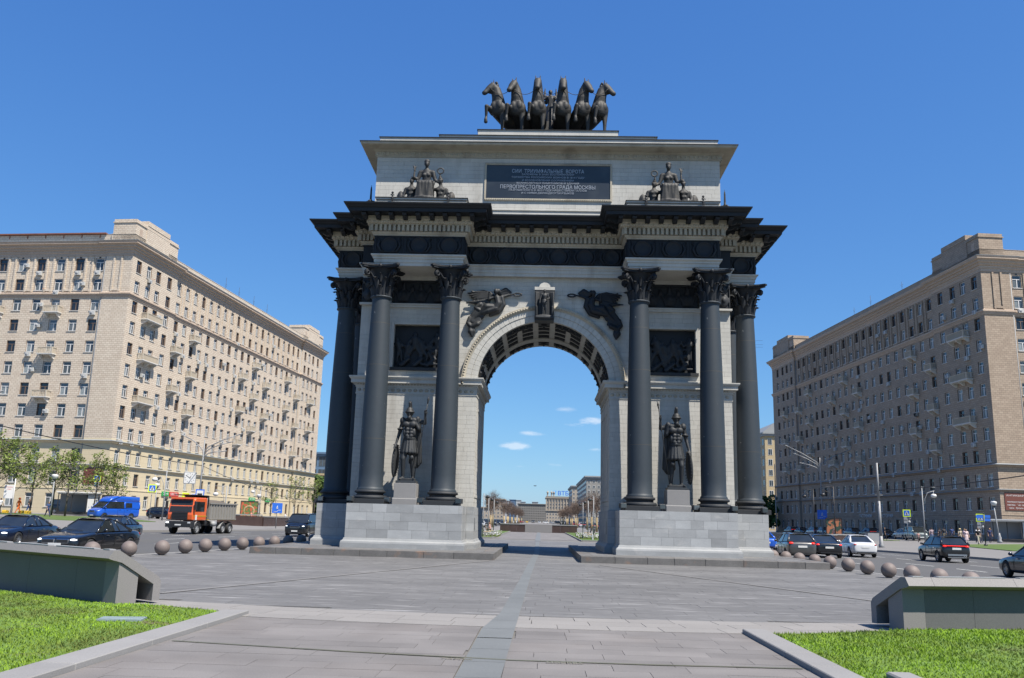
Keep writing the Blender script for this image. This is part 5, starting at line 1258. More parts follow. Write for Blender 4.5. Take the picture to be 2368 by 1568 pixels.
    for i in range(6):
        u=rnd.uniform(14,85); m.tube([(u,2*sg,41),(u,2*sg,44.5+rnd.random())],.03,4); m.tube([(u-.5,2*sg,44),(u+.5,2*sg,44)],.02,4); m.tube([(u-.3,2*sg,43.7),(u+.3,2*sg,43.7)],.02,4)
    m.build('antenna',m_darkmetal,t,kind='stuff')
    return t
AL=apartment('apartment_block','sunlit beige tiled apartment block on the left with cream lower storeys',(-62.2,80),4.9,1,m_tile,m_cream,3)
AR=apartment('apartment_block','apartment block in tiles darkened for shade on the right side of the avenue',(63.4,80),-5.0,-1,m_tileShade,m_creamR,8)
rb=MB(); rb.box(.2,.45,5,33,42.3,42.36); 
rust=M('rusty_red_metal',(.22,.09,.06),.9,var=.3,scale=1)
for k in range(9): rb.box(.35,.5,6+k*3,6.1+k*3,41.8,42.3); 
rb.box(.1,.7,5,33,42.37,42.55); rb.build('roof_sign_frame',rust,AL)
m_signbrown=sgn('brown_sign',(.16,.05,.035),.6)
for T_,sg in ((AL,1),(AR,-1)):
    m=MB(); m.box(-.08,-.02,.6*sg,3.6*sg,4.6,7.0); p=m.build('wall_sign',m_signbrown,T_)
    for i,(tx,w) in enumerate((('АНТИКВАР',2.5),('',2.6),('ювелирные изделия',2.4),('картины · фарфор',2.4),('часы · бронза',2.0))):
        if tx and sg<0: text(tx,.3,m_white,p,(-.085,2.1*sg,6.6-i*.42),(PI/2,0,-PI/2),.004,width=w)
# shop signs on the left building's ground floor
for u,w,tx,bm,tm in ((17.5,2.2,'24',m_green,m_white),(20.3,3.0,'ЦВЕТЫ',m_red,m_white),(24.4,2.2,'КАФЕ',m_syel,m_red),(27.6,2.6,'ТЕЛЕФОН',m_white,m_sblue),(52,3,'АПТЕКА',m_green,m_white),(60,2.4,'ОПТИКА',m_green,m_white)):
    m=MB(); m.box(u-w/2,u+w/2,.22,.38,4.05-.55,4.75-.55); p=m.build('shop_sign',bm,AL); text(tx,.5,tm,p,(u,.21,3.85),(PI/2,0,0),.01,width=w*.8)
for u,w,tx in ((34,5,'РЕСТОРАН'),(42,5,'ГАСТРОНОМ'),(26,3,'БАНК')):
    p=text(tx,.8,m_white,AR,(u,-.30,3.9),(PI/2,0,PI),.03,width=w,name='shop_lettering')
# ---- farther buildings
m_yel=M('yellow_brick',(.50,.39,.22),.85,var=.06,scale=.2,brick=(.5,.2,.01,(.50,.40,.24),(.46,.36,.21),(.38,.32,.22)))
m_greyb=M('grey_block',(.20,.19,.175),.85,var=.1,scale=.1); m_beigeb=M('beige_block',(.36,.31,.25),.85,var=.1,scale=.1); m_tower=M('pale_tower',(.42,.43,.44),.7,var=.1,scale=.05); m_bluet=M('blue_tower',(.12,.2,.32),.4,var=.2,scale=.05)
m_roofg=M('roof_metal',(.3,.31,.31),.6,var=.1,scale=.1)
def block(label,cat,x0,x1,y0,y1,h,floors,cols,mat,wmat=m_glass2,name='building',ww=.5,wh=.55,z0=-.3,sidecols=0,rz=0,roof=None,colonnade=False,grp=None):
    t=thing(name,label,cat,((x0+x1)/2,y0,z0),rz,grp); w=(x1-x0); hw=w/2; D=y1-y0
    m=MB(); m.box(-hw,hw,0,D,0,h); m.build('wall',mat,t,uv=True)
    m=MB(); m.box(-hw-.5,hw+.5,-.5,D+.5,h-.9,h-.3); m.box(-hw-.8,hw+.8,-.8,D+.8,h-.299,h+.2); m.build('cornice',roof or mat,t,uv=True)
    fh=(h-2)/floors; cw=w/cols; fr=MB(); gl=MB()
    cw_=cw*ww; wm_=MB(); wm_.box(-cw_/2,cw_/2,-.06,.0,0,fh*wh,0); wm_.box(-cw_/2+.12,-.05,-.085,-.06,.12,fh*wh-.1,1); wm_.box(.05,cw_/2-.12,-.085,-.06,.12,fh*wh-.1,1); me=wm_.mesh('window',[m_white if mat not in (m_greyb,m_bluet,m_glass) else mat,wmat])
    n=0
    for r in range(floors):
        for k in range(cols):
            obj('window',me,t,(-hw+cw*(k+.5),-.002,.9+r*fh+fh*.2)); n+=1
    if sidecols:
        sw_=D/sidecols; ms=MB(); q=sw_*ww; ms.box(-.06,0,-q/2,q/2,0,fh*wh,0); ms.box(-.085,-.06,-q/2+.12,-.05,.12,fh*wh-.1,1); ms.box(-.085,-.06,.05,q/2-.12,.12,fh*wh-.1,1)
        me2=ms.mesh('window',[m_white if mat not in (m_greyb,m_bluet) else mat,wmat])
        for r in range(floors):
            for k in range(sidecols):
                if sidecols*floors<280: obj('window',me2,t,(-hw-.002,sw_*(k+.5),.9+r*fh+fh*.2))
                obj('window',me2,t,(hw+.002,sw_*(k+.5),.9+r*fh+fh*.2),PI) if sidecols*floors<120 else None
    if colonnade:
        m=MB(); 
        for k in range(cols+1): m.box(-hw+cw*k-.35,-hw+cw*k+.35,-.55,.0,h-9,h-1)
        m.box(-hw-.3,hw+.3,-.7,0,h-9.7,h-9); m.build('colonnade',mat,t,uv=True)
    return t
def az2x(az,y): return math.tan(R(az))*(y+43.9)
def elh(el,y): return 1.8+math.tan(R(el))*(y+43.9)/math.cos(0)
def far(label,a0,a1,el,y,depth,floors,cols,mat,**k):
    return block(label,k.pop('cat','building'),az2x(a0,y),az2x(a1,y),y,y+depth,elh(el,y),floors,cols,mat,**k)
far('low dark grey stone building across the far end of the avenue',-1.45,.40,1.07,760,20,7,16,m_greyb,roof=m_greyb)
vt=far('beige building with a colonnaded top floor and a blue rooftop sign',.36,2.04,1.50,620,26,7,9,m_beigeb,ww=.55,colonnade=True)
hv=elh(1.5,620); 
p=text('ВТБ',4.4,m_sblue,vt,(2.9,2,hv+3.3),(PI/2,0,0),.3,name='rooftop_letters',bold=.06); p.scale=(1,1,1)
m=MB(); 
for k in range(3): m.prism([(-5.2+k*.3,2.6+hv+k*1.0),(-2.8+k*.3,2.6+hv+k*1.0),(-2.6+k*.3,3.3+hv+k*1.0),(-5.0+k*.3,3.3+hv+k*1.0)],1.8,2.0,axis='y')
m.build('rooftop_emblem',sgn('light_blue',(.1,.4,.85)),vt)
for x in (-8.8,-1.8-4,-4.0): 
    m=MB(); m.lathe([(.7,0),(.7,.3),(.5,.4),(.5,3.4),(.8,3.6),(.8,4),(.3,4.8),(0,5)],(x if x>-8 else x,1.5,hv),10); m.build('roof_turret',m_beigeb,vt)
m=MB(); m.box(-10,10,.2,.3,hv+.2,hv+1.1); m.build('roof_railing',m_greyb,vt)
far('classical stone corner building with overhanging cornice, right of the rooftop sign',2.03,2.97,2.30,470,60,9,4,m_beigeb,sidecols=12,roof=m_roofg)
far('long grey classical building at the right edge of the arch opening',2.95,5.2,2.95,330,90,9,7,M('grey_stucco',(.27,.265,.245),.85,var=.08,scale=.1,bump=.05),sidecols=20,roof=m_roofg)
far('glass sided office block behind the left row of bare trees',-3.55,-2.38,1.33,520,20,6,5,m_beigeb)
far('low beige building at the left edge of the arch opening',-4.6,-3.40,.80,480,20,3,6,m_beigeb)
for i,(a0,a1,e,lab,mt) in enumerate(((-2.36,-2.05,1.22,'pale distant tower left of a thin white mast',m_tower),(-2.02,-1.62,1.30,'blue distant tower beside a pale slab',m_bluet),(-1.58,-1.28,1.28,'pale distant slab tower next to the blue tower',m_tower),(-1.25,-1.0,1.18,'distant white tower above the dark grey roof',m_tower),(-.55,-.18,1.19,'small distant pale tower above the middle of the avenue',m_tower))):
    far(lab,a0,a1,e,1500,25,12,5,mt,cat='tower',name='distant_tower',ww=.5)
# right: yellow building, left: glass block and greenery
yb=block('yellow brick building with white windows between the arch and the right block','building',70,92,232,250,31,9,7,m_yel,ww=.42,wh=.6,sidecols=4,roof=m_roofg)
m=MB(); m.prism([(-11.5,31.2),(11.5,31.2),(8,34.2),(-8,34.2)],0,18,axis='y'); m.build('roof',m_roofg,yb)
block('blue grey glass office block behind the left apartment building','office',-80,-48,205,230,19.5,5,12,m_bluet,wmat=m_glass,name='office_block',ww=.86,wh=.8)
block('low yellow roofed annexe below the glass office block','building',-72,-50,196,204,13,2,6,m_yel,name='annexe')
# ================================================================== VEHICLES
def paint(name,col,metal=.25): return M(name,col,.28,metal,var=.03,scale=1,fine=.0,bump=0,coat=.9)
P_black=paint('paint_black',(.008,.009,.012)); P_navy=paint('paint_navy',(.006,.010,.028)); P_white=paint('paint_white',(.74,.75,.76),0); P_grey=paint('paint_grey',(.10,.098,.095),.5); P_blue=paint('paint_blue',(.012,.10,.55),.1); P_orange=paint('paint_orange',(.75,.13,.025),0); P_green=paint('paint_grey_green',(.20,.24,.23),.2); P_silver=paint('paint_silver',(.42,.43,.44),.5); P_red=paint('paint_red',(.4,.02,.02),.1); P_yellow=paint('paint_taxi_yellow',(.8,.5,.02),0)
m_carglass=M('car_glass',(.02,.024,.026),.03,0,var=.5,scale=1.5,fine=0,bump=0,spec=1.0)
m_rim=M('alloy_rim',(.42,.43,.45),.3,.8,var=0,fine=0,bump=0); m_tail=M('tail_light',(.45,.01,.01),.2,0,var=0,fine=0,bump=0,coat=.5); m_tailon=M('tail_light_lit',(.9,.03,.02),.3,var=0,fine=0,bump=0,emit=.35)
m_head=M('head_light',(.65,.68,.7),.1,.3,var=0,fine=0,bump=0,coat=1); m_headon=M('head_light_lit',(.9,.95,1),.2,var=0,fine=0,bump=0,emit=.8); m_plate=M('number_plate',(.7,.7,.68),.5,var=0,fine=0,bump=0)
m_dark=M('dark_trim',(.02,.02,.022),.5,var=0,fine=0,bump=0); m_undark=M('underbody',(.012,.012,.012),.9,var=0,fine=0,bump=0)
def wheel(par,x,y,r,w=.21,spokes=5,rimm=None):
    s=1 if x>0 else -1
    m=MB(); m.M=Matrix.Translation((x,y,r))@Matrix.Rotation(s*PI/2,4,'Y'); hw=w/2
    m.lathe([(r*.62,-hw),(r*.93,-hw),(r,-hw*.7),(r,hw*.7),(r*.93,hw),(r*.66,hw),(r*.62,hw*.75)],n=24,cap=False); m.lathe([(0,-hw*.6),(r*.64,-hw*.6)],n=16,cap=False)
    t=m.build('wheel',m_black,par)
    m=MB(); m.M=Matrix.Translation((x,y,r))@Matrix.Rotation(s*PI/2,4,'Y'); m.lathe([(r*.55,hw*.2),(r*.64,hw*.75),(r*.67,hw*.95),(r*.60,hw*.8)],n=24,cap=False); m.lathe([(0,hw*.85),(r*.16,hw*.8),(r*.2,hw*.4)],n=12,cap=False); m.lathe([(0,hw*.1),(r*.56,hw*.1)],n=16,m=1,cap=False)
    for k in range(spokes):
        a=2*PI*k/spokes; c_,s_=math.cos(a),math.sin(a); q=.075*r*5/spokes*1.6
        m.add([(r*.12*c_-q*s_,r*.12*s_+q*c_,hw*.82),(r*.12*c_+q*s_,r*.12*s_-q*c_,hw*.82),(r*.63*c_+q*s_,r*.63*s_-q*c_,hw*.72),(r*.63*c_-q*s_,r*.63*s_+q*c_,hw*.72)],[(0,1,2,3)])
    m.build('rim',[rimm or m_rim,m_dark],t)
def loft(st,crown=.03):
    m=MB(); vs=[];fs=[]
    for (y,zb,zt,w) in st:
        h=zt-zb; half=[(0,zb),(.80*w,zb),(.95*w,zb+.10*h),(1.0*w,zb+.42*h),(.985*w,zb+.74*h),(.93*w,zb+.94*h),(.80*w,zt+crown*.2),(.45*w,zt+crown*.8),(0,zt+crown)]
        ring_=half+[(-x,z) for x,z in reversed(half[1:-1])]; vs+=[(x,y,z) for x,z in ring_]
    k=len(ring_)
    for i in range(len(st)-1):
        for j in range(k): fs.append((i*k+j,i*k+(j+1)%k,(i+1)*k+(j+1)%k,(i+1)*k+j))
    fs.append(tuple(range(k-1,-1,-1))); fs.append(tuple((len(st)-1)*k+j for j in range(k)))
    m.add(vs,fs,smooth=True); return m
SEDAN=dict(L=4.9,st=[(2.45,.38,.60,.60),(2.40,.26,.68,.78),(2.22,.20,.745,.865),(1.8,.19,.82,.905),(1.3,.18,.885,.92),(.95,.18,.935,.925),(0,.18,.955,.93),(-.9,.18,.965,.93),(-1.5,.18,.985,.915),(-1.95,.20,.985,.885),(-2.28,.25,.955,.84),(-2.41,.32,.88,.78),(-2.45,.42,.78,.62)],gh=(1.02,.92,.16,1.40,-.66,1.39,-1.55,.975,.82,.56),wy=(1.48,-1.43),r=.335,plate=.62,hz=.64,tz=.83)
HATCH=dict(L=4.05,st=[(2.02,.38,.66,.58),(1.97,.26,.76,.76),(1.8,.20,.84,.83),(1.4,.19,.92,.855),(.95,.18,.99,.865),(.5,.18,1.02,.865),(-.5,.18,1.04,.865),(-1.2,.18,1.07,.86),(-1.7,.21,1.07,.83),(-1.93,.26,1.0,.80),(-2.02,.34,.85,.70)],gh=(1.12,.97,.42,1.47,-1.30,1.46,-1.86,1.05,.78,.58),wy=(1.28,-1.22),r=.31,plate=.72,hz=.76,tz=.95)
SUV=dict(L=4.25,st=[(2.12,.42,.74,.60),(2.07,.30,.84,.78),(1.88,.25,.90,.86),(1.4,.24,.97,.885),(.95,.24,1.02,.89),(.3,.24,1.05,.89),(-.6,.24,1.07,.89),(-1.3,.24,1.10,.885),(-1.8,.26,1.10,.86),(-2.03,.31,1.02,.82),(-2.12,.40,.88,.72)],gh=(1.08,1.0,.35,1.52,-1.42,1.50,-1.95,1.08,.81,.61),wy=(1.30,-1.30),r=.345,plate=.80,hz=.82,tz=.98)
VANM=dict(L=5.1,st=[(2.55,.36,.78,.66),(2.50,.25,.95,.84),(2.3,.2,1.03,.92),(1.9,.2,1.12,.955),(1.5,.2,1.2,.965),(.5,.2,1.22,.965),(-1,.2,1.22,.965),(-2.1,.2,1.22,.96),(-2.45,.25,1.2,.94),(-2.55,.35,1.05,.88)],gh=(1.95,1.14,1.05,1.84,-2.25,1.86,-2.50,1.2,.92,.76),wy=(1.65,-1.55),r=.36,plate=.55,hz=.86,tz=1.05)
VANH=dict(L=5.8,st=[(2.9,.42,.85,.70),(2.85,.3,1.0,.88),(2.6,.25,1.12,.97),(2.3,.24,1.25,.99),(2.0,.24,1.36,1.0),(0,.24,1.4,1.0),(-2.6,.24,1.4,1.0),(-2.85,.28,1.38,.99),(-2.9,.4,1.2,.95)],gh=(2.28,1.26,1.35,2.05,-2.86,2.05,-2.9,1.3,.97,.88),wy=(1.95,-1.75),r=.36,plate=.6,hz=.95,tz=1.2)
def cutter(y,r,w):
    m=MB(); m.M=Matrix.Translation((0,y,r*1.0))@Matrix.Rotation(PI/2,4,'Y'); m.lathe([(r*1.16,-w*1.3),(r*1.16,w*1.3)],n=22); return m
def car(nm,lab,K,mat,on=False,panel=False,tall=False,cat='car'):
    t=thing(nm,lab,cat); L_=K['L']; r=K['r']; W_=max(s[3] for s in K['st'])
    b=loft(K['st']).build('body',mat,t)
    s=b.modifiers.new('s','SUBSURF'); s.levels=2; s.render_levels=2
    cut=[]
    for y in K['wy']:
        c_=obj('cut',cutter(y,r,W_).mesh('cut',m_undark)); cut.append(c_); md=b.modifiers.new('b','BOOLEAN'); md.object=c_; md.solver='EXACT'; md.operation='DIFFERENCE'
    bpy.context.view_layer.update(); mod_apply(b); 
    for c_ in cut: bpy.data.objects.remove(c_)
    me=b.data; nm_=[m_ for m_ in me.materials]; 
    me.polygons.foreach_set('use_smooth',[True]*len(me.polygons))
    try: me.set_sharp_from_angle(angle=R(40))
    except Exception: pass
    u=MB(); u.box(-W_*.80,W_*.80,-L_/2+.3,L_/2-.3,K['st'][3][1]+.02,r*2.2); u.build('underbody',m_undark,t)
    (cy,cz,fy,fz,ry,rz_,by,bz,wb,wr)=K['gh']
    def P(y,w,z): return [(-w,y,z),(w,y,z)]
    mid=(fy+ry)/2; g=MB(); e=.012
    A=[(-wb,cy,cz),(wb,cy,cz),(wb,by,bz),(-wb,by,bz)]; T=[(-wr,fy,fz),(wr,fy,fz),(wr,ry,rz_),(-wr,ry,rz_)]
    wm=.30
    # side glass with the belt following the body
    vs=A+T+[(-wb-.02,mid,(cz+bz)/2+.01),(wb+.02,mid,(cz+bz)/2+.01),(-wr-.02,mid,max(fz,rz_)+.03),(wr+.02,mid,max(fz,rz_)+.03)]
    g.add(vs,[(0,1,5,4),(2,3,7,6),(1,9,11,5),(9,2,6,11),(3,8,10,7),(8,0,4,10),(4,5,11,10),(10,11,6,7)]); g.build('glass',m_carglass,t)
    rf=MB(); vs=[];n=8
    for i in range(n+1):
        q=i/n; y=fy+.05+(ry-fy-.1)*q; z=fz+(rz_-fz)*q+.045*math.sin(PI*min(1,max(0,q*.9+.08)))+.012
        for x,dz in ((-1.04,-.055),(-.98,-.01),(-.6,.02),(0,.028),(.6,.02),(.98,-.01),(1.04,-.055)): vs.append((x*(wr+.02*math.sin(PI*q)),y,z+dz))
    fs=[(i*7+j,i*7+j+1,(i+1)*7+j+1,(i+1)*7+j) for i in range(n) for j in range(6)]; rf.add(vs,fs,smooth=True)
    if tall:   # high roof van: domed fairing over the cab and tall box
        m=MB(); st=[(fy+.15,fz-.05,fz+.02,wr*.96),(fy-.15,fz-.05,fz+.33,wr*1.0),(fy-.55,fz-.05,fz+.55,wr*1.03),(fy-1.1,fz-.05,fz+.62,wr*1.04),(ry+.05,fz-.05,fz+.62,wr*1.04),(ry,fz-.05,fz+.5,wr*.98)]
        m=loft(st,.02); o=m.build('high_roof',mat,t)
    else: rf.build('roof',mat,t)
    for sx in (-1,1):
        p=MB(); w2,wr2=sx*(wb-.0),sx*(wr+.004)
        p.tube([(w2*.985,cy-.0,cz-.02),(wr2,fy,fz+.01)],[.045,.03],5); p.tube([(w2*.985,by+.03,bz-.02),(wr2,ry,rz_+.01)],[.09,.055],5)
        p.tube([(wr2,fy,fz+.01),(sx*(wr+.025),mid,max(fz,rz_)+.035),(wr2,ry,rz_+.01)],.035,5)
        bx=mid+.12; p.tube([(sx*(wb+.012),bx,(cz+bz)/2),(sx*(wr+.022),bx-.05,max(fz,rz_)+.03)],.032,5)
        if L_>4.4 or panel: bx=ry+.18 if not panel else mid; p.tube([(sx*(wb+.01),bx-.12,bz),(sx*(wr+.015),bx,rz_+.02)],.03,5)
        p.build('pillar',mat,t)
    if panel:
        m=MB()
        for sx in (-1,1): m.add([(sx*(wb+.028),mid+.15,cz+.04),(sx*(wb+.02),by+.02,bz-.03),(sx*(wr+.02),ry+.02,rz_+.0),(sx*(wr+.035),mid+.15,rz_+.03)],[(0,1,2,3)])
        m.add([(-wb,by-.012,bz),(wb,by-.012,bz),(wr,ry-.012,rz_),(-wr,ry-.012,rz_)],[(0,1,2,3)]); m.build('side_panel',mat,t)
        m=MB()
        for sx in (-1,1): m.add([(sx*(wb+.034),mid-.1,cz+.12),(sx*(wb+.03),mid-1.0,cz+.12),(sx*(wr+.045),mid-1.0,rz_-.12),(sx*(wr+.048),mid-.1,rz_-.12)],[(0,1,2,3)])
        m.build('side_window',m_carglass,t)
    for sx in (-1,1):
        for y in K['wy']: wheel(t,sx*(W_-.11),y,r,spokes=10 if 'sedan' in nm else 6)
        m=MB(); m.ell((sx*(W_*.70),L_/2-.17,K['hz']),(.15,.16,.05),10,k=6); m.build('headlight',m_headon if on=='h' or on is True else m_head,t)
        m=MB(); 
        if tall or panel or cat=='van': m.box(sx*(W_-.17)-.07,sx*(W_-.17)+.07,-L_/2-.01,-L_/2+.12,K['tz']-.2,K['tz']+.15)
        else: m.ell((sx*(W_*.72),-L_/2+.13,K['tz']),(.13,.13,.06),10,k=6)
        m.build('taillight',m_tailon if on in ('t',True) else m_tail,t)
        m=MB(); m.ell((sx*(W_+.09),cy-.28,cz+.07),(.10,.07,.075),8,k=6); m.capsule((sx*(W_-.04),cy-.26,cz+.02),(sx*(W_+.05),cy-.28,cz+.05),.025,.03,6); m.build('mirror',mat,t)
        m=MB()
        for y in (mid+.75,mid-.25): m.box(sx*(W_+.002)-.012,sx*(W_+.002)+.012,y-.20,y,cz-.14,cz-.11)
        m.build('door_handle',m_chrome,t)
        m=MB()
        for y in (mid+.98,mid+.06,mid-.78): m.box(sx*(W_*.997)-.004,sx*(W_*.997)+.004,y-.007,y+.007,K['st'][3][1]+.13,cz-.08)
        m.build('door_gap',m_undark,t)
    m=MB()
    for sx in ((-1,1) if 'kidney' in lab or nm=='black_sedan' else (0,)):
        w=.27 if sx else .42; m.bev(sx*.29-w,sx*.29+w,L_/2-.06,L_/2+.012,K['hz']-.13,K['hz']+.045,.03,0); m.bev(sx*.29-w+.02,sx*.29+w-.02,L_/2-.05,L_/2+.016,K['hz']-.11,K['hz']+.025,.02,1)
    m.build('grille',[m_chrome,m_dark],t)
    m=MB(); m.box(-W_*.55,W_*.55,L_/2-.12,L_/2-.01,.27,.40); m.build('air_intake',m_dark,t)
    m=MB(); m.box(-.26,.26,L_/2-.0,L_/2+.022,.41,.52); m.build('number_plate',m_plate,t); m=MB(); m.box(-.26,.26,-L_/2-.012,-L_/2+.02,K['plate']-.02,K['plate']+.10); m.build('number_plate',m_plate,t)
    m=MB(); m.box(-W_*.62,W_*.62,-L_/2-.012,-L_/2+.1,.30,.36); m.build('bumper_trim',m_chrome if K is SUV else m_dark,t)
    m=MB(); m.capsule((-.2,cy+.0,cz+.05),(.55,cy-.12,cz+.09),.012,.008,5); m.build('wiper',m_dark,t)
    return t
def put(o,x,y,h,z=-.045): o.location=(x,y,z); o.rotation_euler=(0,0,-R(h)); return o
c1=put(car('black_sedan','black sedan nearest the camera on the left road, headlights lit',SEDAN,P_black,'h'),-18.4,-7.9,184)
c1_=car('parked_car','',SEDAN,P_navy); 
c2=put(car('dark_sedan','dark blue sedan at the left edge, cut off by the frame',SEDAN,P_navy,'h'),-25.3,-1.6,178)
c3=put(car('dark_sedan','long navy limousine sedan behind the nearest black sedan',dict(SEDAN,L=4.9),P_navy),-25.6,8.6,176); c3.scale=(1.02,1.09,1.02)
c4=put(car('hatchback','grey hatchback with rear lights, closest to the right pier',HATCH,P_grey,'t'),15.5,10.9,3)
c5=put(car('dark_sedan','black sedan with glowing tail lights between the grey hatchback and white sedan',SEDAN,P_black,'t'),20.1,18.2,4); 
c6=put(car('white_sedan','white sedan on the right road with red tail lights',SEDAN,P_white),21.9,18.6,4); c6.scale=(.94,.9,1.0)
c5.location=(18.5,15.6,-.045)
c7=put(car('suv','black sport utility car with wide red light bar on the right road',SUV,P_black,'t'),25.3,13.0,3)
m=MB(); m.box(-.62,.62,-2.15,-2.06,.99,1.03); m.build('light_bar',m_tailon,c7); m=MB(); m.box(-.55,.55,-2.17,-2.08,.42,.52); m.build('skid_plate',m_silver if 'm_silver' in globals() else m_rim,c7)
c8=put(car('dark_sedan','dark blue sedan cut by the right edge of the photo',SEDAN,P_navy),21.0,-6.0,2)
c9=put(car('minivan','black minivan with lit headlights beside the left pier',VANM,P_black,'h',cat='van'),-20.2,31.6,183)
c10=put(car('delivery_van','bright blue high roof van parked by the left lawn',VANH,P_blue,False,True,True,cat='van'),-49.8,57.8,204,gz(-48.6,57)+.1)
c11=put(car('minivan','grey green van with white bonnet parked before the right block',VANM,P_green,cat='van'),51.8,80.5,186,gz(51,80)+.1)
c12=put(car('suv','white sport utility car emerging behind the right pier',SUV,P_white,'t'),14.3,22.5,2)
index_kids()
def cc(src,label,x,y,h,z=None,mat=None,group=None,sc=None):
    o=dup(src,label=label,group=group,scale=sc)
    if mat:
        def rec(q):
            for ch in [q]+list(q.children):
                if ch.type=='MESH':
                    for s in ch.material_slots:
                        if s.material and s.material.name.startswith('paint_'): s.link='OBJECT'; s.material=mat
            for ch in q.children: rec(ch)
        rec(o)
    put(o,x,y,h,z if z is not None else (gz(x,y)+.1 if abs(x)>34 else -.045)); return o
for o in list(c1_.children_recursive)+[c1_]: bpy.data.objects.remove(o)
index_kids()
cc(c6,'blue sedan roof showing between the grey hatchback and the black sedan',17.6,27.5,3,mat=P_blue)
cc(c12,'second white car mostly hidden behind the right pier',15.8,33,2)
cc(c7,'blue car parked behind the blue van near the zebra sign',-50.2,72.5,100,mat=P_navy)
cc(c7,'black off road car seen from behind, left of the orange truck',-48.0,74.5,185,mat=P_black)
cc(c9,'black minivan standing behind the left trees',-63.5,73.5,96)
# parked row along the right block
pk_=[(P_silver,'silver'),(P_black,'black'),(P_navy,'navy'),(P_grey,'grey'),(P_white,'white'),(P_green,'grey green')]
for i in range(9):
    y=88+i*5.6; x=53.2-(y-88)*.083; mt,nm_=pk_[i%6]
    cc([c4,c6,c7][i%3],'%s %s parked along the right block, number %s from the van'%(nm_,['hatchback','sedan','tall car'][i%3],['one','two','three','four','five','six','seven','eight','nine'][i]),x,y,-5+180*(i%2),mat=mt,group='cars parked along the right block')
# distant traffic seen through and beside the arch
tr=[(-9.5,0)]; rnd=random.Random(4); cols=[(P_white,'white'),(P_silver,'silver'),(P_black,'black'),(P_navy,'navy'),(P_red,'red'),(P_yellow,'yellow'),(P_grey,'grey'),(P_white,'white')]
spots=[]
for lane_,d in ((-14.2,180),(-17.8,180),(-21.4,180),(14.2,0),(17.8,0),(21.2,0)):
    y=95+rnd.random()*20
    while y<520:
        spots.append((lane_,y,d)); y+=rnd.uniform(14,34)
ordw=['first','second','third','fourth','fifth','sixth','seventh','eighth','ninth','tenth','eleventh','twelfth','thirteenth','fourteenth','fifteenth','sixteenth','seventeenth','eighteenth','nineteenth','twentieth','twenty first','twenty second','twenty third','twenty fourth','twenty fifth','twenty sixth','twenty seventh','twenty eighth']
lc={}
for i,(x,y,d) in enumerate(spots):
    lc[x]=lc.get(x,-1)+1; ln_={14.2:'inner',17.8:'middle',21.4:'outer',21.2:'outer'}[abs(x)]
    mt,nm_=rnd.choice(cols); src=rnd.choice([c4,c6,c7,c9]); 
    kind={c4:'hatchback',c6:'sedan',c7:'tall car',c9:'van'}[src]
    o=cc(src,'distant %s %s, %s vehicle in the %s %s lane beyond the arch'%(nm_,kind,ordw[lc[x]],ln_,'left' if x<0 else 'right'),x,y,d,mat=mt,group='distant %s %ss in the %s traffic'%(nm_,kind,'left' if x<0 else 'right'))
for i,(x,y,d,mt,lab,src) in enumerate([(-10.6,58,180,P_silver,'silver car with lit lamps at the left edge of the arch opening',c6),(-12.4,74,180,P_black,'black car behind the leftmost promenade lamp',c7),(-11.6,96,180,P_white,'white van behind the seated man',c9),(11.9,88,2,P_black,'black car with red tail lights at the right edge of the arch opening',c7),(12.6,112,2,P_navy,'blue car behind the right promenade lamps',c6),(12.3,130,0,P_white,'white van beyond the right promenade lamps',c9)]):
    cc(src,lab,x-(1.8 if x<0 else -1.8),y,d,mat=mt)
# end of the avenue: a crossing with traffic
for i in range(16):
    x=-30+i*4.2; mt,nm_=cols[i%8]; src=[c4,c6,c9,c7][i%4]
    cc(src,'far %s vehicle, %s from the left in the queue across the avenue'%(nm_,ordw[i]),x,560+rnd.uniform(-14,14),rnd.choice((0,180,90)),z=0,mat=mt,group='%s vehicles queueing far away'%nm_)
# ---- dump truck (forward = +y)
T=thing('dump_truck','orange cab dump truck with grey ribbed tipper body','truck')
cabp=[(1.0,.0),(3.86,.0),(3.92,.35),(3.90,1.0),(3.72,2.15),(3.58,2.42),(3.3,2.52),(1.55,2.52),(1.45,2.4),(1.45,.9)]
m=MB(); n=len(cabp); pr=[(y,z+.85) for y,z in cabp[1:]]; pr=[(1.45,.85+.45)]+[(2.05,1.3),(2.05,.9),(3.86,.9)][:0]+pr
prof=[(1.5,1.25),(3.88,1.25),(3.92,1.75),(3.80,2.55),(3.62,3.15),(3.42,3.32),(1.65,3.34),(1.5,3.2)]
m.prism(prof,-1.18,1.18,axis='x'); cab=m.build('cab',P_orange,T); bv=cab.modifiers.new('b','BEVEL'); bv.width=.09; bv.segments=3; bpy.context.view_layer.update(); mod_apply(cab,False)
m=MB(); m.add([(-1.02,3.90,2.02),(1.02,3.90,2.02),(.98,3.68,3.02),(-.98,3.68,3.02)],[(0,1,2,3)]); m.M=Matrix.Translation((0,.018,0)); m.build('windshield',m_carglass,T); 
m=MB(); m.add([(-1.04,3.915,2.0),(1.04,3.915,2.0),(1.0,3.69,3.05),(-1.0,3.69,3.05)],[(0,1,2,3)]); m.M=None; m.build('windshield_surround',m_dark,T)
m=MB(); m.box(-.72,.72,3.90,4.0,1.28,1.98); m.build('grille',m_dark,T)
m=MB()
for k in range(5): m.box(-.68,.68,4.001,4.05,1.33+k*.135,1.42+k*.135)
m.build('grille_slat',m_gray if 0 else m_dark,T)
m=MB(); m.bev(-1.22,1.22,3.45,4.12,.62,1.18,.07); m.build('bumper',m_dark,T); m=MB(); m.box(-.28,.28,4.115,4.14,.78,.9); m.build('number_plate',m_plate,T)
m=MB(); m.box(-1.0,1.0,3.62,3.9,3.2,3.32); m.build('sun_visor',P_orange,T)
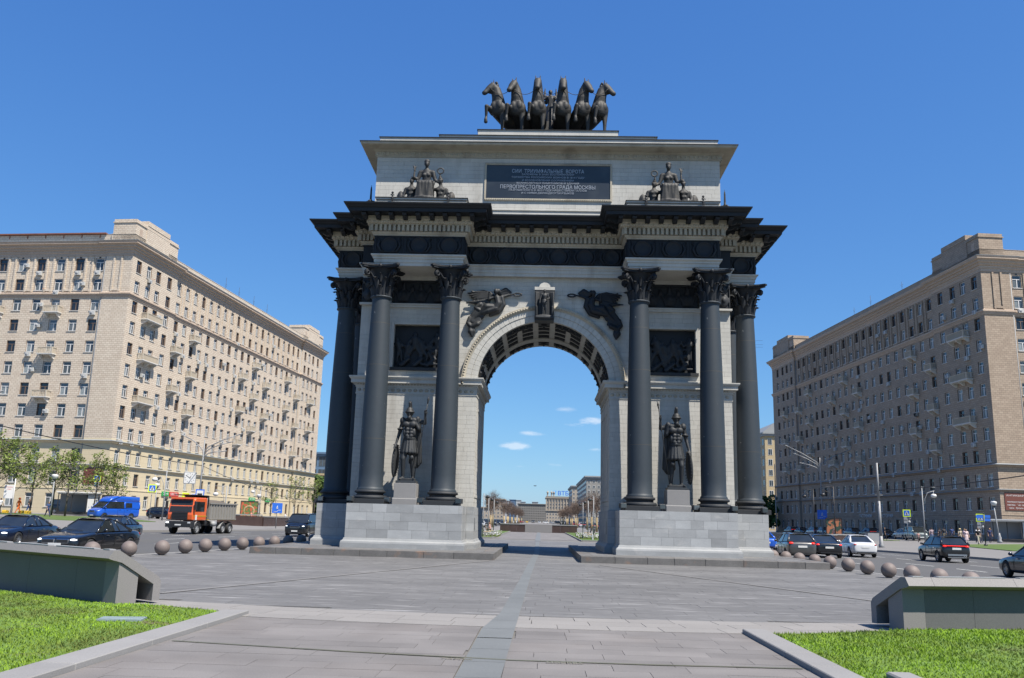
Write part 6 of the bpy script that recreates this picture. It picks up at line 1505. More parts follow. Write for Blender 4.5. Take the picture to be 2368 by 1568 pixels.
for s in (-1,1):
    m=MB(); m.bev(s*1.0-.15,s*1.0+.15,4.08,4.14,.98,1.12,.03); m.build('headlight',m_headon if s>0 else m_head,T)
    m=MB(); m.add([(s*1.192,1.95,2.05),(s*1.192,3.55,2.05),(s*1.192,3.35,2.95),(s*1.192,1.95,2.95)],[(0,1,2,3)]); m.build('side_window',m_carglass,T)
    m=MB(); m.bev(s*1.36-.09,s*1.36+.09,3.75,3.95,2.2,2.95,.03); m.capsule((s*1.15,3.7,2.95),(s*1.36,3.85,2.95),.025,.025); m.capsule((s*1.15,3.7,2.25),(s*1.36,3.85,2.3),.02,.02); m.build('mirror',m_dark,T)
    m=MB(); m.box(s*1.19,s*1.205,1.5,3.8,1.62,1.68); m.build('stripe',m_syel if 0 else P_yellow,T)
    m=MB(); m.box(s*1.2,s*1.21,3.2,3.5,1.3,1.75); m.build('sticker',m_plate,T)
m=MB(); m.box(-.45,.45,-3.9,3.4,.75,1.05); m.box(-1.0,1.0,.9,1.4,.9,2.4); m.build('chassis',m_dark,T)
m=MB(); prof=[(-4.1,1.35),(1.05,1.35),(1.15,2.85),(-4.2,2.85)]; 
m.prism(prof,-1.22,1.22,axis='x'); tip=m.build('tipper_body',m_gray,T)
m=MB()
for s in (-1,1):
    for k in range(10): y=-3.95+k*.54; m.box(s*1.22,s*1.30,y,y+.12,1.45,2.8)
    m.box(s*1.22,s*1.33,-4.2,1.15,2.78,2.92); m.box(s*1.22,s*1.31,-4.1,1.05,1.35,1.45)
m.build('rib',M('tipper_grey',(.25,.24,.22),.7,var=.1,scale=2),tip); tip.data.materials[0]=bpy.data.materials['tipper_grey']
m=MB(); m.prism([(1.1,2.6),(1.25,2.6),(1.35,3.5),(3.1,3.52),(3.1,3.58),(1.2,3.56)],-1.15,1.15,axis='x'); m.build('cab_guard',m_dark,tip)
m=MB(); m.box(-1.24,1.24,-4.1,1.05,1.30,1.345); m.build('reflective_strip',P_yellow,T)
m=MB(); m.ell((0,-1.2,2.85),(1.1,2.4,.35),14); m.build('load',m_bark,T)
m=MB()
for s in (-1,1): m.tube([(s*1.05,1.35,.8),(s*1.05,1.35,3.4)],.03,5)
for k in range(8): m.tube([(1.05,1.35,1.0+k*.3),(1.3,1.35,1.0+k*.3)],.02,5)
m.tube([(1.3,1.35,.8),(1.3,1.35,3.4)],.03,5); m.build('ladder',m_gray,T)
for s in (-1,1):
    wheel(T,s*1.03,2.95,.52,.32,8,m_gray)
    for y in (-1.75,-3.15): wheel(T,s*1.0,y,.52,.5,8,m_gray)
    m=MB(); 
    for y0,wd,rr in ((2.95,1.25,.66),(-2.45,2.6,.7)):
        pts=[(y0+ (wd/2+.0)*math.cos(a)*1.0,.52+rr*math.sin(a)) for a in np.linspace(0,PI,12)]
        vs=[(s*.82,y,z) for y,z in pts]+[(s*1.22,y,z) for y,z in pts]; m.add(vs,[(i,i+1,13+i,12+i) for i in range(11)])
    m.build('mudguard',m_gray,T)
m=MB(); m.tube([(-1.3,.6,.95),(-1.3,.1,.95)],.25,10); m.tube([(1.15,.7,.9),(1.15,-.6,.9)],.28,12); m.build('fuel_tank',m_gray,T)
put(T,-28.9,31.0,185); T.scale=(.92,1.0,.89)
# ================================================================== PEOPLE
m_skin=M('skin',(.42,.25,.17),.6,var=.05,bump=0); m_hair=M('hair',(.03,.02,.015),.7,var=.1,bump=0); m_shoe=M('shoe',(.05,.045,.04),.6,bump=0)
_cl={}
def cloth(c):
    if c not in _cl: _cl[c]=M('cloth_%d'%len(_cl),c,.85,var=.08,scale=6,bump=.1,bscale=20)
    return _cl[c]
def person(label,x,y,face,top,leg,h=1.74,pose='walk',seed=0,hair=(.03,.02,.015),extra=None,skirt=False,grp=None,z=None):
    r=random.Random(seed+int(x*7)); J=dict(BASE); a=r.uniform(.07,.13) if pose=='walk' else .01; s=r.choice((-1,1))
    if pose=='sit':
        J.update(head=(0,-.02,.68+.0),neck=(0,0,.60),chest=(0,.0,.49),pelvis=(0,.05,.29),lsh=(-.115,0,.57),rsh=(.115,0,.57),lel=(-.16,-.05,.41),rel=(.16,-.05,.41),lwr=(-.10,-.17,.33),rwr=(.10,-.17,.33),lhip=(-.05,.04,.275),rhip=(.05,.04,.275),lkn=(-.07,-.22,.27),rkn=(.08,-.20,.28),lan=(-.08,-.25,.045),ran=(.09,-.32,.045))
    else:
        J.update(lkn=(-.055,-.01-a*s*.9,.285),lan=(-.06,-a*s*1.5+(.05 if s<0 else 0),.045+(.03 if s<0 else 0)),rkn=(.055,-.01+a*s*.7,.285),ran=(.06,a*s*1.5,.045+(.03 if s>0 else 0)),lel=(-.15,a*s*.6,.64),lwr=(-.15,a*s*.8-.05,.50),rel=(.15,-a*s*.6,.64),rwr=(.15,-a*s*.8-.05,.50))
        if pose=='phone': J.update(rel=(.15,-.03,.66),rwr=(.08,-.15,.76))
    m=MB(); human(m,h,J,(0,1,2,3,4),hair='long' if skirt or extra=='long' else 's',hands=True)
    if skirt:
        for k in range(10): q=2*PI*k/10; m.capsule((.09*h*math.cos(q),.07*h*math.sin(q),.58*h),(.13*h*math.cos(q),.11*h*math.sin(q),.27*h),.03*h,.035*h,6,2)
    o=remesh(m,'person',[m_skin,cloth(top),cloth(leg),cloth(hair),m_shoe],.021,sm=1,regions=True)
    o.location=(x,y,(gz(x,y)+.1 if abs(x)>34 else 0) if z is None else z); o.rotation_euler=(0,0,R(face))
    tag(o,label,'person',grp)
    if extra=='bag': b=MB(); b.bev(-.14,.14,-.06,.06,.42,.78,.03); b.build('bag',m_white,o).location=(.30,0,0)
    if extra=='backpack': b=MB(); b.bev(-.16,.16,.10,.26,.95,1.40,.05); b.build('backpack',m_dark,o)
    if extra=='hat': b=MB(); b.lathe([(.18,0),(.18,.015),(.10,.02),(.09,.11),(0,.12)],(0,0,h*.965),14); b.build('hat',cloth((.55,.45,.25)),o)
    if extra=='helmet': b=MB(); b.ell((0,-.01,h*.965),(.13,.15,.12),12); b.build('hard_hat',m_orange,o)
    return o
person('man in a checked pink shirt and blue jeans crossing on the right',48.6,68.2,175,(.36,.28,.30),(.05,.09,.2),1.80,seed=1,extra='bag')
person('child walking close beside the man in the checked shirt',47.2,68.8,178,(.45,.25,.22),(.06,.05,.06),1.25,seed=2)
person('person in black jacket walking right of the man in jeans',51.5,72.5,190,(.02,.02,.03),(.02,.02,.03),1.74,seed=3)
person('man in dark jacket and khaki trousers walking in the right crowd',54.3,77.5,185,(.03,.03,.035),(.16,.14,.10),1.78,seed=4)
person('man in a blue sweater walking behind the right crowd',57.6,82.5,180,(.03,.06,.18),(.03,.03,.05),1.78,seed=5)
person('woman in a long pale pink dress in the right crowd',49.9,62.0,0,(.68,.52,.52),(.68,.54,.54),1.68,seed=6,skirt=True,hair=(.12,.05,.02))
person('woman in a straw hat behind the pink dress',51.3,66.5,180,(.45,.38,.28),(.3,.25,.2),1.70,seed=7,extra='hat')
person('man in black shirt and cream trousers in front of the right crowd',49.6,58.5,190,(.012,.012,.015),(.55,.48,.38),1.80,seed=8)
person('man in a white shirt behind the man in black shirt',53.2,66.0,0,(.7,.7,.72),(.05,.05,.08),1.84,seed=9)
person('blond woman in a lilac top at the centre of the right crowd',52.0,66.8,20,(.32,.25,.38),(.2,.2,.25),1.68,seed=19,extra='long',hair=(.4,.25,.1))
person('woman in a light top and grey trousers walking right of the crowd',57.0,73.5,100,(.6,.62,.66),(.15,.16,.2),1.68,seed=10,extra='long')
person('man in a navy coat standing under the right zebra sign',55.9,68.6,10,(.02,.03,.1),(.02,.025,.06),1.78,pose='stand',seed=11)
person('man in dark clothes holding a phone beside the white bowl lamp',60.0,76.5,250,(.03,.03,.03),(.02,.02,.03),1.80,pose='phone',seed=12)
person('person in a dark coat walking behind the parked grey green van',54.4,89.0,90,(.02,.02,.05),(.02,.02,.03),1.74,seed=13)
person('person in a dark jacket walking left of the parked van',48.5,83.0,90,(.02,.02,.03),(.02,.02,.03),1.74,seed=14)
person('bald walker in a pink shirt beside the low wall on the right',40.5,80.0,270,(.55,.33,.30),(.12,.14,.2),1.76,seed=15,hair=(.42,.25,.17))
person('road worker in bright orange overalls among the left trees',-59.8,55.6,150,(.85,.17,.03),(.85,.17,.03),1.76,seed=16,extra='helmet')
person('person in a white shirt and black trousers behind the left trees',-67.5,64.5,180,(.7,.7,.7),(.02,.02,.02),1.76,seed=17)
person('man in a dark shirt and blue jeans walking past the left lamp',-66.5,69.0,90,(.02,.02,.02),(.05,.12,.3),1.78,seed=18)
person('person in a blue work jacket bending near the left lamp post',-54.0,51.5,60,(.03,.06,.16),(.02,.03,.08),1.60,seed=20)
person('person in a coral top behind the left low wall',-41.5,82,90,(.75,.25,.2),(.3,.1,.1),1.66,seed=21)
person('person in a white top behind the left low wall',-38.3,88,90,(.7,.68,.68),(.2,.2,.2),1.70,seed=22)
person('man in a pale shirt sitting on a promenade bench beyond the arch',-6.0,61.5,270,(.55,.33,.28),(.02,.02,.02),1.78,pose='sit',seed=23,z=.13,hair=(.2,.08,.03))
# ================================================================== TREES
def twigs(m,p,d,l,r,depth,rnd_,ends,n=3,spread=.6,seg=3):
    pts=[Vector(p)];rad=[r]; q=Vector(p); dd=Vector(d).normalized()
    for i in range(seg):
        dd=(dd+Vector((rnd_.uniform(-.16,.16),rnd_.uniform(-.16,.16),rnd_.uniform(-.02,.16)))).normalized(); q=q+dd*l/seg; pts.append(q.copy()); rad.append(r*(1-.5*(i+1)/seg))
    m.tube(pts,rad,5 if depth>1 else 3,cap=False)
    if depth==0: ends.append((q.copy(),dd.copy())); return
    ends.append((q.copy(),dd.copy()))
    for k in range(n):
        t=rnd_.uniform(.35,1.0); b=pts[min(seg,int(t*seg))]; a=rnd_.uniform(0,2*PI); o=dd.orthogonal().normalized(); o2=dd.cross(o)
        nd=(dd+(o*math.cos(a)+o2*math.sin(a))*rnd_.uniform(spread*.6,spread*1.3)).normalized(); twigs(m,b,nd,l*rnd_.uniform(.55,.8),r*.55,depth-1,rnd_,ends,n,spread,seg)
def leaves(m,ends,n,size,rnd_,rad=.35):
    for i in range(n):
        p,d=rnd_.choice(ends); c_=p+Vector((rnd_.gauss(0,rad),rnd_.gauss(0,rad),rnd_.gauss(0,rad*.7)))
        u=Vector((rnd_.gauss(0,1),rnd_.gauss(0,1),rnd_.gauss(0,.5))).normalized(); w=u.orthogonal().normalized(); w=(w+u.cross(w)*rnd_.uniform(-1,1)).normalized(); s=size*rnd_.uniform(.6,1.3)
        m.add([c_-u*s,c_+w*s*.55,c_+u*s,c_-w*s*.55],[(0,1,2,3)],0,rnd_.random())
def young_tree(label,H,seed,nl=1150,crown=.26,leafm=None,size=.13,grp='young trees on the left lawn'):
    rnd_=random.Random(seed); t=thing('young_tree',label,'tree',group=grp); w=MB(); ends=[]
    trunk=[(0,0,0),(rnd_.uniform(-.05,.05),0,H*crown),(rnd_.uniform(-.12,.12),rnd_.uniform(-.1,.1),H*.6),(rnd_.uniform(-.1,.1),0,H*.93)]
    w.tube(trunk,[.11,.09,.06,.02],7)
    for k in range(15):
        z=H*(crown+.03+.62*k/15); a=k*2.4+rnd_.random(); l=(H*.27)*(1-.45*k/15)*rnd_.uniform(.7,1.15); x=trunk[1][0]*(1-k/15)+trunk[2][0]*k/15
        twigs(w,(x,0,z),(math.cos(a),math.sin(a),.75),l,.035,2,rnd_,ends,3,.7)
    ends=[e for e in ends if e[0].z>H*crown]
    w.build('trunk',m_bark,t); lf=MB(); leaves(lf,ends,nl,size,rnd_,.22); lf.build('crown',leafm or m_leaf,t)
    return t
yt=[young_tree('young tree in fresh leaf farthest right on the left lawn, above the blue van',7.6,1),young_tree('young tree in fresh leaf beside the kiosk on the left lawn',7.0,2),young_tree('taller young tree in fresh leaf near the lamp on the left lawn',8.4,3,1500)]
def atree(src,x,y,lab,sc=1,rz=0,grp=None):
    o=dup(src,loc=(x,y,gz(x,y)+.1 if abs(x)>34 else 0),rz=rz,label=lab,scale=sc,group=grp); return o
for o,(x,y,sc) in zip(yt,((-55.3,64,1.0),(-54.8,56.5,1.05),(-59.5,53.8,1.0))): o.location=(x,y,gz(x,y)+.1); o.scale=(sc,)*3
index_kids()
atree(yt[1],-54.0,66.5,'small young tree right behind the blue van roof',.95,2)
atree(yt[2],-61.3,60.5,'leafy young tree between the worker and the lamp',.92,1.2)
atree(yt[0],-57.5,58.5,'thin young tree just behind the black minivan, left of the kiosk',1.0,2.2)
atree(yt[2],-62.0,52.5,'leafy young tree above the white signboard at the left edge',1.0,3.6)
atree(yt[0],-59.0,49.6,'young tree with low branches at the left edge of the photo',1.12,.5)
sp_t=young_tree('thin sparse young tree behind the left low wall, nearest the billboard',6.2,9,420,.3,size=.12,grp='sparse young trees behind the left low wall'); x,y=-45.5,104; sp_t.location=(x,y,gz(x,y)+.1)
sp_l=young_tree('taller sparse young tree second along the left low wall',7.6,10,650,.28,size=.12,grp='sparse young trees behind the left low wall'); x,y=-43.7,112; sp_l.location=(x,y,gz(x,y)+.1)
index_kids()
for x,y,s,l in ((-42.0,119,1.0,'third sparse young tree along the left low wall'),(-40.2,128,1.0,'fourth sparse young tree above the black minivan'),(-38.6,136,1.0,'fifth sparse young tree beside the left pier')): atree(sp_l,x,y,l,s,x)
def bush(label,x,y,z,rx,ry,rz_,n,seed,mat=None,name='leafy_tree',cat='tree',size=.45,trunk=True):
    rnd_=random.Random(seed); t=thing(name,label,cat,(x,y,z)); m=MB(); cl=[(Vector((rnd_.gauss(0,.45)*rx,rnd_.gauss(0,.45)*ry,(trunk*.9+.2)*rz_+rnd_.uniform(-.6,.7)*rz_)),None) for _ in range(26)]
    for i in range(n):
        c_,_=rnd_.choice(cl); d=Vector((rnd_.gauss(0,1),rnd_.gauss(0,1),rnd_.gauss(0,1))).normalized()*rnd_.uniform(.5,1)**.4*rx*.30; p=c_+d
        if p.z<.1: p.z=.1+rnd_.random()*.3
        u=Vector((rnd_.gauss(0,1),rnd_.gauss(0,1),rnd_.gauss(0,.6))).normalized(); w=u.orthogonal().normalized(); s=size*rnd_.uniform(.5,1.2); m.add([p-u*s,p+w*s*.6,p+u*s,p-w*s*.6],[(0,1,2,3)],0,rnd_.random())
    m.build('crown',mat or m_leafdark,t)
    if trunk:
        w=MB(); w.tube([(0,0,0),(0,0,rz_*.9)],[.22,.15],7); 
        for k in range(6): a=k*1.1; w.tube([(0,0,rz_*(.4+.08*k)),(rx*.4*math.cos(a),ry*.4*math.sin(a),rz_*(.9+.1*k))],[.1,.04],5)
        w.build('trunk',m_bark,t)
    return t
bush('broad green tree between the left block and the arch',-46.5,158,0,4.5,4,5.6,4500,1)
bush('green tree beside the annexe left of the arch',-54,175,0,5,4,6.0,4000,2)
bush('dark green tree below the yellow building right of the arch',51.5,165,0,3.2,3,4.6,4500,3,size=.35)
bush('second green tree beside the thin grey pole right of the arch',56,180,0,3.6,3,4.4,4000,4,size=.35)
bush('low round green shrub at the left edge beside the signboard',-61.0,47.5,.8,1.7,1.6,.9,1500,5,name='shrub',cat='shrub',size=.16,trunk=False)
# pollarded bare trees on the median
def bare_tree(label,seed):
    rnd_=random.Random(seed); t=thing('bare_tree',label,'tree',group='box clipped bare trees on the median'); w=MB(); w.tube([(0,0,0),(0,0,3.0),(0,0,4.4)],[.13,.11,.08],7); ends=[]
    for k in range(20):
        a=k*2.4; z=2.9+2.5*(k/20); twigs(w,(0,0,z),(math.cos(a),math.sin(a),.85+.2*k/20),1.9,.038,2,rnd_,ends,5,.8,2)
    w.build('trunk',m_twig,t); b=MB(); b.tube([(0,0,.05),(0,0,2.55)],[.19,.17],9); b.build('burlap_wrap',m_burlap,t); return t
bt=[bare_tree('bare clipped tree, first of the left row beyond the arch',1),bare_tree('bare clipped tree, first of the right row beyond the arch',2)]
bt[0].location=(-9.8,131,.05); bt[1].location=(9.9,112,.05); index_kids()
ordn=['second','third','fourth','fifth','sixth','seventh','eighth','ninth','tenth','eleventh','twelfth']
for s,l in ((-1,'left'),(1,'right')):
    for k in range(11):
        y=([147,212,230,248,268,290,312,338,368,400,440] if s<0 else [133,155,200,220,240,262,285,310,340,372,405])[k]; o=dup(bt[(k+(s>0))%2],loc=(s*(10.2+.3*(k%2)),y,.05),scale=1.08,rz=k*1.3,label='bare clipped tree, %s of the %s row beyond the arch'%(ordn[k],l),group='box clipped bare trees on the median')
# ================================================================== STREET FURNITURE
ball=MB(); ball.ell((0,0,.305),(.305,.305,.305),28,k=18); ball.lathe([(.12,0),(.12,.03)],n=12); bme=ball.mesh('stone_ball',m_ball)
LB=[(-16.6,-11.3),(-16.05,-9.5),(-15.55,-7.6),(-15.35,-5.7),(-15.2,-3.8),(-15.0,-1.9),(-14.75,-.1),(-14.6,2.0),(-14.45,4.2),(-14.35,6.5),(-14.25,8.9),(-14.15,11.3)]
RB_=[(12.75,5.3),(12.9,3.4),(13.05,1.5),(13.2,-.5),(13.25,-2.6),(13.35,-4.7),(13.4,-6.8),(13.45,-8.9),(13.5,-10.9),(13.6,-12.9),(13.75,-14.8)]
on2=['first','second','third','fourth','fifth','sixth','seventh','eighth','ninth','tenth','eleventh','twelfth']
for P,l,ref in ((LB,'left','counted from the left parapet'),(RB_,'right','counted from the right pier')):
    for i,(x,y) in enumerate(P):
        o=obj('stone_ball',bme,None,(x,y,0),i*1.1); o.scale=(.94,)*3 if l=='right' else (.99,)*3; tag(o,'red granite ball bollard, %s of the %s row %s'%(on2[i],l,ref),'bollard','granite ball bollards along the kerb')
def pole(m,h,r0=.09,r1=.05,x=0,y=0): m.tube([(x,y,0),(x,y,h)],[r0,r1],9)
def street_lamp(label,x,y,h,arms,single,mat=m_metal,z=None):
    t=thing('street_lamp',label,'street lamp',(x,y,(gz(x,y)+.1 if abs(x)>34 else 0) if z is None else z)); m=MB(); m.tube([(0,0,0),(0,0,.9)],[.2,.17],10); pole(m,h,.13,.08); m.build('pole',mat,t)
    for (dx,dz,z0) in arms:
        m=MB(); s=1 if dx>0 else -1; m.tube([(0,0,z0-1.5),(s*.12,0,z0-.6),(s*.6,0,z0-.05),(dx*.6,0,z0+dz*.6),(dx,0,z0+dz)],.065,6); a=m.build('arm',mat,t)
        m=MB(); q=math.atan2(dz*.4,abs(dx)*.4); m.M=Matrix.Translation((dx,0,z0+dz))@Matrix.Rotation(-q*s,4,'Y'); m.ell((s*.35,0,0),(.48,.13,.07),10,k=6); m.build('lamp_head',m_gray,a)
    return t
street_lamp('tall grey street lamp with four arms on the right avenue',47.9,108.3,13.3,[(-5.2,2.4,12.6),(-3.8,1.5,12.2),(-2.8,.6,11.6),(4.6,1.9,12.6)],False)
street_lamp('tall grey street lamp with four arms behind the orange truck',-44.6,70,10.6,[(4.2,1.5,9.8),(3.1,.9,9.4),(2.3,.25,8.9),(-2.6,1.2,9.8)],False)
street_lamp('street lamp reaching in from the left edge with two arms',-47.5,24,9.3,[(3.4,1.6,8.4),(2.6,.7,7.8)],False)
for lab,x,y,h in (('tall grey pole in front of the right block',33.3,44.2,8.3),('thin grey pole right beside the arch columns',53,157,15.3)):
    m=MB(); m.tube([(0,0,0),(0,0,.35),(0,0,.5),(0,0,1.2)],[.28,.26,.18,.16],10); m.tube([(0,0,1.2),(0,0,h*.55)],[.15,.13],10); m.tube([(0,0,h*.55),(0,0,h)],[.11,.09],10)
    m.tube([(-.4,0,h*.62),(.4,0,h*.62)],.03,5); tag(m.build('utility_pole',m_metal,None,(x,y,gz(x,y)+(.1 if abs(x)>34 else 0))),lab,'pole')
def bowl_lamp(label,x,y,h,lean=0,fat=False):
    t=thing('bowl_lamp',label,'street lamp',(x,y,gz(x,y)+.1)); m=MB(); 
    if fat: m.lathe([(.26,0),(.3,.2),(.2,.35),(.24,.6),(.15,.9),(.10,1.2)],n=12)
    m.tube([(0,0,0),(lean,0,h-.5)],[.10,.06],9); m.build('pole',m_gray,t); m=MB(); m.lathe([(.10,-.5),(.27,-.40),(.38,-.08),(.36,0),(.2,.06),(0,.08)],(lean,0,h),16); m.build('lamp_bowl',m_white,t); m=MB(); m.lathe([(.18,-.58),(.16,-.5)],(lean,0,h),12); m.build('collar',m_dark,t); t.scale=(1,1,1); return t
bowl_lamp('white bowl lamp among the left trees',-55.7,55,4.6); bowl_lamp('leaning white bowl lamp at the right edge near the brown sign',57.0,68.5,5.0,-.35,True)
bowl_lamp('white bowl lamp behind the sparse trees on the left',-45.8,98,4.2); bowl_lamp('white bowl lamp above the blue car on the left',-53,76,4.6)
def globe_lamp(label,x,y,h,dirs,z=None,dk=False):
    m_gray=m_dark if dk else globals()['m_gray']; m_white=m_dark if dk else globals()['m_white']
    t=thing('arched_lamp',label,'street lamp',(x,y,(gz(x,y)+.1) if z is None else z)); m=MB(); pole(m,h,.10,.06); m.tube([(0,0,h-.05),(dirs*1.7,0,h-.05)],.035,5); m.tube([(dirs*.25,0,h-2.4),(dirs*.28,0,h-1.6),(dirs*.7,0,h-.75),(dirs*1.6,0,h-.5)],.04,6); m.build('pole',m_gray,t)
    m=MB(); m.tube([(dirs*1.45,0,h-.5),(dirs*1.45,0,h-.95)],.03,5); m.ell((dirs*1.45,0,h-1.15),(.36,.36,.27),14,k=8); m.build('lamp_globe',m_white,t); return t
globe_lamp('arched lamp with a round globe above the right crowd',49.4,72,7.0,1); globe_lamp('arched lamp with a globe beside the left zebra sign',-47.5,66,6.2,-1); globe_lamp('arched lamp with a globe right of the bus stop sign',-42.5,74,4.9,-1); globe_lamp('arched lamp with a globe behind the left low wall',-50,112,6.0,-1)
globe_lamp('dark arched lamp before the right block left of the pole',40,78,7.2,-1,None,True); globe_lamp('dark arched lamp left of the tall right pole',44,100,7.6,-1,None,True)
# promenade lamps
for x,y,s,l in ((-5.7,44.5,1,'first promenade lamp on the left beyond the arch'),(-5.9,56.5,1,'second promenade lamp on the left beyond the arch'),(-6.1,72,1,'third promenade lamp on the left beyond the arch'),(5.35,45.5,-1,'first promenade lamp on the right beyond the arch'),(5.5,58.5,-1,'second promenade lamp on the right beyond the arch'),(5.7,75,-1,'third promenade lamp on the right beyond the arch')):
    t=thing('promenade_lamp',l,'street lamp',(x,y,.09),group='slim promenade lamps beyond the arch'); m=MB(); pole(m,4.25,.055,.045); m.tube([(0,0,3.95),(s*.28,0,3.95)],.025,5); m.build('pole',m_metal,t); m=MB(); m.ell((s*.38,0,3.9),(.2,.17,.17),12,k=8); m.build('lamp_head',m_dark,t)
# promenade planter benches, flowers, end wall
for x,y,s,l in ((-5.5,49,1,'first planter bench left of the promenade'),(-5.9,61,1,'second planter bench left of the promenade, under the seated man'),(5.2,50,-1,'first planter bench right of the promenade'),(5.6,63,-1,'second planter bench right of the promenade')):
    t=thing('planter_bench',l,'bench',(x,y,.09),group='planter benches along the promenade'); m=MB(); m.bev(-.75,.75,-1.1,1.1,0,.42,.03); m.build('base',m_kerb,t); m=MB()
    for k in range(4): m.box(-.3+k*.16,-.17+k*.16,-.95,.95,.425,.47)
    m.build('seat',m_burlap,t); m=MB(); m.M=Matrix.Translation((-s*.42,0,.45))@Matrix.Rotation(-s*.3,4,'Y'); m.box(-.03,.03,-.9,.9,0,.55); m.build('backrest',m_bark,t)
    fl_=MB(); rr=random.Random(int(y)); 
    for k in range(260):
        px,py=rr.uniform(-1.3,1.3),rr.uniform(-3.4,3.2)
        if abs(px)<.8 and abs(py)<1.15: continue
        h=rr.uniform(.15,.4); fl_.add([(px-.03,py,0),(px+.03,py,0),(px+.02,py,h)],[(0,1,2)],0); fl_.ell((px,py,h),(.06,.06,.04),5,1 if rr.random()<.6 else 0,k=3)
    f=fl_.build('flower_bed',[m_leaf,m_white],None,(x,y,.09),kind='stuff'); tag(f,'white flowering bed around the %s'%l.split(' of')[0],'flowers')
tw=thing('granite_wall','low dark granite wall closing the promenade beyond the arch','wall',(-.25,94.5,0))
m=MB(); m.box(-2.1,2.1,-.35,.35,0,1.22); m.build('centre_block',m_parapet,tw)
m_redpol=M('polished_red_granite',(.07,.045,.04),.25,var=.25,scale=1.5,fine=.2,fscale=30,bump=0)
for s in (-1,1):
    for k in range(3): m=MB(); m.box(s*(2.11+k*1.3),s*(2.10+k*1.3+1.29),-.3,.3,0,1.12); m.build('wall_slab',m_redpol,tw)
    m=MB(); m.box(s*2.11,s*6.0,-.36,.36,1.122,1.26); m.build('coping',m_kerb,tw)
m=MB(); m.lathe([(.08,0),(.07,.45),(.03,.56),(0,.57)],n=4,smooth=False); tag(m.build('white_post',m_white,None,(5.15,43.6,.09)),'small white pointed post at the right edge of the arch opening','post')
# low side walls of the underpasses
def lowwall(name,lab,pts,h,mat):
    t=thing(name,lab,'wall',(0,0,0)); 
    for i in range(len(pts)-1):
        a,b=Vector(pts[i]),Vector(pts[i+1]); d=(b-a); l=d.length; n=max(1,round(l/2.4)); ang=math.atan2(d.y,d.x)
        for k in range(n):
            p=a+d*k/n; z=gz(p.x,p.y); m=MB(); m.box(0,l/n-.012,-.2,.2,0,h); m.build('wall_slab',mat,t,(p.x,p.y,z),ang)
        m=MB(); m.box(-.0,l-.01,-.26,.26,0,.14); m.build('coping',m_kerb,t,(a.x,a.y,max(gz(*a),gz(*b))*0+gz(*a)+h+.001),ang)
lowwall('granite_wall','long dark red granite wall of the underpass on the left',[(-40.5,66),(-35.4,68.0),(-34.0,80),(-33.2,110)],1.25,m_redpol)
lowwall('granite_wall','long brown granite wall of the underpass on the right',[(26.8,120),(27.6,57),(29.2,55.0),(35.6,64.6),(38.6,65.8)],1.0,m_redpol)
# ---- signs
def sign_board(t,cx,cz,w,h,mats,y=-.06,name='sign'):
    m=MB(); m.box(cx-w/2,cx+w/2,y-.015,y+.015,cz-h/2,cz+h/2,0); 
    if len(mats)>1: m.box(cx-w*.38,cx+w*.38,y-.022,y-.0155,cz-h*.38,cz+h*.38,1)
    return m.build(name,mats,t)
def walker_icon(p,cx,cz,s,y,blk=True):
    if blk: m=MB(); m.prism([(cx-.3*s,cz-.28*s),(cx+.3*s,cz-.28*s),(cx,cz+.3*s)],y-.004,y,axis='y'); m.build('white_triangle',m_white,p)
    m=MB(); y-=.006; q=lambda a,b,r=.028: m.tube([(cx+a[0]*s,y,cz+a[1]*s),(cx+b[0]*s,y,cz+b[1]*s)],r*s,5)
    m.ell((cx+.0*s,y,cz+.14*s),(.035*s,.004,.035*s),8,k=4); q((0,.1),(-.01,-.03)); q((-.01,-.03),(-.09,-.2)); q((-.01,-.03),(.08,-.2)); q((0,.07),(-.09,-.02),.02); q((0,.07),(.09,-.02),.02); m.build('walking_figure',m_dark if blk else m_white,p)
def zebra_sign(label,x,y,h,rz,extra=True,ex2=False):
    t=thing('crossing_sign',label,'road sign',(x,y,gz(x,y)+.1),R(rz)); m=MB(); m.tube([(0,0,0),(0,0,h)],.04,8); m.build('pole',m_metal,t)
    p=sign_board(t,0,h-.45,.95,.95,[m_syel,m_sblue]); walker_icon(p,0,h-.45,.95,-.085)
    if extra:
        for k in range(2): sign_board(t,-.22+.0,h-1.15-k*.45,.36,.36,[m_gray],name='back_sign'); m=MB(); m.M=Matrix.Translation((.24,0,h-1.15-k*.45))@Matrix.Rotation(PI/2,4,'X'); m.lathe([(.2,-.01),(.2,.01)],n=16); m.build('round_sign_back',m_gray,t)
    if ex2: sign_board(t,0,h-1.25,.6,.6,[m_white,m_sblue])
    return t
zebra_sign('zebra crossing sign in yellow green frame beside the grey green van',49.3,77,4.1,-18); zebra_sign('zebra crossing sign in yellow green frame near the arrow pole on the right',54.6,68,3.5,-18)
zebra_sign('zebra crossing sign in yellow green frame in front of the cream building',-47.9,63.2,4.3,22,False); zebra_sign('smaller crossing sign above the blue van roof on the left',-60.5,74,5.3,22,False,True)
def underpass(label,x,y,h,rz,w=.9,z=None):
    t=thing('underpass_sign',label,'road sign',(x,y,z if z is not None else gz(x,y)+.1),R(rz)); m=MB(); m.tube([(0,0,0),(0,0,h)],.04,8); m.build('pole',m_metal,t); p=sign_board(t,0,h-w/2,w,w,[m_sblue]); walker_icon(p,0,h-w/2+.08,w,-.078,False)
    m=MB(); m.tube([(-.35*w,-.083,h-w*.85),(.0*w,-.083,h-w*.85),(.12*w,-.083,h-w*.72),(.38*w,-.083,h-w*.70)],.025,5); m.build('stairs_mark',m_white,p); return t
underpass('blue underpass sign with a walking figure left of the arch',-30.6,58,3.0,18,1.15,0); underpass('blue underpass sign fixed to the tall lamp on the right',47.7,107.7,4.45,-20,1.55)
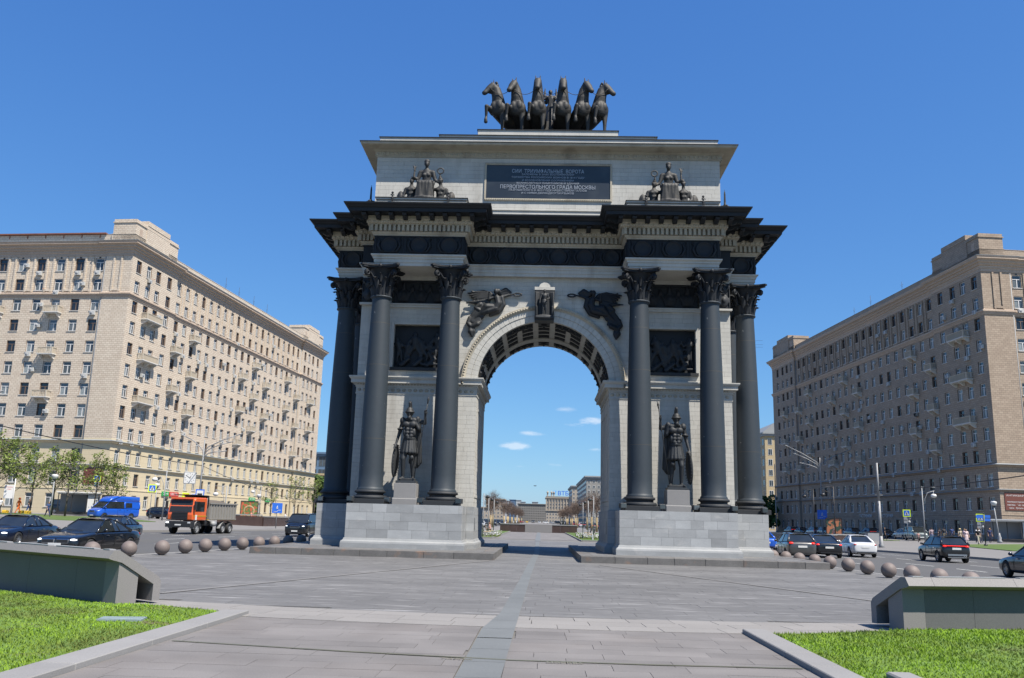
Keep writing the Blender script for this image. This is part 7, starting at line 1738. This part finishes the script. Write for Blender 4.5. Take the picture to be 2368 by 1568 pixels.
t=thing('arrow_signpost','dark signpost with two blue arrow boards on the right lawn','signpost',(47.4,52.5,.4)); m=MB(); m.tube([(0,0,0),(0,0,3.35)],.05,8); m.lathe([(.22,0),(.16,.2),(.08,.24)],n=10); m.build('pole',m_dark,t); m=MB(); m.ell((0,0,3.42),(.09,.09,.09),8,k=6); m.build('finial',m_dark,t)
for a,z,w in ((-.45,3.05,.75),(.38,3.1,.6),(.35,2.75,.6)): m=MB(); m.box(a-w/2,a+w/2,-.07,-.05,z-.14,z+.14); m.build('arrow_board',m_sblue,t)
t=thing('bus_stop_sign','blue bus stop sign with a white panel above the orange truck','bus stop sign',(-42.8,65.5,.4),R(20)); m=MB(); m.tube([(0,0,0),(0,0,4.1)],.05,8); m.build('pole',m_gray,t); p=sign_board(t,0,3.5,1.05,1.25,[m_sblue,m_white]); m=MB(); m.bev(-.28,.28,-.095,-.088,3.42,3.62,.02); m.build('bus_symbol',m_dark,p)
t=thing('street_clock','square white street clock fixed to the tall lamp on the left','clock',(-45.9,69.5,6.05),R(22)); t.scale=(.8,.8,.8); m=MB(); m.bev(-.95,.95,-.16,.16,-.95,.95,.04); m.build('case',m_gray,t); m=MB(); m.box(-.84,.84,-.18,-.165,-.84,.84); f=m.build('dial',m_white,t)
m=MB()
for k in range(12): a=k*PI/6; m.M=Matrix.Translation((.68*math.sin(a),-.186,.68*math.cos(a)))@Matrix.Rotation(a,4,'Y'); m.box(-.03,.03,-.004,.004,-.08,.08)
m.M=None; m.build('hour_mark',m_dark,f); m=MB(); m.tube([(.1,-.195,-.1),(-.58,-.195,.42)],.028,5); m.tube([(0,-.195,0),(.2,-.195,.38)],.04,5); m.build('clock_hand',m_dark,f)
m=MB(); m.tube([(.95,0,.3),(1.3,0,.3)],.03,5); m.tube([(.95,0,-.3),(1.3,0,-.3)],.03,5); m.build('bracket',m_gray,t)
m_adA=M('ad_print_red_green',(.45,.10,.04),.5,var=.1,col2=(.10,.16,.04),c2scale=2.2,c2lo=.48,c2hi=.52,bump=0); m_adB=M('ad_print_orange',(.6,.22,.10),.5,var=.2,col2=(.05,.09,.06),c2scale=1.6,c2lo=.5,c2hi=.54,bump=0)
def billboard(label,x,y,w,h,z0,rz,ad,disc=False):
    t=thing('billboard',label,'billboard',(x,y,gz(x,y)+.1),R(rz)); m=MB()
    for s in (-1,1): m.box(s*w/2-.06,s*w/2+.06,-.08,.08,0,z0+h)
    m.box(-w/2,w/2,-.1,.1,z0-.1,z0); m.box(-w/2-.05,w/2+.05,-.12,.12,z0+h,z0+h+.12); m.build('frame',m_dark,t); m=MB(); m.box(-w/2+.07,w/2-.07,-.06,.06,z0+.01,z0+h-.01); a=m.build('poster',ad,t)
    if disc: m=MB(); m.M=Matrix.Translation((0,-.062,z0+h*.5))@Matrix.Rotation(PI/2,4,'X'); m.lathe([(w*.28,0),(w*.33,.004),(w*.33,.0)],n=24); m.lathe([(0,.012),(w*.24,.012)],n=24,m=1,cap=False); m.build('poster_disc',[m_burlap,ad],a)
    return t
billboard('poster stand with red and green squares and a round emblem on the left',-46.2,95,2.6,2.9,.1,20,m_adA,True); billboard('orange and dark poster stand beside the right low wall',41.5,83,2.1,2.9,.0,-22,m_adB)
t=thing('signboard','white signboard with red heading on a white post at the left edge','signboard',(-58.2,50.8,.9),R(25)); m=MB(); m.tube([(.45,0,0),(.45,0,3.9)],.06,8); m.build('post',m_white,t); m=MB(); m.box(-.5,.38,-.05,.05,1.75,3.2); p=m.build('board',m_white,t); text('ОСТОРОЖНО',.16,m_red,p,(-.06,-.056,2.95),(PI/2,0,0),.003,width=.7); text('СТРОЙКА',.14,m_red,p,(-.06,-.056,2.72),(PI/2,0,0),.003,width=.45)
def kiosk(label,x,y,rz,ad):
    t=thing('bus_shelter',label,'bus shelter',(x,y,gz(x,y)+.1),R(rz)); m=MB(); m.box(-2.6,2.3,-1,1,2.55,2.72); m.box(-2.75,2.45,-1.3,1.2,2.721,2.86); m.build('roof',m_white,t); m=MB()
    m.box(-2.5,2.2,.9,.96,.35,2.55); m.build('back_panel',m_gray,t); m=MB(); m.box(.9,2.2,-.9,.88,.35,2.5); m.build('booth',m_white,t); m=MB()
    for px in (-2.5,-.9,.8,2.2): m.box(px-.05,px+.05,-.95,-.85,0,2.55)
    m.box(-2.5,2.3,-.97,.98,0,.34); m.build('frame',m_dark,t); m=MB(); m.box(2.5,3.6,-.6,-.4,0.25,2.6); p=m.build('advert_panel',m_dark,t); m=MB(); m.box(2.6,3.5,-.62,-.605,.4,2.3); m.build('poster',ad,p); return t
m_adC=M('ad_print_pink',(.55,.1,.2),.5,var=.2,col2=(.12,.12,.3),c2scale=1.4,c2lo=.48,c2hi=.54,bump=0)
kiosk('white roofed bus shelter with a pink poster behind the left trees',-59.5,68.5,22,m_adC); k2=kiosk('dark framed shelter with white canopy at the right edge',61.5,73.5,-20,m_adC)
t=thing('ticket_machine','grey cabinet by the low wall on the right','cabinet',(44.4,76,.3)); m=MB(); m.bev(-1.0,1.0,-.5,.5,0,1.15,.05); m.build('body',m_gray,t); m=MB(); m.box(-1.05,1.05,-.55,.55,1.152,1.22); m.build('lid',m_dark,t)
m=MB(); m.lathe([(.16,0),(.18,.02),(.05,.42),(.03,.45),(0,.46)],n=12); tag(m.build('traffic_cone',m_orange,None,(-24.4,4.5,-.045)),'small orange traffic cone behind the dark limousine','traffic cone')
for i,(x,y) in enumerate(((-64,60),(-63.2,62),(-60.8,59.2))): m=MB(); m.bev(-.35,.35,-.25,.25,0,.35,.08); tag(m.build('yellow_block',P_yellow,None,(x,y,gz(x,y)+.1)),'yellow barrier block behind the orange worker, %s'%['left one','middle one','right one'][i],'barrier')
# side lawns
def lawn(poly,n='lawn'):
    m=MB(); vs=[(x,y,gz(x,y)+.155) for x,y in poly]; k=len(poly); m.add(vs+[(x,y,z-.2) for x,y,z in vs],[tuple(range(k))]+[(i,(i+1)%k,k+(i+1)%k,k+i) for i in range(k)]); return struct(n,m,m_lawn)
lawn([(-44.5,57.5),(-46.5,44),(-58,36),(-75,36),(-78,52),(-62,58),(-50,62)]); lawn([(44.8,54.2),(43,45),(41.5,36),(60,36),(75,48),(70,60),(56,60),(47.5,58)]); lawn([(46,79),(47.5,77.5),(49,79),(48,84),(46,84)])
# overhead wires
def wire(label,pts,r=.03,sag=0):
    P=[]
    for a,b in zip(pts,pts[1:]):
        a,b=Vector(a),Vector(b)
        for k in range(13): t=k/12; P.append(a.lerp(b,t)-Vector((0,0,4*sag*t*(1-t))))
    m=MB(); m.tube(P,r,4); tag(m.build('overhead_wire',m_dark),label,'wire','overhead wires')
wire('thick black cable from the left edge down to the lamp behind the truck',[(-52,20,10.3),(-44.6,70,7.7)],.045,.6); wire('black cable from the left lamp towards the arch',[(-44.6,70,7.7),(-38,150,5.5)],.035,2.5)
wire('black cable between the two right hand poles',[(47.9,108.3,8.6),(33.3,44.2,5.5)],.035,.4); wire('thick black cable from the right pole to the right edge',[(33.3,44.2,5.6),(46,20,8.2)],.045,.5); wire('thin cable right of the arch columns',[(53,157,9.6),(47.9,108.3,8.6)],.03,1.2)
for k,z in enumerate((47.6,46.6,46.0)): wire('thin high wire crossing behind the arch, %s one'%['upper','middle','lower'][k],[(-50,160,z),(52,160,z-2.5)],.022,1.2)
b=MB(); b.ell((0,0,0),(.35,.12,.08),8,k=5); b.capsule((0,0,0),(-.3,.35,.1),.06,.03); b.capsule((0,0,0),(.3,-.35,.1),.06,.03); tag(b.build('bird',m_dark,None,(-.7,60,5.8)),'small dark bird flying in the arch opening','bird'); bpy.data.objects['bird'].scale=(.5,.5,.5)
